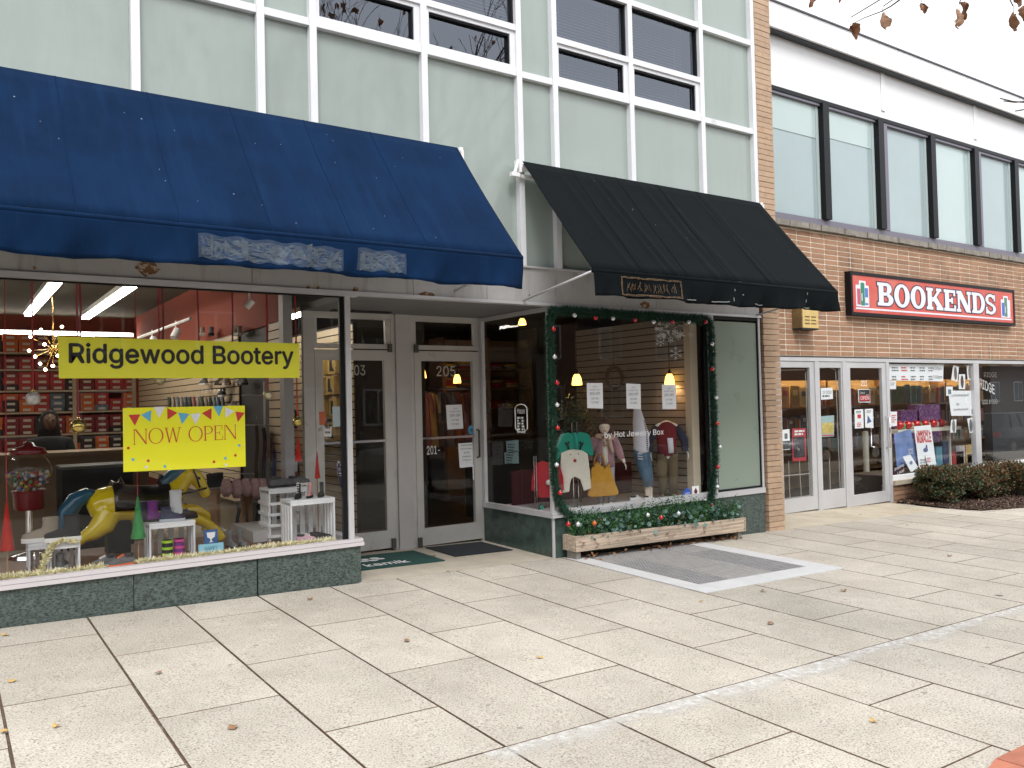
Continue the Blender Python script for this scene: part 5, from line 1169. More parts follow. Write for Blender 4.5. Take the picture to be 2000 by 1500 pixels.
b = MB(); b.tube([HP(372, 908), HP(356, 918), HP(338, 932), HP(324, 945), HP(314, 956)], [.03, .06, .075, .065, .03], 12); b.build('mane', bl, ho, smooth=True)
sm = mat('saddle_black', (.012, .010, .010), .25, coat=.3); b = MB()
def sad(u, v):
    uu = 218+u*110; th = (v-.5)*math.pi*1.15; c = V(HP(uu, 985)); r = .168+.008*math.sin(u*9); rz = .168+.04*(abs(u-.5)*2)**3
    return (c.x, c.y+r*math.sin(th), c.z+rz*math.cos(th))
b.grid(sad, 16, 14); so_ = b.build('saddle', sm, ho, smooth=True); md = so_.modifiers.new('s', 'SOLIDIFY'); md.thickness = .02
b = MB(); b.tube([HP(234, 948), HP(232, 938), HP(240, 950)], [.03, .035, .02], 8); b.tube([HP(312, 950), HP(316, 928), HP(318, 936)], [.03, .025, .03], 8); b.build('saddle_horn', sm, ho, smooth=True)
b = MB(); b.tube([HP(378, 916, -.075), HP(385, 935, -.072), HP(390, 952, -.062)], .009, 6); b.tube([HP(388, 958, -.058), HP(404, 953, -.055)], .009, 6); b.tube([HP(390, 956, -.062), HP(368, 962, -.1), HP(345, 966, -.13)], .008, 6); b.build('bridle', sm, ho)
b = MB(); b.ball(HP(389, 934, -.066), .013, 8, 6); b.build('eye', ink, ho, smooth=True)
b = MB(); [b.tube([HP(376+i*3, 918, s*.035), HP(381+i*3, 902, s*.045)], [.018, .004], 8) for i, s in ((0, -1), (0, 1))]; b.build('ear', ym, ho, smooth=True)
pp = PY(232, 1040, hy); b = MB(); b.box(pp.x-.10, pp.x+.08, hy-.09, hy+.09, .401, .70); b.build('pedestal', black, ho)

# ------------------------------------------------------------------ gumball machine
gp = PZ(55, 1060, .40); gp = V((PY(57, 960, 1.2).x, 1.2, .401)); gm = thing('gumball_machine', 'red gumball machine with glass globe beside the yellow horse', 'gumball machine', gp)
gr_ = mat('gum_red', (.16, .008, .012), .25, coat=.4); zc = PY(57, 925, 1.2).z; zr0, zr1 = PY(57, 995, 1.2).z, PY(57, 957, 1.2).z
b = MB(); b.lathe([(.16, 0), (.15, .03), (.03, .05), (.03, zr0-.40)], (gp.x, gp.y, .401), 18); b.build('stand', chrome, gm, smooth=2)
b = MB(); b.lathe([(.105, 0), (.115, .02), (.12, zr1-zr0-.03), (.135, zr1-zr0)], (gp.x, gp.y, zr0), 20); b.build('body', gr_, gm, smooth=2)
R0 = .175; b = MB(); b.ball((gp.x, gp.y, zr1+R0*.85), R0, 24, 14); b.build('globe', GLB, gm, smooth=True)
b = MB(); b.lathe([(.14, 0), (.12, .05), (.05, .07), (.03, .1), (.01, .1)], (gp.x, gp.y, zr1+R0*1.72), 20); b.build('lid', gr_, gm, smooth=True)
gcs = [mat('gum_%d' % i, c, .35) for i, c in enumerate([(.3, .02, .02), (.4, .3, .04), (.04, .2, .07), (.03, .08, .25), (.42, .42, .4), (.35, .11, .02)])]
b = MB(); n = 0
while n < 170:
    q = V((rs_.uniform(-1, 1), rs_.uniform(-1, 1), rs_.uniform(-1, .0)))
    if q.length > .9: continue
    b.ball((gp.x+q.x*R0, gp.y+q.y*R0, zr1+R0*.85+q.z*R0), .016, 7, 4, rs_.randrange(6)); n += 1
b.build('gumball', gcs, gm, smooth=True, kind='stuff')

# ------------------------------------------------------------------ white crates
cw = mat('crate_white', (.74, .75, .76), .6, 0, .06, 6)
def crate(label, x0, x1, y0, y1, z0, z1, nside=3, nback=4, grid=False, group=None):
    t = thing('wooden_crate', label, 'crate', ((x0+x1)/2, (y0+y1)/2, z0), group); s = .014
    B('top_board', cw, t, (x0, x1, y0, y1, z1-.02, z1)); B('front_rail', cw, t, (x0, x1, y0, y0+.016, z1-.045, z1-.021), (x0, x1, y1-.016, y1, z1-.045, z1-.021))
    d = (y1-y0)
    for x in (x0, x1-s):
        for i in range(nside): a = y0+d*(i+.08)/nside; B('slat', cw, t, (x, x+s, a, a+d/nside*.62, z0, z1-.046))
    for i in range(nback): a = x0+s+(x1-x0-2*s)*(i+.2)/nback; B('slat', cw, t, (a, a+(x1-x0)/nback*.5, y1-s, y1-.001, z0, z1-.046))
    if grid:
        for i in range(4): z = z0+.03+(z1-z0-.08)*i/4; B('slat', cw, t, (x0-.012, x0-.001, y0, y1, z, z+.03)); B('slat', cw, t, (x0+.001, x1, y0-.01, y0-.001, z, z+.025))
    return z1
PLZ = .402
def span(u0_, u1_, v, y): return PY(u0_, v, y).x, PY(u1_, v, y).x
xa_, xb_ = span(97, 157, 1085, .28); zA = crate('small white slatted crate wrapped with gold tinsel under the black ankle boot', xa_, xb_, .28, .5, PLZ, PY(125, 1060, .28).z)
xa_, xb_ = span(55, 97, 1085, .55); zA2 = crate('small white slatted crate under the beige ankle boot', xa_, xb_+.05, .53, .75, PLZ, PY(75, 1062, .53).z)
xa_, xb_ = span(292, 382, 1060, .38); zM = crate('white slatted crate with winter boots on top and in it', xa_, xb_, .38, .64, PLZ, PY(330, 1020, .38).z)
xa_, xb_ = span(568, 655, 1010, .22); zR = crate('tall white slatted crate carrying three small boots', xa_, xb_, .22, .5, PLZ, PY(610, 975, .22).z, 4, 5)
xa2, xb2 = span(526, 600, 1000, .58); zR1 = crate('tall white lattice crate standing behind the three small boots', xa2, xb2, .58, .86, PLZ, PY(560, 953, .58).z, 4, 4, True)
B('display_riser', mat('riser_grey', (.42, .41, .40), .6, 0, .05, 3), None, (2.3, 2.85, .62, 1.3, .402, .50), label='low grey riser board behind the red flat shoes', cat='riser')

# ------------------------------------------------------------------ shoes
def shoe(name, label, cat, p, rz, L, H, up_m, sole_m, boot=True, laces=None, cuff=None, sole=.022, group=None, W=.36):
    t = thing(name, label, cat, (0, 0, 0), group); w_ = L*W; b = MB()
    b.loft([(-.47*L, 0, .0, .03*L, w_*.36), (-.46*L, 0, sole, .03*L, w_*.37)], 8) if False else None
    out = [(-.5, .30), (-.42, .42), (-.2, .40), (.0, .40), (.2, .48), (.34, .46), (.45, .33), (.5, .14)]
    P = [(x*L, y*w_) for x, y in out] + [(x*L, -y*w_) for x, y in reversed(out)]
    b.prism([(x, y, 0) for x, y in P][::-1], (0, 0, sole)); b.build('sole', sole_m, t, bevel=.003)
    b = MB(); secs = []
    for x, y, h in [(-.48, .24, .16), (-.42, .36, .22), (-.25, .37, .26), (-.05, .36, .27), (.12, .40, .23), (.28, .43, .175), (.40, .35, .14), (.47, .16, .10)]:
        secs.append((x*L, y*w_, h*L))
    vs = []; n = 12
    for x, y, h in secs:
        for k in range(n):
            a = math.pi*k/(n-1); vs.append((x, y*math.cos(a)*(1 if math.sin(a) < .5 else .93), sole+h*math.sin(a)**.8))
    fs = [(i*n+k, (i+1)*n+k, (i+1)*n+k+1, i*n+k+1) for i in range(len(secs)-1) for k in range(n-1)] + [tuple(range(n)), tuple((len(secs)-1)*n+k for k in range(n))[::-1]]
    b._a(vs, fs); b.build('upper', up_m, t, smooth=True)
    if boot:
        b = MB(); b.loft([(-.2*L, 0, sole+.12*L, .25*L, w_*.37), (-.24*L, 0, sole+.3*L, .21*L, w_*.35), (-.25*L, 0, H*.75, .2*L, w_*.37), (-.25*L, 0, H-.006, .215*L, w_*.42), (-.25*L, 0, H, .19*L, w_*.36)], 14); b.build('shaft', cuff or up_m, t, smooth=2)
    else:
        b = MB(); b.loft([(-.24*L, 0, sole+.2*L, .2*L, w_*.30), (-.25*L, 0, max(H, sole+.29*L), .19*L, w_*.30)], 12); b.build('collar', cuff or ink, t, smooth=2)
    if laces:
        b = MB(); n = 5
        for i in range(n):
            f = i/(n-1); x = (.16-.2*f)*L if not boot else (.12-.14*f)*L; z = sole+(.2+.08*f)*L if not boot else sole+.24*L+(H-.3*L)*f*.9
            if boot and f > .3: x = -.035*L
            b.tube([(x, -w_*.2, z), (x+.012*L, 0, z+.01), (x, w_*.2, z)], .0035, 5)
        b.build('lace', laces, t)
    return put(t, p, rz)
sb, ss = mat('suede_black', (.012, .012, .013), .9), mat('sole_white', (.72, .70, .67), .6); bs = mat('suede_beige', (.30, .25, .19), .9, 0, .1, 20); pk = mat('pink_leather', (.55, .27, .25), .5); gy = mat('shoe_grey', (.10, .10, .10), .8, 0, .3, 30)
org = mat('shoe_orange', (.75, .16, .05), .7); nav = mat('shoe_navy', (.012, .02, .06), .7); pur = mat('boot_purple', (.16, .015, .2), .6); wq = mat('quilt_white', (.62, .64, .68), .6); lime = mat('strap_lime', (.35, .6, .02), .6); rdp = mat('red_patent', (.5, .01, .02), .2, coat=.5); tan = mat('tan_suede', (.33, .2, .11), .9)
def sx(u, v, y): return PY(u, v, y)
shoe('ankle_boot', 'black suede ankle boot with white sole on the tinsel wrapped crate', 'boot', (sx(122, 1058, .36).x, .36, zA+.001), math.pi-.1, .26, .2, sb, ss, sole=.035)
shoe('ankle_boot', 'beige suede ankle boot with white sole on a small crate', 'boot', (sx(80, 1060, .62).x, .62, zA2+.001), math.pi-.1, .27, .19, bs, ss, sole=.035)
shoe('sneaker', 'black high sneaker standing on its heel inside the small crate', 'shoe', (sx(122, 1110, .38).x, .4, PLZ), 1.2, .2, .13, gy, ss, sole=.03)
shoe('sneaker', 'dark grey running shoe below the yellow horse', 'shoe', (sx(203, 1100, .3).x, .3, PLZ), math.pi+.3, .2, .09, gy, mat('sole_grey', (.3, .3, .3), .7), False, ss)
shoe('sneaker', 'grey running shoe with orange sole and laces in front of the yellow horse', 'shoe', (sx(238, 1100, .24).x, .22, PLZ), math.pi+.25, .21, .09, gy, org, False, org)
shoe('winter_boot', 'tall white quilted snow boot with black foot on the middle crate', 'boot', (sx(358, 1010, .5).x, .5, zM+.001), .1, .24, .25, sb, sb, laces=ink, cuff=wq)
shoe('sneaker', 'navy hiking shoe with white laces on the middle crate', 'shoe', (sx(337, 1020, .43).x, .43, zM+.001), -.25, .2, .12, nav, mat('sole_pale', (.4, .45, .5), .6), True, ss)
shoe('winter_boot', 'bright purple snow boot on the middle crate', 'boot', (sx(312, 1012, .5).x, .52, zM+.001), -.1, .2, .17, pur, sb)
shoe('winter_boot', 'dark navy snow boot on the corner of the middle crate', 'boot', (sx(296, 1012, .5).x, .55, zM+.001), -.1, .2, .17, mat('navy_dark', (.01, .01, .03), .6), sb)
for i, (u, m1, m2, lb) in enumerate(((327, sb, lime, 'black child boot with lime green straps inside the middle crate'), (350, pur, mat('strap_pink', (.6, .05, .25), .6), 'purple child boot with pink straps inside the middle crate'))):
    p = PY(u, 1078, .46); t = thing('child_boot', lb, 'boot', (p.x, .46, PLZ)); b = MB(); b.loft([(p.x, .46, PLZ, .045, .06), (p.x, .46, PLZ+.13, .042, .05)], 12); b.build('shaft', m1, t, smooth=2)
    b = MB(); [b.loft([(p.x, .46, PLZ+z, .047, .062), (p.x, .46, PLZ+z+.02, .047, .06)], 12) for z in (.005, .055, .11)]; b.build('strap', m2, t, smooth=2)
for u, m, lb, cf in ((582, sb, 'small black laced boot on the tall white crate', ss), (605, pk, 'small pink boot on the tall white crate', None), (627, mat('boot_olive', (.02, .024, .018), .8), 'small dark green boot on the tall white crate', None)):
    shoe('child_boot', lb, 'boot', (PY(u, 977, .34).x, .34, zR+.001), -2.2, .125, .13, m, sb, laces=cf)
shoe('sneaker', 'black low shoe inside the tall white crate', 'shoe', (PY(622, 1050, .34).x, .3, PLZ), -.05, .22, .08, sb, sb, False)
shoe('sneaker', 'pink and white shoe inside the tall white crate', 'shoe', (PY(598, 1055, .3).x, .3, PLZ), -.3, .18, .07, mat('pale_pink', (.5, .3, .36), .7), ss, False, ss)
shoe('sneaker', 'dark shoe on top of the lattice crate', 'shoe', (PY(552, 950, .7).x, .7, zR1+.001), .1, .26, .1, gy, sb, False); shoe('sneaker', 'grey slip on shoe on the corner of the lattice crate', 'shoe', (PY(585, 945, .72).x, .74, zR1+.001), .2, .24, .09, gy, ss, False)
shoe('flat_shoe', 'red patent flat shoe at the window edge', 'shoe', (PY(492, 1070, .22).x, .2, PLZ), .4, .16, .04, rdp, rdp, False, sole=.008); shoe('flat_shoe', 'pale pink flat shoe beside the red patent one', 'shoe', (PY(508, 1068, .22).x, .24, PLZ), .5, .16, .04, mat('pale_flat', (.6, .42, .38), .5), ss, False, sole=.008)
shoe('flat_shoe', 'tan flat shoe by the tall crate at the window edge', 'shoe', (PY(525, 1065, .25).x, .25, PLZ), .4, .17, .05, tan, tan, False, sole=.01)
for u in (455, 475): shoe('winter_boot', 'grey furry boot standing next to the menorah sign', 'boot', (PY(u, 1060, .42).x, .45, PLZ), -1.4, .17, .15, gy, sb, group='grey furry boots')
for u, y in ((438, 2.0), (425, 1.9)): shoe('sneaker', 'black high sneaker on the display bench behind the horse head', 'shoe', (PY(u, 975, y).x, y, .79), .3, .26, .16, sb, bs, group='black sneakers on the bench')
B('display_bench', tan, None, (PY(415, 985, 1.9).x, PY(500, 985, 1.9).x, 1.75, 2.15, .75, .788), (PY(418, 985, 1.9).x, PY(425, 985, 1.9).x, 1.8, 2.1, .081, .75), (PY(480, 985, 1.9).x, PY(487, 985, 1.9).x, 1.8, 2.1, .081, .75), label='low tan display bench behind the yellow horse', cat='bench')

# ------------------------------------------------------------------ glitter cones, baubles, tinsel, sign
def glitter(name, c):
    m = mat(name, c, .25, .7, .7, 160, 1., 260); return m
gred, ggrn, ggold = glitter('glitter_red', (.55, .03, .02)), glitter('glitter_green', (.06, .35, .10)), mat('tinsel_gold', (.80, .70, .36), .35, .25)
def cone(label, u, vt, vb, y, m, wpx, stick=True, string=True):
    a = PY(u, vt, y); c = PY(u, vb, y); r = wpx/2/240*(6.9+y)/6.9; t = thing('glitter_cone', label, 'ornament', (c.x, y, PLZ if stick else c.z)); b = MB(); b.lathe([(r, 0), (r*.98, .01), (.003, a.z-c.z)], (c.x, y, c.z), 20); b.build('cone', m, t, smooth=2)
    if stick: b = MB(); b.tube([(c.x, y, PLZ), (c.x, y, c.z+.02)], .005, 6); b.build('stick', tan, t); b = MB(); b.lathe([(.035, 0), (.035, .008)], (c.x, y, PLZ), 12); b.build('foot', tan, t)
    if string: b = MB(); b.tube([(c.x, y, a.z), (c.x, y, 2.62)], .003, 5); b.build('string', mat('red_ribbon', (.4, .02, .03), .6), t)
cone('red glitter cone tree on a stick beside the gumball machine', 14, 975, 1075, .25, gred, 22); cone('green glitter cone tree on a stick in front of the yellow horse', 270, 966, 1051, .35, ggrn, 26)
cone('red glitter cone hanging below the ribbed gold bauble', 583, 850, 901, .35, gred, 15, False); cone('red glitter cone tree standing behind the three small boots', 620, 880, 934, .45, gred, 11, True, False)
gold = mat('gold_bauble', (.55, .42, .12), .2, .9); pgold = mat('pale_gold_bauble', (.55, .50, .33), .3, .6, .3, 30)
for u, v, r, m, lb in ((65, 778, .052, mat('patterned_silver', (.55, .52, .50), .35, .3, .4, 18), 'large patterned silver bauble hanging in the shoe shop window'), (153, 833, .058, gold, 'large shiny gold bauble hanging left of the NOW OPEN poster'), (523, 771, .04, pgold, 'pale frosted gold bauble hanging right of the NOW OPEN poster'),
                       (581, 824, .043, gold, 'ribbed gold bauble hanging above a red glitter cone'), (312, 741, .045, pgold, 'gold bauble hanging half hidden behind the yellow banner')):
    p = PY(u, v, .3); bauble('christmas_bauble', lb, 'bauble', p, r, m, None, brass, 2.63-p.z-r*1.4)
# loose red ribbons hanging from the header
for i, u in enumerate((155, 316, 385, 452, 520, 575)):
    p = PY(u, 560, .2); b = MB(); b.tube([(p.x, .2, 2.63), (p.x+.01, .21, 2.4-.1*(i % 3)), (p.x, .2, 2.15)], .007, 5); b.build('hanging_ribbon', mat('dark_red_ribbon', (.22, .015, .02), .6), label='narrow dark red ribbon hanging from the shoe shop window header', cat='ribbon', group='red ribbons in the shoe shop window')
b = MB(); rr4 = random.Random(8)
def tins(b, pts, rad, dens):
    for p, q in zip(pts[:-1], pts[1:]):
        for k in range(int((q-p).length*dens)):
            c = p.lerp(q, rr4.random()); d = V((rr4.gauss(0, 1), rr4.gauss(0, 1), abs(rr4.gauss(0, 1)))).normalized(); leaf_quad(b, c, d, V((rr4.gauss(0, 1), rr4.gauss(0, 1), rr4.gauss(0, 1))), rad*rr4.uniform(.6, 1.1), .013, rr4.randrange(2))
tins(b, [V((x, .12+.03*math.sin(x*6), .415)) for x in [i*.1 for i in range(-10, 11)]], .065, 1500); tins(b, [V((x, .12+.03*math.sin(x*6), .415)) for x in [1.25+i*.1 for i in range(0, 17)]], .06, 1500)
tins(b, [V((.6, .2, .43)), V((.64, .25, .52)), V((.68, .27, .6)), V((.75, .27, .63)), V((.85, .27, .61))], .045, 1500)
tg = thing('tinsel_garland', 'gold tinsel garland lying along the bottom edge of the shoe shop window', 'tinsel', (1.3, .12, .41)); b.build('tinsel_strand', [ggold, mat('tinsel_pale', (.88, .85, .62), .4, .0)], tg, kind='stuff')
p = PY(412, 1072, .3); t = thing('holiday_sign', 'small blue HAPPY sign with a white menorah goblet at the window edge', 'sign', (p.x, .3, PLZ)); nb = mat('sign_blue', (.02, .09, .26), .6); lb_ = mat('sign_pale_blue', (.28, .60, .72), .6)
xh, zh = p.x, PLZ; B('base_board', lb_, t, (xh-.1, xh+.1, .29, .31, zh+.02, zh+.085)); B('foot', nb, t, (xh-.1, xh+.1, .285, .315, zh, zh+.019)); B('tablet', nb, t, (xh-.055, xh+.055, .293, .307, zh+.086, zh+.2))
text('lettering', 'HAPPY', mat('sign_teal', (.04, .22, .30), .6), t, (xh-.052, .288, zh+.035), .105, .03); b = MB(); b._a([(xh-.035, .291, zh+.18), (xh-.03, .291, zh+.14), (xh-.006, .291, zh+.125), (xh-.006, .291, zh+.105), (xh-.02, .291, zh+.098), (xh+.02, .291, zh+.098), (xh+.006, .291, zh+.105), (xh+.006, .291, zh+.125), (xh+.03, .291, zh+.14), (xh+.035, .291, zh+.18)], [tuple(range(10))]); b.build('goblet', white, t)
# fire extinguisher, hanging stock
p = PY(568, 905, 1.7); zt = PY(568, 880, 1.7).z; t = thing('fire_extinguisher', 'red fire extinguisher with white label on the shoe shop wall', 'fire extinguisher', (p.x, 1.7, zt-.38)); fr_ = mat('ext_red', (.35, .01, .012), .3, coat=.3); z0 = zt-.38
b = MB(); b.lathe([(.06, 0), (.065, .02), (.065, .33), (.04, .38), (.02, .4)], (p.x, 1.7, z0), 16); b.build('cylinder', fr_, t, smooth=2); b = MB(); b.lathe([(.0665, 0), (.0665, .12)], (p.x, 1.7, z0+.16), 16); b.build('label', paper, t, smooth=2)
b = MB(); b.tube([(p.x, 1.7, z0+.39), (p.x-.02, 1.7, z0+.44), (p.x-.09, 1.7, z0+.45)], .012, 6); b.tube([(p.x, 1.7, z0+.42), (p.x+.07, 1.68, z0+.36), (p.x+.075, 1.66, z0+.1)], .01, 6); b.build('handle', ink, t)
fur = mat('pink_fur', (.42, .26, .25), 1, 0, .3, 40, 1., 120); rb2 = random.Random(12)
def cloth(label, p, w_, h, m, group, sleeve=True, name='hanging_garment'):
    t = thing(name, label, 'garment', p, group); b = MB(); n = 9
    def f(u, v): s = (.55+.45*v) if v < .25 else 1; x = (u-.5)*w_*s; return (p.x+x*.3+.01*math.sin(v*6), p.y+x, p.z-h*v-.02*abs(u-.5)*(1-v)+.0*n)
    b.grid(f, 6, 8); g = b.build('body', m, t, smooth=True); md = g.modifiers.new('s', 'SOLIDIFY'); md.thickness = .035; md.offset = 0
    b = MB(); b.tube([(p.x, p.y, p.z+.06), (p.x+.012, p.y, p.z+.09), (p.x, p.y, p.z+.1)], .003, 5); b.build('hook', chrome, t)
for u in range(330, 442, 8):
    q = PX(u, 775, WR-.12); cloth('small child garment on the rail along the slat wall', V((q.x, q.y, q.z)), .3, .36, rb2.choice([mat('cl_%d' % i, c, .9) for i, c in enumerate([(.3, .12, .12), (.06, .1, .14), (.32, .28, .22), (.07, .08, .07), (.2, .22, .25)])]), 'child garments along the slat wall')
for i, u in enumerate((442, 462, 480, 498, 512)):
    p = PY(u, 935, 1.6); t = thing('fur_mitten', 'fluffy pink fur slipper hanging in the bunch by the wire rack', 'slipper', p, 'pink fur slippers'); b = MB(); zb = PY(u, 970+(i % 2)*3, 1.6).z; b.loft([(p.x, 1.6, zb, .03, .03), (p.x, 1.6, zb+.05, .055, .06), (p.x, 1.6, (zb+p.z)/2, .06, .065), (p.x, 1.6, p.z, .035, .04)], 12); b.build('fur', fur, t, smooth=True)
for i, (u, v, h, c) in enumerate(((500, 830, .6, (.05, .028, .015)), (515, 835, .55, (.03, .02, .015)), (535, 860, .45, (.01, .03, .12)), (552, 855, .5, (.008, .02, .1)), (540, 800, .25, (.14, .01, .05)), (560, 798, .25, (.18, .012, .06)), (578, 800, .2, (.02, .02, .025)), (465, 985, .2, (.06, .07, .075)), (485, 982, .2, (.08, .09, .09)), (503, 985, .2, (.05, .06, .06)))):
    p = PY(u, v, 1.9); cloth('dark child coat on the wire rack beside the alcove' if i < 4 else ('dark red knit hat hanging on the wire rack' if i < 7 else 'grey slipper hanging on the low wire rack'), p, .3 if i < 4 else .12, h, mat('coat_%d' % i, c, .9), 'coats on the wire rack' if i < 4 else ('knit hats on the wire rack' if i < 7 else 'grey slippers on the low rack'))
t = thing('wire_rack', 'white wire display rack standing before the dark alcove', 'rack', (2.6, 1.9, .09)); wm = mat('rack_white', (.55, .56, .58), .5); b = MB()
p = PY(520, 800, 1.9); b.tube([(p.x, 1.95, .09), (p.x, 1.95, PY(520, 745, 1.95).z)], .012, 6); b.build('post', wm, t)
for v, u1_, u2_ in ((772, 472, 600), (830, 480, 530), (925, 440, 522), (980, 455, 520)):
    b = MB(); b.tube([PY(u1_, v, 1.93), PY(u2_, v, 1.93)], .006, 6); b.build('rail', wm, t)
b = MB(); b.lathe([(.2, 0), (.2, .02)], (p.x, 1.95, .085), 16); b.build('foot', wm, t)
# footwear on the slat wall
for i in range(22):
    u = rb2.uniform(395, 482); v = rb2.choice([752, 775, 800, 690, 655]); q = PX(u, v, WR-.09); shoe('wall_shoe', 'small dark shoe displayed on the slat wall', 'shoe', (q.x, q.y, q.z), 1.57+rb2.uniform(-.3, .3), .22, .1, rb2.choice([sb, gy, tan, bs]), rb2.choice([sb, ss]), rb2.random() < .5, group='shoes on the slat wall')
# boxed boots on the door-side slat wall
amber = mat('carton_amber', (.55, .38, .12), .7)
for i, (u, v) in enumerate(((632, 715), (655, 712), (630, 755), (652, 752), (634, 800), (658, 795), (630, 840), (655, 842))):
    q = PX(u, v, 3.93); t = thing('boot_carton', 'amber carton with a black boot picture on the doorway slat wall', 'carton', q, 'boot cartons by the doorway'); B('carton', amber, t, (3.88, 3.995, q.y-.12, q.y+.12, q.z-.11, q.z+.11)); b = MB(); b.prism([(3.877, q.y-.09, q.z-.08), (3.877, q.y+.06, q.z-.08), (3.877, q.y+.06, q.z+.08), (3.877, q.y+.0, q.z+.08), (3.877, q.y-.02, q.z-.03)], (.002, 0, 0)); b.build('boot_print', ink, t)
# papers on the return glass
def sheetx(name, label, cat, P, x, m):
    q = [PX(u, v, x) for u, v in P]; t = thing(name, label, cat, q[3]); b = MB(); b.prism(q, (.002, 0, 0)); b.build('sheet', m, t); return t, q
pblue = mat('paper_blue', (.5, .62, .68), .8)
t, q = sheetx('notice', 'pale blue notice with short lines of text on the corner glass', 'notice', [(649, 794), (667, 794), (667, 833), (650, 834)], 2.955, pblue)
bars(t, V((2.952, q[3].y+.06, q[0].z-.05)), (0, 1, 0), .12, .018, .045, 6, inkg)
sheetx('notice', 'small orange notice on the corner glass', 'notice', [(623, 804), (635, 804), (636, 829), (624, 830)], 2.955, mat('paper_orange', (.6, .14, .06), .8))
t, q = sheetx('sticker', 'small white phone payment sticker on the corner glass', 'sticker', [(632, 833), (647, 833), (647, 853), (632, 853)], 2.955, paper); text('lettering', 'Pay', ink, t, V((2.952, q[3].y+.04, q[3].z+.04)), .09, .05, (0, 1, 0))
t = thing('sticker', 'dark heart shaped SUPPORT sticker on the corner glass', 'sticker', PX(666, 930, 2.955)); c = PX(666, 926, 2.955); hp = [(0, -.13), (.075, .0), (.085, .06), (.06, .10), (.03, .10), (0, .065), (-.03, .10), (-.06, .10), (-.085, .06), (-.075, .0)]
b = MB(); b._a([(2.956, c.y+x*1.15, c.z+z*1.1) for x, z in hp], [tuple(range(10))]); b.build('border', white, t); b = MB(); b._a([(2.953, c.y+x, c.z+z) for x, z in hp], [tuple(range(10))]); b.build('heart', mat('heart_navy', (.02, .025, .07), .6), t)
text('lettering', 'SUPPORT', white, t, V((2.951, c.y-.06, c.z+.025)), .12, .03, (0, 1, 0)); bars(t, V((2.951, c.y-.045, c.z+.012)), (0, 1, 0), .09, .01, .02, 2, white)
t, q = sheetq('poster', 'small grey printed poster on the post inside the corner glass', 'poster', [(603, 712), (617, 712), (617, 757), (603, 757)], 1.34, mat('paper_grey', (.4, .38, .36), .8)); text('lettering', 'FORM', ink, t, V((q[3].x+.01, 1.338, q[0].z-.06)), .06, .04, bold=.03)
# ------------------------------------------------------------------ clothes shop interior
gfl = mat('grey_platform', (.50, .48, .50), .3, 0, .05, 3); brw = mat('brown_wall', (.10, .065, .04), .8, 0, .2, 2)
room('window_platform', (5.22, 7.5, .035, 1.35, .1, .40), m=gfl)
room('shop_floor', (4.2, 9.0, 1.42, 8, .02, .06), m=mat('dark_floor', (.04, .03, .025), .3)); room('shop_ceiling', (4.2, 9.0, .2, 8.0, 2.95, 3.0), m=mat('dark_ceiling', (.15, .13, .10), .9)); room('window_header', (5.2, 7.65, .12, .16, 2.6, 2.95), m=dark)
room('back_wall', (4.0, 9.0, 7.0, 7.1, .06, 2.95), m=brw); room('side_wall', (8.9, 9.0, 2.3, 7.0, .06, 2.95), m=brw); room('side_wall', (7.52, 8.9, 2.36, 2.4, .06, 2.95), m=dark)
gb = mat('slat_greige', (.26, .232, .20), .6, 0, .06, 2)
slatwall('slat_wall', '', 7.44, .22, 2.35, .41, 2.6, gb, pitch=.088); room('slat_post', (7.38, 7.50, .10, .2, .41, 2.6), m=mat('post_beige', (.50, .43, .32), .6))
# pendant lamps
amb = mat('amber_shade', (.9, .55, .15), .4, emit=(1, .52, .10), es=2.6); ambw = mat('lamp_bulb', (1, .9, .7), .5, emit=(1, .72, .36), es=80)
def pendant(label, p, ceil=2.95, r=.062, h=.13):
    t = thing('pendant_lamp', label, 'lamp', p); b = MB(); b.lathe([(r, 0), (r*.98, .03), (r*.8, h*.7), (r*.45, h)], p, 18); b.f = b.f[:-2]; b.m = b.m[:-2]; b.build('shade', amb, t, smooth=True)
    b = MB(); b.ball(V(p)+V((0, 0, .035)), .028, 10, 6); b.build('bulb', ambw, t, smooth=True); b = MB(); b.lathe([(.03, 0), (.012, .05), (.004, .06), (.004, ceil-p[2]-h)], V(p)+V((0, 0, h)), 8); b.build('cord', ink, t)
pendant('lit amber pendant lamp hanging behind the sale notices', PY(1308, 751, .42)); pendant('lit amber pendant lamp hanging deeper in the clothes shop', PY(1127, 752, .95))
pendant('lit cone lamp seen through the right hand door', PY(820, 738, 3.2), r=.09, h=.15); pendant('small added lamp imitating a reflection in the right hand door', PY(893, 748, 4.2), r=.06); pendant('small lit ceiling spot lamp behind the corner window', PY(1020, 634, 2.0), r=.05, h=.08)  # the second lamp is added to imitate a reflection in the door glass
# warm shelving with folded stock
shw = mat('shelf_wood', (.20, .105, .045), .6, 0, .25, 6, aniso=(1, 1, 5)); y0 = 4.6
t = thing('clothes_shelving', 'brown wooden shelving with folded clothes seen through the right hand door', 'shelving', (7.3, 4.8, .07)); x0, x1 = PY(868, 700, y0).x, PY(980, 700, y0).x+.6
zs2 = [PY(900, v, y0).z for v in (720, 758, 800)]
for z in zs2: B('shelf', shw, t, (x0, x1, y0, y0+.45, z-.03, z))
for x in (x0, (x0+x1)/2, x1): B('upright', shw, t, (x-.03, x+.03, y0+.02, y0+.44, .07, zs2[0]+.5))
B('back_panel', mat('shelf_back', (.36, .22, .10), .7), t, (x0, x1, y0+.451, y0+.48, .07, zs2[0]+.5))
fc = [mat('fold_%d' % i, c, .9) for i, c in enumerate([(.55, .38, .03), (.35, .03, .02), (.5, .38, .22), (.08, .07, .06), (.4, .2, .1), (.25, .24, .23)])]; rf = random.Random(31)
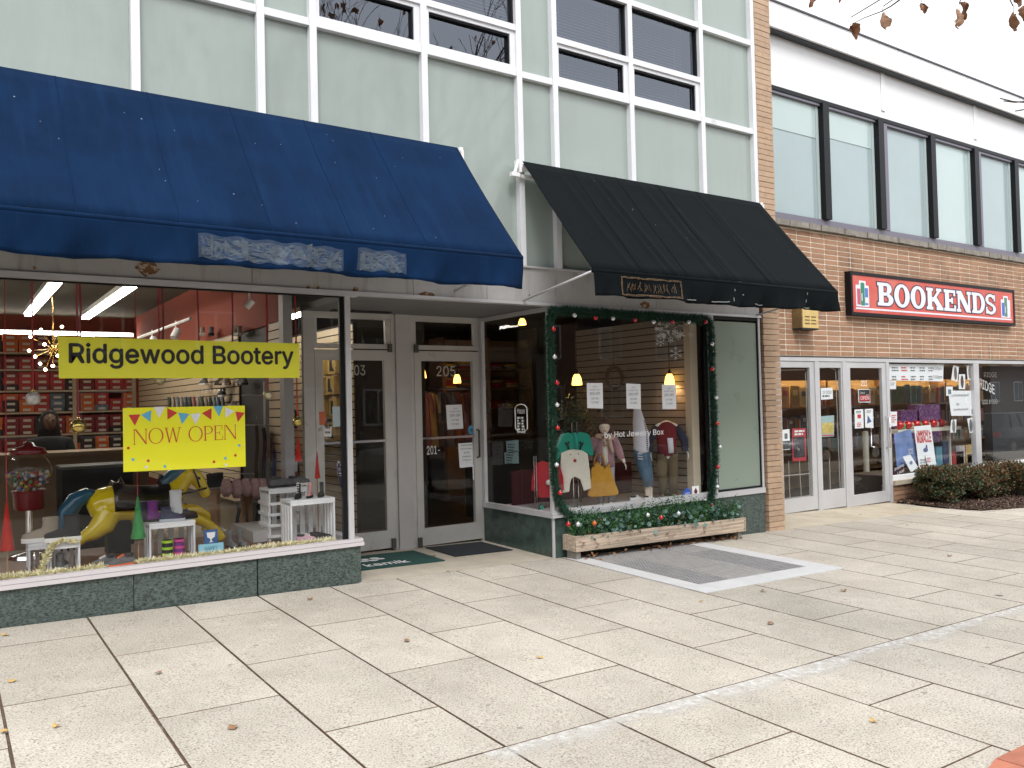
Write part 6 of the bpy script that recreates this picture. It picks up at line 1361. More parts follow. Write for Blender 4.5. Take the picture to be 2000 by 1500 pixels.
for z in zs2:
    x = x0+.15
    while x < x1-.15:
        for k in range(rf.choice([2, 3, 4])):
            b = MB(); zz = z+.002+k*.042; b.loft([(x, y0+.2, zz, .115, .14), (x, y0+.2, zz+.01, .125, .15), (x, y0+.2, zz+.03, .125, .15), (x, y0+.2, zz+.04, .115, .14)], 12, pw=6)
            b.build('folded_garment', rf.choice(fc), smooth=True, label='folded garment in a pile on the brown shelving', cat='garment', group='folded clothes on the brown shelving')
        x += .3
def garment(name, label, cat, p, rz, w_, h, tops, group=None, leg=0, sleeve=None, sl_m=None, dp=.05):
    """hanging garment facing -y in its own space: list of (material, z-fraction from, to, width scale a, b)"""
    t = thing(name, label, cat, (0, 0, 0), group)
    for m, f0, f1, a, c in tops:
        b = MB(); b.loft([(0, 0, h*(1-f0-(f1-f0)*i/5), w_/2*(a+(c-a)*i/5), dp*(1+.08*math.sin(i*2))) for i in range(6)][::-1], 18, pw=2.6); b.build('body', m, t, smooth=2)
    if leg:
        for s in (-1, 1): b = MB(); b.loft([(s*w_*.30, 0, 0, w_*.13, dp*.7), (s*w_*.27, 0, h*leg, w_*.21, dp)], 14, pw=2.6); b.build('leg', tops[-1][0], t, smooth=2)
    if sleeve:
        for s in (-1, 1):
            b = MB(); b.tube([(s*w_*.40, 0, h*.96), (s*w_*(.40+sleeve*.55), 0, h*.82), (s*w_*(.42+sleeve*.75), -.01, h*.62)], [w_*.13, w_*.125, w_*.095], 12, flat=.6); b.build('sleeve', sl_m or tops[0][0], t, smooth=2)
    return put(t, p, rz)
for i, u in enumerate((822, 835, 850, 868, 884, 900, 915, 928)):
    p = PY(u, 800, 3.9); garment('hanging_garment', 'garment on a rail behind the right hand door', 'garment', (p.x, 3.9, p.z-.55), -.9, .34, .8, [(mat('rk_%d' % (i % 5), [(.25, .10, .14), (.35, .26, .14), (.06, .05, .05), (.16, .13, .18), (.3, .11, .05)][i % 5], .9), 0, 1, .7, 1)], 'garments on the rail behind the door', sleeve=.2)
t = thing('garment_rail', 'black garment rail behind the right hand door', 'rail', (6, 3.9, .07)); b = MB(); a = PY(815, 800, 3.9); c = PY(945, 800, 3.9); b.tube([(a.x, 3.9, a.z+.3), (c.x, 3.9, a.z+.3)], .014, 8); [b.tube([(x, 3.9, .07), (x, 3.9, a.z+.3)], .014, 8) for x in (a.x, c.x)]; b.build('frame', black, t)
B('cash_desk', dark, None, (5.9, 7.2, 2.4, 2.9, .07, 1.05), (5.85, 7.25, 2.35, 2.95, 1.051, 1.09), label='dark cash desk standing behind the clothes shop window', cat='counter')
# things on the window stage
RZ = -.64
grn = mat('knit_green', (.015, .26, .18), .95, 0, .12, 40); crm = mat('knit_cream', (.66, .63, .53), .95, 0, .08, 40); redk = mat('knit_red', (.36, .012, .022), .95, 0, .12, 40)
NF = V((math.sin(RZ), -math.cos(RZ), 0))
C1 = lambda pts: [(976+x/1.8025, 566+y/1.8025) for x, y in pts]
def on_plane(u, v, p0): d = ray(u, v); return CAM+d*((V(p0)-CAM).dot(NF)/d.dot(NF))
def stuffed(name, pts, p0, th, m, parent, push=0., bev=.02):
    """a padded garment piece: outline on the plane through p0 facing the pavement corner, th thick, rounded"""
    q = [on_plane(u, v, V(p0))+NF*push for u, v in C1(pts)]; b = MB(); b.prism(q, -NF*th); o = b.build(name, m, parent, smooth=True)
    md = o.modifiers.new('fuse', 'REMESH'); md.mode = 'VOXEL'; md.voxel_size = .006; md.use_smooth_shade = True
    md = o.modifiers.new('round', 'SMOOTH'); md.factor = .6; md.iterations = int(bev*500); return o
def stand_pole(label, p, top, dxs, wd=.09):
    st = thing('display_stand', label, 'stand', (p.x, p.y, .402)); b = MB(); [b.tube([(p.x+dx, p.y, .405), (p.x+dx, p.y, top)], .007, 8) for dx in dxs]; b.build('pole', chrome, st); B('foot', chrome, st, (p.x+min(dxs)-.05, p.x+max(dxs)+.05, p.y-.06, p.y+.06, .402, .408))
p0 = V((PY(1124, 930, .45).x, .45, 1.0)); rp = thing('child_romper', 'green and cream child romper with a reindeer face hanging in the window', 'romper', p0)
stuffed('leggings', [(215, 575), (240, 563), (265, 560), (290, 565), (310, 578), (318, 640), (322, 700), (296, 709), (290, 688), (283, 668), (265, 658), (252, 666), (247, 690), (245, 712), (218, 716), (213, 640)], p0, .05, crm, rp, .004)
stuffed('top', [(214, 580), (208, 600), (199, 598), (202, 545), (213, 512), (240, 502), (252, 506), (268, 506), (280, 500), (305, 504), (318, 514), (328, 556), (331, 583), (316, 586), (309, 574), (290, 570), (265, 566), (240, 569)], p0, .05, grn, rp)
def dot3(u, v, r, m, name, k=.03): c = on_plane(*C1([(u, v)])[0], p0)+NF*k; b = MB(); b.ball(c, r, 10, 7); b.build(name, m, rp, smooth=True)
dot3(265, 601, .018, redk, 'nose', .004); dot3(250, 580, .007, ink, 'eye', .004); dot3(277, 578, .007, ink, 'eye', .004)
b = MB()
for L in ([(243, 562), (238, 545), (244, 535)], [(238, 548), (231, 538)], [(282, 562), (287, 545), (281, 535)], [(287, 548), (293, 538)]): b.tube([on_plane(*q, p0)+NF*.006 for q in C1(L)], .013, 6)
b.build('antler', mat('antler_dark', (.015, .03, .025), .9), rp, smooth=True)
b = MB(); b.tube([on_plane(*q, p0)+NF*.012 for q in C1([(262, 503), (268, 520), (268, 560)])], [.022, .03, .026], 8, flat=.5); b.build('hood_strap', mat('teal', (.03, .35, .28), .9), rp, smooth=True)
stand_pole('chrome double pole stand holding the reindeer romper', p0-NF*.06, 1.36, (-.03, .04))
p1 = V((PY(1066, 930, .6).x, .6, 1.0)); sw_ = thing('child_sweater', 'red child sweater with a white pompom on a stand at the window corner', 'sweater', p1)
stuffed('knit', [(150, 603), (168, 608), (186, 603), (210, 613), (224, 660), (227, 706), (214, 709), (205, 672), (203, 733), (136, 733), (133, 672), (123, 710), (110, 706), (113, 660), (126, 613)], p1, .06, redk, sw_)
c = on_plane(*C1([(172, 678)])[0], p1); b = MB(); b.ball(c+NF*.02, .032, 10, 7); b.build('pompom', crm, sw_, smooth=True)
stand_pole('chrome pole stand holding the red sweater', p1-NF*.07, 1.0, (-.16, -.13))
for u in (1058, 1108): shoe('child_slipper', 'green child slipper on the window stage', 'slipper', (PZ(u, 994, .405).x, max(.12, PZ(u, 994, .405).y), .402), -2.2, .15, .05, grn, grn, False, sole=.01, group='green slippers')
# mustard handbag
p2 = V((PY(1182, 940, .28).x, .28, .9)); t = thing('handbag', 'mustard yellow slouchy tote handbag hanging on a stand', 'handbag', p2); must = mat('mustard_suede', (.47, .235, .02), .85, 0, .2, 8, .4, 30)
stuffed('bag_body', [(322, 632), (335, 612), (346, 606), (360, 622), (376, 624), (386, 610), (393, 640), (405, 675), (420, 715), (414, 724), (370, 728), (330, 731), (309, 727), (314, 690), (322, 660)], p2, .11, must, t, 0, .03)
b = MB(); b.tube([on_plane(*q, p2)+NF*.0 for q in C1([(331, 622), (334, 595), (345, 575), (358, 580), (366, 600), (370, 628)])], .011, 8); b.tube([on_plane(*q, p2)-NF*.09 for q in C1([(345, 618), (350, 590), (360, 580), (372, 590), (382, 615)])], .011, 8); b.build('handle', mat('tan_leather', (.28, .12, .03), .5), t, smooth=True)
stand_pole('thin chrome stand under the mustard handbag', p2-NF*.05, 1.0, (-.06, .14))
# mannequins
mq = mat('mannequin_cream', (.66, .56, .44), .4); mqw = mat('mannequin_white', (.70, .68, .64), .4)
def mannequin(label, H, head, m, loc, rz, arms, legs, hands=True):
    t = thing('mannequin', label, 'mannequin', (0, 0, 0)); f = H
    P = {'pel': (0, 0, .50*f), 'sp': (0, .005, .60*f), 'ch': (0, .0, .70*f), 'nk': (0, .0, .80*f), 'nk2': (0, -.005, .845*f)}
    names = list(P); vs = list(P.values()); rad = [(.085*f, .065*f), (.075*f, .058*f), (.09*f, .06*f), (.045*f, .04*f), .03*f]; ed = [(0, 1), (1, 2), (2, 3), (3, 4)]
    hp = []
    for s, A in zip((-1, 1), arms):
        k = len(vs); sh = V((s*.10*f, 0, .775*f)); el = sh+V(A[0])*f; wr = el+V(A[1])*f; vs += [tuple(sh), tuple(el), tuple(wr)]; rad += [.04*f, .03*f, .02*f]; ed += [(3, k), (k, k+1), (k+1, k+2)]; hp.append((wr, V(A[1])))
    for s, A in zip((-1, 1), legs):
        k = len(vs); hp_ = V((s*.05*f, 0, .47*f)); kn = V((s*.055*f, A[0]*f, .27*f)); an = V((s*.055*f+A[2]*f, A[1]*f, .05*f)); vs += [tuple(hp_), tuple(kn), tuple(an)]; rad += [.06*f, .04*f, .026*f]; ed += [(0, k), (k, k+1), (k+1, k+2)]
    skin('body', vs, ed, rad, m, t, off=V((0, 0, 0)))
    if head:
        hz_ = .915*f; f0 = f; f = f*1.22; b = MB()
        b.loft([(0, -.02*f, hz_-.065*f, .012*f, .02*f), (0, -.015*f, hz_-.055*f, .03*f, .036*f), (0, -.005*f, hz_-.02*f, .05*f, .056*f), (0, 0, hz_+.015*f, .056*f, .064*f), (0, .005*f, hz_+.05*f, .048*f, .056*f), (0, .005*f, hz_+.07*f, .02*f, .03*f)], 16)
        b.tube([(0, -.058*f, hz_+.005*f), (0, -.072*f, hz_-.018*f), (0, -.056*f, hz_-.022*f)], [.005*f, .009*f, .006*f], 6); h_ = b.build('head', m, t, smooth=True)
        b = MB(); [b.ball((s*.02*f, -.055*f, hz_), .006*f, 8, 5) for s in (-1, 1)]; b.build('eye', ink, h_); B('mouth', redk, h_, (-.014*f, .014*f, -.0595*f, -.054*f, hz_-.037*f, hz_-.032*f))
        b = MB(); [b.ball((s*.054*f, .0, hz_-.005*f), .012*f, 8, 5, sx=.5) for s in (-1, 1)]; b.build('ear', m, h_, smooth=True); f = f0
    if hands:
        b = MB()
        for (wr, d), s in zip(hp, (-1, 1)): hand(b, wr, d+V((0, 0, -.02)), (s*1., 0, .15), .085*f)
        b.build('hand', m, t, smooth=True)
    return t
pinkf = mat('pink_fleece', (.36, .20, .22), 1, 0, .2, 50, .8, 120, sheen=.3); leo = mat('leopard_scarf', (.50, .34, .26), .9, c2=(.035, .02, .015), c2t=(.57, .62), c2scale=22); hairm = mat('brown_wig', (.07, .035, .02), .9, 0, .3, 30)
p = PZ(1184, 988, .402); f = .98
t = mannequin('child mannequin in a pink fleece jacket and leopard scarf behind the handbag', f, True, mq, None, 0, [((-.09, 0, -.14), (-.03, -.03, -.13)), ((.07, -.02, -.15), (.05, -.05, -.13))], [(0, 0, 0), (.0, -.01, 0)])
b = MB(); b.loft([(0, 0, .46*f, .115*f, .085*f), (0, 0, .55*f, .11*f, .085*f), (0, 0, .70*f, .12*f, .08*f), (0, 0, .79*f, .09*f, .06*f), (0, 0, .82*f, .05*f, .045*f)], 18); b.build('jacket', pinkf, t, smooth=True)
b = MB(); [b.tube([(s*.10*f, 0, .785*f), (s*.16*f+(.0 if s > 0 else -.02*f), -.015*f, .64*f), (s*.19*f, -.05*f, .535*f)], [.05*f, .047*f, .036*f], 12) for s in (-1, 1)]; b.build('sleeve', pinkf, t, smooth=True)
b = MB(); b.loft([(0, -.03*f, .47*f, .05*f, .065*f), (0, -.03*f, .76*f, .045*f, .06*f)], 14); b.build('shirt', crm, t, smooth=True)
b = MB(); b.tube([(.09*f*math.cos(a), .075*f*math.sin(a)-.01, .80*f+.015*math.sin(a*2)) for a in [i*math.pi/8 for i in range(17)]], .03*f, 10, cap=False); b.tube([(.05*f, -.085*f, .80*f), (.06*f, -.10*f, .70*f), (.085*f, -.10*f, .62*f)], [.035*f, .04*f, .03*f], 10, flat=.6); b.tube([(-.02*f, -.085*f, .80*f), (.0, -.105*f, .70*f)], [.035*f, .035*f], 10, flat=.6); b.build('scarf', leo, t, smooth=True)
b = MB(); b.loft([(0, .03*f, .83*f, .078*f, .055*f), (0, .024*f, .90*f, .084*f, .07*f), (0, .006*f, .965*f, .076*f, .082*f), (0, .004*f, 1.015*f, .03*f, .036*f)], 16); [b.ball((s*.085*f, .025*f, .85*f), .04*f, 10, 7, sz=1.8) for s in (-1, 1)]; b.build('wig', hairm, t, smooth=True)
tg_ = mat('grey_tights', (.32, .31, .33), .9); b = MB(); [b.loft([(s*.055*f, 0, .04*f, .032*f, .032*f), (s*.055*f, 0, .27*f, .045*f, .045*f), (s*.05*f, 0, .47*f, .062*f, .06*f)], 14) for s in (-1, 1)]; b.build('tights', tg_, t, smooth=True); put(t, p, RZ)
for s in (-1, 1): q = p+Matrix.Rotation(RZ, 3, 'Z') @ V((s*.055*f, -.03, 0)); shoe('child_shoe', 'white child shoe on the pink jacket mannequin', 'shoe', tuple(q), RZ-1.57+.15*s, .15, .05, crm, ss, False, sole=.012, group='white shoes of the pink mannequin')
# white shirt and jeans figure
den = mat('blue_denim', (.075, .135, .20), .9, 0, .35, 6, .3, 150); wsh = mat('white_shirt', (.62, .62, .68), .9, 0, .06, 12); p3 = V((PY(1258, 900, .3).x, .3, 1.0)); t = thing('mannequin', 'headless mannequin in a white shirt and ripped blue jeans with one foot forward', 'mannequin', V((p3.x, p3.y, .402)))
def limb(name, L, m, dep=0., fl=.85): b = MB(); b.tube([on_plane(*C1([(x, y)])[0], p3)+NF*(d+dep) for x, y, r, d in L], [r/297 for x, y, r, d in L], 16, flat=fl); return b.build(name, m, t, smooth=True)
b = MB()
for L in ([(482, 400, 9, 0), (486, 450, 14, 0), (495, 520, 22, 0), (497, 575, 20, 0), (503, 610, 17, 0), (514, 650, 14, .0), (520, 690, 10, .0), (521, 735, 9, 0)], [(500, 570, 18, -.03), (522, 630, 13, -.05), (531, 690, 9, -.06), (533, 738, 8, -.06)]):
    b.tube([on_plane(*C1([(x, y)])[0], p3)+NF*d for x, y, r, d in L], [r/297 for x, y, r, d in L], 12)
body_ = b.build('body', mq, t, smooth=True); md = body_.modifiers.new('fuse', 'REMESH'); md.mode = 'VOXEL'; md.voxel_size = .006; md.use_smooth_shade = True
limb('shirt', [(483, 412, 10, 0), (484, 425, 15, 0), (489, 460, 22, 0), (497, 505, 29, 0), (499, 545, 30, 0), (497, 562, 29, 0), (499, 574, 27, 0)], wsh)
limb('jeans_leg', [(494, 560, 26, 0), (497, 590, 25, 0), (505, 625, 22, 0), (515, 660, 18, .01), (523, 692, 16, .02)], den); limb('jeans_leg', [(508, 562, 21, -.05), (520, 610, 18, -.06), (530, 660, 14, -.07), (533, 695, 12, -.07)], den)
b = MB(); [b.tube([on_plane(*q, p3)+NF*.074 for q in C1([(482+i, 575+i*9), (500+i, 577+i*9)])], .008, 6) for i in range(3)]; b.build('rip', mat('rip_pale', (.5, .52, .55), .9), t)
o_ = on_plane(*C1([(517, 470)])[0], p3)+NF*.06; b = MB(); rp_ = random.Random(3)
for i in range(16): y_ = 462+i*6.5; x_ = 508+i*.35+ (4 if i > 3 else i); q_ = on_plane(*C1([(x_, y_)])[0], p3)+NF*(.05+.035*min(1, i/6)); b.box(q_.x-.012, q_.x+.012, q_.y-.002, q_.y, q_.z-.007*rp_.uniform(.6, 1), q_.z+.006)
b.build('side_print', ink, t)
for x_, y_, a_, lb in ((526, 755, .5, 'white canvas sneaker on the forward foot of the jeans figure'), (484, 757, .15, 'white canvas sneaker standing beside the jeans figure')):
    q_ = on_plane(*C1([(x_, y_)])[0], p3); shoe('sneaker', lb, 'shoe', (q_.x, max(.16, q_.y), .402), RZ+.25+a_, .2, .06, mat('canvas_white', (.6, .6, .57), .8), ss, False, ss)
# red and navy jacket figure
navy = mat('navy_sleeve', (.012, .018, .04), .9); kh = mat('khaki_trousers', (.10, .072, .035), .9, 0, .15, 6); p = PZ(1308, 976, .402); p = V((p.x-.02, max(.28, p.y), .402)); f = 1.12
t = mannequin('headless child mannequin in a red sweater toned dim, navy jacket and khaki trousers', f, False, mqw, None, 0, [((-.08, 0, -.14), (.0, -.03, -.14)), ((.09, 0, -.14), (.02, -.04, -.13))], [(0, 0, 0), (0, .0, .0)])
b = MB(); b.loft([(0, 0, .47*f, .10*f, .075*f), (0, 0, .60*f, .105*f, .08*f), (0, 0, .72*f, .112*f, .075*f), (0, 0, .775*f, .125*f, .066*f), (0, 0, .805*f, .085*f, .055*f), (0, 0, .83*f, .04*f, .04*f)], 18); b.build('sweater', mat('knit_red_dimmed', (.14, .008, .012), .95, 0, .12, 40), t, smooth=True); b = MB(); [b.tube([(s*.10*f, 0, .78*f), (s*.185*f, 0, .635*f), (s*.19*f, -.03*f, .51*f)], [.045*f, .044*f, .036*f], 12) for s in (-1, 1)]; b.build('sleeve', navy, t, smooth=True)  # sweater is the knit red, darkened in colour to stand in for dim light
b = MB(); b.loft([(.03*f, -.07*f, .50*f, .03*f, .016*f), (.02*f, -.082*f, .66*f, .03*f, .012*f)], 10); b.build('shirt_tail', wsh, t, smooth=True)
b = MB(); [b.loft([(s*.058*f, 0, .05*f, .042*f, .045*f), (s*.056*f, 0, .27*f, .055*f, .055*f), (s*.05*f, 0, .49*f, .07*f, .068*f)], 16) for s in (-1, 1)]; b.build('trousers', kh, t, smooth=True); put(t, p, RZ+.05)
for s in (-1, 1): q = p+Matrix.Rotation(RZ, 3, 'Z') @ V((s*.058*f, -.03, 0)); shoe('sneaker', 'dark sneaker with tan laces under the khaki trousers', 'shoe', tuple(q), RZ-1.57+.3*s, .2, .08, gy, sb, False, tan, group='dark sneakers under the khaki trousers')
# dark red backdrop cloth, twig arrangement, wreath, flake decal
B('backdrop_cloth', mat('maroon_cloth', (.055, .008, .012), .8, 0, .2, 4), None, (5.5, 7.38, 1.18, 1.2, .402, .80), label='dark maroon backdrop panel along the back of the window stage', cat='panel')
tw = thing('twig_arrangement', 'bare twigs and dark fir sprays arranged behind the window', 'twigs', (6.4, .9, 1.2)); b = MB(); rw = random.Random(14); twm = mat('twig_brown', (.09, .06, .04), .9); fz = MB()
o0 = V((PY(1130, 850, .9).x, .9, .402)); b.tube([o0, (o0.x, .9, 1.2)], .02, 8)
for i in range(16):
    a = rw.uniform(0, 6.3); e = V((o0.x+rw.uniform(-.4, .75), .9+rw.uniform(-.25, .2), rw.uniform(1.35, 2.2))); m_ = o0.lerp(e, .55)+V((0, 0, .25)); b.tube([(o0.x, .9, 1.15), m_, e], [.009, .006, .003], 5)
    for j in range(4): q = m_.lerp(e, rw.random()); b.tube([q, q+V((rw.uniform(-.15, .15), rw.uniform(-.1, .1), rw.uniform(0, .15)))], [.004, .002], 4)
for i in range(900): q = o0+V((rw.gauss(-.05, .14), rw.gauss(0, .1), rw.gauss(.98, .1))); leaf_quad(fz, q, V((rw.gauss(0, 1), rw.gauss(0, .5), rw.gauss(-.2, .6))), rv(), .07, .012, 0)
b.build('twig', twm, tw); fz.build('fir_spray', mat('fir_dark', (.02, .06, .03), .7), tw, kind='stuff')
wc = PY(1200, 738, 1.0); t = thing('twig_wreath', 'round twig wreath hanging above the sale notices', 'wreath', wc); b = MB()
for i in range(22): ph = rw.random()*6; b.tube([wc+V(((.13+.02*math.sin(3*a+ph))*math.cos(a), .015*math.cos(5*a+ph), (.13+.02*math.sin(3*a+ph))*math.sin(a))) for a in [k*math.pi/12 for k in range(25)]], .005, 4, cap=False)
b.build('twig_ring', twm, t); b = MB(); b.tube([wc+V((0, 0, .13)), (wc.x, wc.y, 2.95)], .002, 4); b.build('string', ink, t)
t = thing('snowflake_decal', 'lacy white snowflake and icicle decal at the top of the clothes shop window', 'decal', PY(1325, 660, .006)); b = MB(); dm = mat('decal_frost', (.6, .6, .58), .9)
def fl(u, v, r):
    for k in range(6):
        a = R_(90+60*k); b.tube([PY(u, v, .008), PY(u+r*math.cos(a), v-r*math.sin(a), .008)], .003, 4)
        for s in (-1, 1):
            q = PY(u+r*.6*math.cos(a), v-r*.6*math.sin(a), .008); b.tube([q, PY(u+r*.6*math.cos(a)+r*.3*math.cos(a+s*.8), v-r*.6*math.sin(a)-r*.3*math.sin(a+s*.8), .008)], .003, 4)
fl(1320, 690, 13); fl(1290, 668, 9); fl(1310, 664, 6)
for i in range(40): u, v = rw.uniform(1278, 1358), rw.uniform(628, 660); fl(u, v, rw.uniform(3, 7)) if i < 16 else b.tube([PY(u, v, .008), PY(u+rw.uniform(-10, 10), v+rw.uniform(-6, 6), .008)], .0025, 4)
b.build('flake', dm, t)
# opening hours on the corner glass
t = thing('window_lettering', 'white framed opening hours decal on the corner glass beside the door', 'lettering', PX(1017, 838, RX-.004)); q = [PX(u, v, RX-.004) for u, v in ((1006, 792), (1029, 788), (1029, 838), (1008, 842))]; yc = (q[0].y+q[1].y)/2; zt, zb = q[0].z, q[3].z; hw = abs(q[0].y-q[1].y)/2
b = MB(); b.tube([(RX-.005, yc+hw*x, zb+(zt-zb)*z) for x, z in ((-.7, 1), (-1, .9), (-1, .1), (-.6, .0), (0, -.04), (.6, 0), (1, .1), (1, .9), (.7, 1), (0, 1.05), (-.7, 1))], .0045, 4); b.build('border', decw, t)
text('lettering', 'Hours', decw, t, V((RX-.005, yc+hw*.6, zt-.09)), hw*1.2, .06, (0, -1, 0)); 
bars(t, V((RX-.005, yc+hw*.7, zt-.125)), (0, -1, 0), hw*.6, .02, .031, 6, decw); bars(t, V((RX-.005, yc-hw*.05, zt-.125)), (0, -1, 0), hw*.65, .02, .031, 6, decw)
for P, lb in ([(988, 862), (1012, 859), (1013, 882), (990, 884)], 'pale paper notice inside the corner glass above the red sweater'), ([(985, 884), (1012, 880), (1013, 905), (986, 906)], 'lower pale paper notice inside the corner glass'):
    q = [PX(u, v, RX+.02) for u, v in P]; t = thing('notice', lb, 'notice', q[3]); b = MB(); b.prism(q[::-1], (.002, 0, 0)); b.build('sheet', mat('paper_teal', (.16, .24, .25), .8), t)
    bars(t, V((RX+.018, max(a.y for a in q)-.04, max(a.z for a in q)-.05)), (0, -1, 0), .14, .012, .03, 4, ink)
# ------------------------------------------------------------------ book shop interior
ww = mat('warm_wall', (.45, .32, .17), .8, 0, .1, 1)
room('shop_floor', (9.2, 30, 1.12, 6, -.35, -.16), m=mat('book_floor', (.05, .045, .05), .4)); room('shop_ceiling', (9.2, 30, 1.12, 6, 2.75, 2.8), m=mat('book_ceiling', (.2, .18, .15), .9)); room('back_wall', (9.2, 30, 4.4, 4.5, -.16, 2.75), m=ww); room('side_wall', (9.1, 9.2, 1.32, 4.4, -.16, 2.75), m=dark); room('inner_header', (9.2, 30, 1.12, 1.16, 2.3, 2.75), m=brw); room('window_floor', (12.9, 18.5, 1.0, 1.75, -.16, .24), m=mat('window_bed', (.10, .08, .07), .8))
ys = 2.9; zb = [PY(1700, v, ys).z for v in (790, 832, 872, 912)]; zt_ = PY(1700, 738, ys).z
bsf = thing('book_shelving', 'long warm lit wooden bookshelves behind the book shop glass', 'bookshelf', (16, 3.1, -.16)); bw_ = mat('book_wood', (.28, .16, .07), .6, 0, .2, 5, aniso=(5, 1, 1)); XA, XB = 11.9, 20.5
for z in zb: B('shelf', bw_, bsf, (XA, XB, ys, ys+.35, z-.03, z))
B('back_panel', ww, bsf, (XA, XB, ys+.351, ys+.38, -.16, zt_+.1)); B('canopy', mat('canopy_brown', (.10, .045, .02), .6), bsf, (XA, XB, ys-.12, ys+.4, zt_+.02, zt_+.22), (XA, XB, ys-.14, ys-.121, zt_-.05, zt_+.22))
for i in range(5): x = XA+(XB-XA)*i/4; B('upright', bw_, bsf, (x-.03, x+.03, ys+.01, ys+.35, -.16, zt_))
lt = thing('shelf_light', 'warm light strip hidden under the bookshelf canopy', 'light', (16, ys, zt_)); B('diffuser', mat('lit_warm', (1, .8, .5), .5, emit=(1, .70, .34), es=17), lt, (XA+.1, XB-.1, ys+.0, ys+.05, zt_-.005, zt_+.015))
fluo('lit ceiling strip deep inside the book shop', 15.5, 1.8, 2.4, 2.6, 1, 'book shop ceiling lights', m=mat('lit_tube_soft', (1, 1, 1), .5, emit=(1, .85, .65), es=5)); fluo('lit ceiling strip deep inside the book shop', 12.3, 1.8, 2.4, 2.6, 1, 'book shop ceiling lights', m=MATS['lit_tube_soft'])
rk = random.Random(41); bcol = [(.5, .4, .22), (.12, .1, .1), (.35, .06, .04), (.07, .12, .2), (.5, .46, .4), (.28, .2, .08), (.06, .16, .1), (.45, .25, .08)]
bcm = [mat('book_%d' % i, c, .5) for i, c in enumerate(bcol)]; pgm = mat('book_pages', (.6, .55, .45), .9)
nm = ['cream', 'black', 'red', 'navy', 'white', 'olive', 'green', 'orange']
for zi, z in enumerate(zb[:3]):
    x = XA+.08
    while x < XB-.2:
        face = zi == 0 or rk.random() < .3; w_ = rk.uniform(.17, .24) if zi == 0 else rk.uniform(.13, .18) if face else rk.uniform(.03, .06); h = rk.uniform(.30, .40) if zi == 0 else rk.uniform(.20, .29); k = rk.randrange(8); b = MB(); d = .03 if face else .16
        b.box(x, x+w_, ys+.03, ys+.03+d, z+.001, z+h, 0); b.box(x+.002, x+w_-.002, ys+.032, ys+.028+d, z+h, z+h+.001, 1)
        if face: b.box(x+w_*.2, x+w_*.8, ys+.0285, ys+.0298, z+h*.55, z+h*.8, 2)
        b.build('book', [bcm[k], pgm, bcm[(k+3) % 8]], label='%s book standing on the warm lit shelves' % nm[k], cat='book', group='%s books on the shelves' % nm[k]); x += w_+(rk.uniform(.02, .06) if face else .002)
# stanchion with red foot inside the door
p = PY(1694, 965, 1.75); t = thing('display_post', 'white post with a flared red foot inside the book shop door', 'post', (p.x, 1.75, -.16)); b = MB(); b.lathe([(.05, 0), (.05, .9)], (p.x, 1.75, PY(1694, 942, 1.75).z), 14); b.build('post', crm, t, smooth=2); b = MB(); zf = PY(1694, 942, 1.75).z+.16; b.lathe([(.34, 0), (.3, .05), (.12, zf*.7), (.06, zf)], (p.x, 1.75, -.16), 22); b.build('foot', mat('foot_red', (.32, .02, .02), .5), t, smooth=True)
# window display
yd = 1.35; zs_ = PY(1800, 836, yd).z; x0, x1 = PY(1738, 836, yd).x, PY(1862, 836, yd).x
t = thing('display_shelf', 'white shelf board carrying coloured Christmas balls in the book shop window', 'shelf', ((x0+x1)/2, yd, .25)); B('board', crm, t, (x0, x1, yd-.15, yd+.15, zs_-.06, zs_)); [B('leg', crm, t, (x, x+.04, yd+.02, yd+.08, .241, zs_-.061)) for x in (x0+.05, x1-.1)]
cols = [(redball, 'red'), (mat('green_ball', (.03, .3, .07), .3), 'green'), (redball, 'red'), (pgold, 'pale gold'), (redball, 'red'), (mat('green_ball2', (.03, .3, .07), .3), 'green'), (redball, 'red'), (pgold, 'pale gold'), (redball, 'red'), (silver, 'silver'), (redball, 'red')]
for i, (m, n_) in enumerate(cols):
    u = 1757+i*8.2; r = .075 if n_ == 'red' else .06; b = MB(); p = V((PY(u, 825, yd-.05).x, yd-.05+.03*(i % 2), zs_+r)); b.ball(p, r, 14, 9); b.build('christmas_ball', m, smooth=True, label='%s Christmas ball resting on the white display shelf' % n_, cat='bauble', group='%s balls on the display shelf' % n_)
vio = mat('purple_pattern', (.20, .05, .26), .5, 0, .6, 18, c2=(.45, .25, .5), c2t=(.52, .58), c2scale=22)
for u0_, u1_, v0_, v1_, lb in ((1760, 1795, 800, 826, 'purple patterned gift box'), (1792, 1836, 789, 824, 'tall purple patterned gift box')):
    a, c = PY(u0_, v1_, 1.62), PY(u1_, v0_, 1.62); B('gift_box', vio, None, (a.x, c.x, 1.62, 1.8, zs_-.3, c.z), label=lb+' behind the Christmas balls', cat='box')
def stand(label, P, y, m, lean=.12, name='poster', cat='poster'):
    q = [PY(u, v, y) for u, v in P]; t = thing(name, label, cat, (q[3].x, y, q[3].z)); b = MB(); b.prism([q[3], q[2], q[1], q[0]], (0, .006, 0)); b.build('sheet', m, t); return t, q
yq = 1.12
t, q = stand('white THE MAKING OF A MIRACLE poster leaning in the book shop window', [(1785, 833), (1818, 830), (1829, 910), (1796, 920)], yq, paper)
x0 = q[0].x; dxz = (q[3].x-q[0].x)/(q[3].z-q[0].z); sk = (dxz, 0, 1)
def tx(s, m, fx, fz, w_, h, bold=.03): o = q[0]+(q[1]-q[0])*fx+(q[3]-q[0])*fz; text('lettering', s, m, t, V((o.x, yq-.003, o.z)), w_, h, (1, 0, -.0), sk, bold=bold)
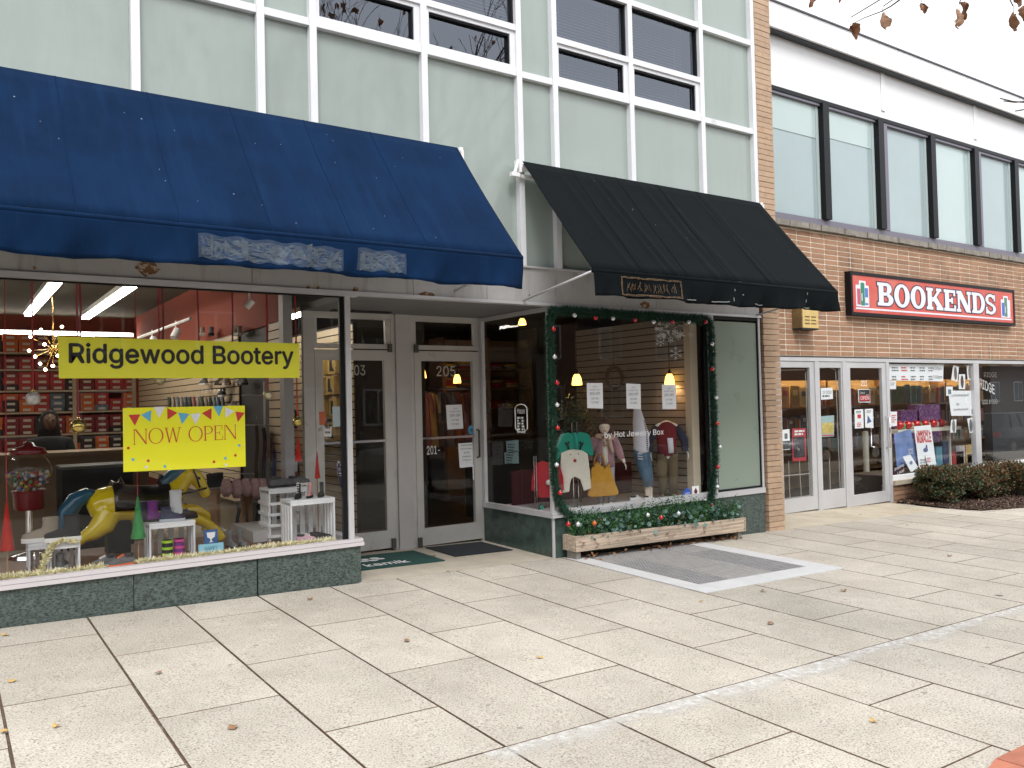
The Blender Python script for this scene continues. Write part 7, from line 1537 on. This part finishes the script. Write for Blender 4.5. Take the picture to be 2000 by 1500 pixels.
tx('THE MAKING OF A', inkr, .1, .17, .42, .055); tx('MIRACLE', inkr, .08, .37, .45, .16, .05); tx('THE UNTOLD STORY', inkg, .1, .78, .4, .03); tx('OF THE CAPTAIN', inkg, .1, .84, .4, .03); tx('MIKE E', inkr, .1, .97, .35, .07)
b = MB(); o = q[0]+(q[1]-q[0])*.5+(q[3]-q[0])*.55; b.disc(V((o.x, yq-.003, o.z)), (1, 0, 0), (0, 0, 1), .08, .04, 10); b.disc(V((o.x+.03, yq-.004, o.z+.05)), (1, 0, 0), (0, 0, 1), .03, .045, 8); b.build('skater_figure', mat('skater', (.12, .13, .28), .7), t)
t, q = stand('pale blue ICE poster behind the miracle poster', [(1746, 848), (1778, 838), (1795, 905), (1752, 912)], yq+.05, mat('poster_ice', (.16, .24, .48), .6, 0, .4, 3)); text('lettering', 'ICE', decw, t, V((q[0].x+.42, yq+.046, q[3].z+.2)), .14, .09)
t, q = stand('small white booklet leaning in front of the blue poster', [(1763, 892), (1778, 888), (1795, 915), (1779, 922)], yq-.04, paper); b = MB(); o = (q[0]+q[2])/2; b.disc(V((o.x, yq-.043, o.z)), (1, 0, 0), (0, 0, 1), .05, .035, 8); b.build('picture', mat('booklet_blue', (.2, .25, .35), .6), t)
t, q = stand('small white card on the foot of the miracle poster', [(1807, 888), (1823, 885), (1829, 906), (1812, 909)], yq-.02, paper); bars(t, V((q[0].x+.05, yq-.023, q[0].z-.06)), (1, 0, 0), .12, .015, .03, 3, inkr)
t, q = stand('dark maroon shopping local poster low in the window corner', [(1744, 914), (1766, 908), (1769, 926), (1745, 931)], yq-.06, mat('poster_maroon', (.05, .012, .02), .6)); text('lettering', 'Shopping', decw, t, V((q[3].x+.03, yq-.064, q[3].z+.08)), .28, .06, (1, 0, .25), bold=.02); text('lettering', 'Local', decw, t, V((q[3].x+.12, yq-.064, q[3].z+.02)), .2, .05, (1, 0, .25), bold=.02)
for i, (P, c, lb) in enumerate((([(1829, 872), (1840, 872), (1840, 892), (1829, 892)], (.1, .3, .4), 'teal book display card'), ([(1868, 872), (1884, 870), (1885, 890), (1868, 892)], (.5, .45, .45), 'pale book set'), ([(1887, 870), (1904, 868), (1905, 890), (1887, 890)], (.45, .3, .12), 'tan book set'), ([(1860, 882), (1882, 881), (1882, 893), (1860, 895)], (.55, .04, .05), 'red boxed book'), ([(1890, 888), (1906, 886), (1908, 902), (1890, 904)], (.5, .42, .06), 'yellow boxed book'), ([(1843, 860), (1858, 860), (1858, 898), (1843, 898)], (.03, .05, .12), 'dark navy book stack'))):
    a, c_ = PY(*P[3], 1.4), PY(*P[1], 1.4); B('display_book', mat('disp_%d' % i, c, .5, 0, .3, 20), None, (a.x, c_.x, 1.4, 1.46, max(.242, a.z-.2), c_.z), label=lb+' standing in the book shop window', cat='book')
# papers on the book shop glass
yg = YB+.045
t, q = sheetq('notice', 'wide white timetable notice at the top of the book shop window', 'notice', [(1737, 711), (1843, 712), (1842, 745), (1737, 743)], yg, paper)
for i, s in enumerate(('6:00pm', '7:00pm')): text('lettering', s, inkg, t, V((q[2].x-.33, yg-.003, q[0].z-.11-.15*i)), .3, .07)
for i in range(5):
    for j in range(2): bars(t, V((q[0].x+.06+.28*i, yg-.003, q[0].z-.05-.15*j)), (1, 0, 0), .2, .022, .045, 2, inkr if i == 1 else inkg, seed=i*3+j)
t, q = sheetq('notice', 'white paper strip hanging below the timetable notice', 'notice', [(1737, 744), (1750, 744), (1750, 760), (1737, 760)], yg, paper); bars(t, V((q[0].x+.02, yg-.003, q[0].z-.03)), (1, 0, 0), .14, .012, .03, 2, inkg)
t, q = sheetq('notice', 'large white want something signed notice on the book shop window', 'notice', [(1852, 763), (1899, 763), (1904, 812), (1858, 812)], yg, paper)
text('lettering', 'Want Something Signed?', inkg, t, V((q[0].x+.08, yg-.003, q[0].z-.12)), .62, .06); text('lettering', 'Get', inkg, t, V((q[0].x+.25, yg-.003, q[0].z-.27)), .1, .05); text('lettering', 'Something Signed!', inkg, t, V((q[0].x+.15, yg-.003, q[0].z-.37)), .5, .05)
for P, lb in (([(1848, 755), (1861, 755), (1861, 773), (1848, 773)], 'small white card with a grey book pile at the upper corner of the large notice'), ([(1894, 794), (1905, 794), (1905, 812), (1894, 812)], 'small white card with a grey book pile at the lower corner of the large notice')):
    t, q = sheetq('notice', lb, 'notice', P, yg-.006, paper); B('picture', mat('pic_teal', (.12, .2, .22), .7), t, (q[3].x+.07, q[2].x-.06, yg-.011, yg-.0075, q[3].z+.03, q[0].z-.05))
for i, (P, lb) in enumerate((([(1862, 713), (1873, 716), (1870, 746), (1858, 742)], 'tilted photo flyer high on the book shop window'), ([(1873, 731), (1885, 731), (1885, 760), (1873, 760)], 'white photo flyer with a dark figure on the book shop window'), ([(1888, 714), (1897, 714), (1900, 741), (1890, 742)], 'photo flyer with a brown heading by the window mullion'), ([(1858, 820), (1868, 819), (1867, 845), (1856, 845)], 'narrow photo flyer below the large notice'), ([(1889, 818), (1900, 815), (1903, 844), (1894, 846)], 'grey portrait flyer below the large notice'), ([(1738, 804), (1752, 804), (1752, 832), (1738, 833)], 'white paper notice beside the door pull'))):
    t, q = sheetq('flyer', lb, 'flyer', P, yg, paper)
    if i < 5: b = MB(); o = (q[0]+q[2])/2; b.disc(V((o.x, yg-.003, o.z)), (1, 0, 0), (0, 0, 1), .055, .12, 9); b.build('picture', mat('flyer_pic_%d' % i, [(.15, .12, .12), (.1, .06, .05), (.25, .2, .17), (.2, .2, .2), (.12, .12, .12)][i], .7, 0, .5, 20), t)
    else: bars(t, V((q[0].x+.04, yg-.003, q[0].z-.06)), (1, 0, 0), .14, .015, .035, 4, inkr)
# on the door leaves
t, q = sheetq('open_sign', 'black sign with red OPEN lettering on the book shop door', 'sign', [(1676, 760), (1699, 760), (1700, 786), (1677, 786)], yg-.015, paper)
x0, x1, z0, z1 = q[3].x+.015, q[2].x-.015, q[3].z+.012, q[0].z-.012; B('panel', ink, t, (x0, x1, yg-.019, yg-.0155, z0, z1)); B('red_band', inkr, t, (x0+.01, x1-.01, yg-.021, yg-.0192, z0+.012, z0+.1)); text('lettering', 'OPEN', decw, t, V((x0+.03, yg-.0225, z0+.03)), x1-x0-.06, .055, bold=.02); text('lettering', 'Come in', decw, t, V((x0+.02, yg-.021, z1-.07)), .13, .045, shear=.3); text('lettering', "WE'RE", decw, t, V((x1-.11, yg-.021, z1-.1)), .09, .025)
for P, lb, k in (([(1669, 800), (1686, 799), (1687, 836), (1670, 837)], 'white notice with a red mark on the book shop door, below the open sign', 0), ([(1689, 799), (1705, 798), (1706, 836), (1690, 835)], 'white flyer with a blue picture on the book shop door, below the open sign', 1)):
    t, q = sheetq('notice', lb, 'notice', P, yg-.015, paper)
    if k: b = MB(); o = (q[0]+q[2])/2; b._a([(o.x-.06, yg-.018, o.z-.08), (o.x+.06, yg-.018, o.z-.05), (o.x-.04, yg-.018, o.z+.06)], [(0, 1, 2)]); b.build('picture', mat('flyer_blue', (.06, .12, .3), .7), t)
    else: B('red_mark', inkr, t, ((q[0].x+q[1].x)/2-.045, (q[0].x+q[1].x)/2+.045, yg-.018, yg-.0155, (q[0].z+q[2].z)/2+.01, (q[0].z+q[2].z)/2+.07)); bars(t, V((q[0].x+.05, yg-.018, q[0].z-.21)), (1, 0, 0), .13, .012, .026, 3, inkr)
    bars(t, V((q[0].x+.04, yg-.018, q[0].z-.025)), (1, 0, 0), .16, .011, .022, 2, inkg)
t, q = sheetq('notice', 'white notice with large grey numerals on the narrow side light', 'notice', [(1603, 758), (1626, 757), (1627, 779), (1604, 781)], yg, paper); text('lettering', '19 2020', inkg, t, V((q[3].x+.04, yg-.003, q[3].z+.09)), .22, .05); bars(t, V((q[3].x+.03, yg-.003, q[3].z+.07)), (1, 0, 0), .24, .025, .03, 1, inkg)
t, q = sheetq('map_poster', 'pale blue and yellow map poster on the narrow side light', 'poster', [(1604, 813), (1629, 811), (1629, 852), (1605, 854)], yg, mat('map_blue', (.35, .48, .5), .7)); B('map_land', mat('map_yellow', (.55, .42, .12), .7, 0, .4, 14), t, (q[3].x+.01, q[2].x-.01, yg-.003, yg-.0005, q[3].z+.05, q[0].z-.1)); B('map_footer', inkr, t, (q[3].x+.01, q[2].x-.01, yg-.003, yg-.0005, q[3].z+.015, q[3].z+.03))
t, q = sheetq('film_poster', 'red bordered black poster on the leaf beside the brick pier', 'poster', [(1547, 837), (1574, 836), (1575, 900), (1548, 901)], yg, mat('poster_crimson', (.42, .035, .05), .6)); B('picture', mat('poster_dark', (.03, .025, .028), .6, 0, .9, 12, c2=(.4, .36, .33), c2t=(.6, .66), c2scale=11), t, (q[3].x+.03, q[2].x-.03, yg-.003, yg-.0005, q[3].z+.05, q[0].z-.13)); bars(t, V((q[0].x+.05, yg-.003, q[0].z-.03)), (1, 0, 0), .26, .03, .045, 2, decw)
t, q = sheetq('flyer', 'half white half black flyer on the leaf beside the brick pier', 'flyer', [(1526, 840), (1542, 838), (1543, 878), (1528, 879)], yg, paper); B('lower_half', ink, t, (q[3].x+.005, q[2].x-.005, yg-.003, yg-.0005, q[3].z+.01, q[3].z+.13)); B('picture', inkg, t, (q[3].x+.06, q[2].x-.05, yg-.003, yg-.0005, q[3].z+.16, q[3].z+.24))
# pale taped glass grid lines
t = thing('glass_tape', 'thin pale grid tape lines inside the left book shop leaves', 'tape', (10.5, yg, .1)); b = MB(); gm_ = mat('tape_grey', (.35, .35, .33), .7)
for L in ([(1573, 728), (1582, 968)], [(1582, 968), (1533, 974)], [(1520, 723), (1572, 722)], [(1600, 720), (1606, 962)], [(1606, 962), (1641, 958)], [(1632, 725), (1641, 958)], [(1598, 719), (1613, 718)], [(1620, 718), (1632, 722)], [(1525, 930), (1580, 925)], [(1540, 900), (1543, 972)], [(1561, 900), (1565, 970)], [(1620, 895), (1622, 960)]):
    b.tube([PY(u, v, yg) for u, v in L], .006, 4)
b.build('tape_line', gm_, t)
t = thing('window_lettering', 'arched white RIDGEWOOD lettering inside the far book shop window', 'lettering', PY(1935, 760, 1.2)); text('lettering', 'RIDGE', decw, t, PY(1914, 757, 1.2), .55, .18, (1, 0, -.25), bold=.03); text('lettering', 'RIDGE', dec, t, PY(1922, 737, 1.21), .5, .1); text('lettering', 'GOO & COO', dec, t, PY(1918, 790, 1.22), .6, .09)
B('tall_display', dark, None, (16.9, 18.4, 1.25, 1.4, .242, 2.1), label='tall dark display panel inside the far book shop window', cat='panel')
# ------------------------------------------------------------------ street behind the camera (mirrored in the glass)
def car(label, x, y, rz, c, suv=False):
    t = thing('parked_car', label, 'car', (0, 0, 0)); m = mat('car_paint_%s' % label.split()[0], c, .25, .3, coat=.8); k = 1.25 if suv else 1.; L = 2.35
    b = MB(); b.loft([(0, 0, .22, L*.94, .80), (0, 0, .34, L*.985, .88), (0, 0, .55, L, .91), (0, 0, .75*k, L*.985, .90), (-.05, 0, .88*k, L*.95, .86), (-.1, 0, .93*k, L*.88, .80)], 40, pw=5); b.build('body', m, t, smooth=2)
    zt = 1.42 if not suv else 1.78; b = MB(); a = 1.45 if not suv else 1.75; o = -.25 if not suv else -.4
    b.loft([(o, 0, .92*k, a, .80), (o-.05, 0, zt-.06, a*.66 if not suv else a*.8, .66)], 36, pw=5); b.build('window_glass', mat('car_glass', (.01, .012, .014), .05, spec=.7), t, smooth=2); b = MB(); b.loft([(o-.05, 0, zt-.058, a*.665 if not suv else a*.805, .665), (o-.05, 0, zt-.01, a*.6 if not suv else a*.76, .6), (o-.05, 0, zt, a*.5, .5)], 36, pw=5); b.build('roof', m, t, smooth=True)
    for s in (-1, 1):
        for dx in (.02, .85, -.9): b = MB(); b.tube([(o+dx+.03, s*.81, .92*k), (o+dx*.8-.02, s*.672, zt-.06)], .03, 6); b.build('pillar', m, t)
        for wx in (-1.42, 1.42):
            b = MB(); b.tube([(wx, s*.72, .33), (wx, s*.93, .33)], .33, 22); w_ = b.build('wheel', rubber, t, smooth=2); b = MB(); b.tube([(wx, s*.931, .33), (wx, s*.94, .33)], .22, 16); b.build('rim', chrome, w_)
        B('headlight', mat('headlight', (.7, .72, .75), .1, .3), t, (L*.90, L*.985, s*.62-.16, s*.62+.16, .60*k, .74*k)); B('tail_light', mat('tail_light', (.4, .01, .01), .2), t, (-L*.985, -L*.93, s*.66-.12, s*.66+.12, .62*k, .80*k)); B('mirror', m, t, (.55, .72, s*.98-.09, s*.98+.09, .95*k, 1.07*k))
    B('grille', black, t, (L*.96, L*1.0, -.45, .45, .45, .62*k)); B('number_plate', paper, t, (L*1.001, L*1.006, -.22, .22, .36, .45)); return put(t, (x, y, gz(x, y)-.16), rz)
car('grey saloon parked at the kerb opposite the shoe shop', 1.2, -9.4, 0, (.16, .165, .17)); car('silver hatchback parked at the kerb opposite the doors', 7.6, -9.4, 0, (.42, .43, .44)); car('dark blue saloon parked at the kerb opposite the clothes shop', 13.6, -9.4, 0, (.02, .03, .06)); car('maroon suv parked on the far side of the street', 9.5, -18.2, math.pi, (.20, .02, .03), True)
car('white saloon parked at the kerb opposite the book shop door', 26.0, -9.4, math.pi, (.6, .6, .61)); car('black suv parked at the kerb opposite the far book shop window', 39.0, -9.4, 0, (.01, .01, .012), True)
b = MB(); [b.quad(*[(x, y, gz(x, y)-.154) for x, y in ((x0, -10.6), (x0+.1, -10.6), (x0+.1, -8.3), (x0, -8.3))]) for x0 in (-1.8, 4.4, 10.6, 16.8, 23, 29.2)]; b.quad(*[(x, y, gz(x, y)-.154) for x, y in ((-40, -14.1), (60, -14.1), (60, -13.95), (-40, -13.95))]); b.build('road_marking', mat('road_paint', (.6, .6, .56), .8), kind='structure')
b = MB(); b.hexa([(x, y, gz(x, y)+d) for d in (-.3, 0) for x, y in ((-60, -26), (160, -26), (160, -20), (-60, -20))]); b.build('far_pavement', conc, kind='structure')
def bare_tree(label, x, y, h, seed, lev=4, k_=.27, r_=.09):
    t = thing('bare_tree', label, 'tree', (x, y, gz(x, y))); r2 = random.Random(seed); b = MB(); tk = MB(); z = gz(x, y); tk.tube([(x, y, z-.1), (x+.05, y, z+h*.12), (x, y+.05, z+h*.3)], [.22, .17, .14], 12); tk.build('trunk', bark, t, smooth=True); tp = []
    for k in range(6): a = k*1.05+seed; grow(b, V((x, y+.05, z+h*.27)), V((math.cos(a)*.5, math.sin(a)*.5, .9)), r_, h*k_, lev, r2, any_, tp, .15, .62, .005)
    b.build('crown', bark, t); lf = MB()
    for p, d in tp[::5]:
        for j in range(2): leaf_quad(lf, p, V((r2.gauss(0, .4), r2.gauss(0, .4), -1)), V((r2.gauss(0, 1), r2.gauss(0, 1), 0)), .12, .09, 0)
    lf.build('leaf', leafb[0], t, kind='stuff')
bare_tree('bare tree at the kerb opposite the left upper windows', 7.9, -8.7, 12.5, 1, 4, .21, .17); bare_tree('bare tree at the kerb opposite the shoe shop', 1.0, -10.9-9.5, 9, 2); bare_tree('bare tree at the kerb opposite the brick pier', 20.5, -8.7, 9, 3)
ob = thing('raised_house_row', 'long brick building across the street, raised to block sky reflection, with white framed windows', 'building', (15, -26, 0)); bb = mat('far_brick', (.15, .085, .065), .9, 0, .2, 3); B('wall', bb, ob, (-60, 160, -34, -26, -5, 9.2)); B('roof', mat('far_roof', (.07, .07, .075), .8), ob, (-60.4, 160.4, -34.4, -25.6, 9.201, 9.6))  # unseen row, made taller and longer to keep sky out of glass reflections
for i in range(40):
    x = -28+i*4
    for z in (.7, 3.7, 6.6):
        f_ = B('window', white, ob, (x, x+1.5, -25.99, -25.93, z, z+1.7)); B('pane', mat('far_pane', (.02, .025, .03), .05), f_, (x+.1, x+.7, -25.929, -25.91, z+.1, z+1.6), (x+.8, x+1.4, -25.929, -25.91, z+.1, z+1.6))
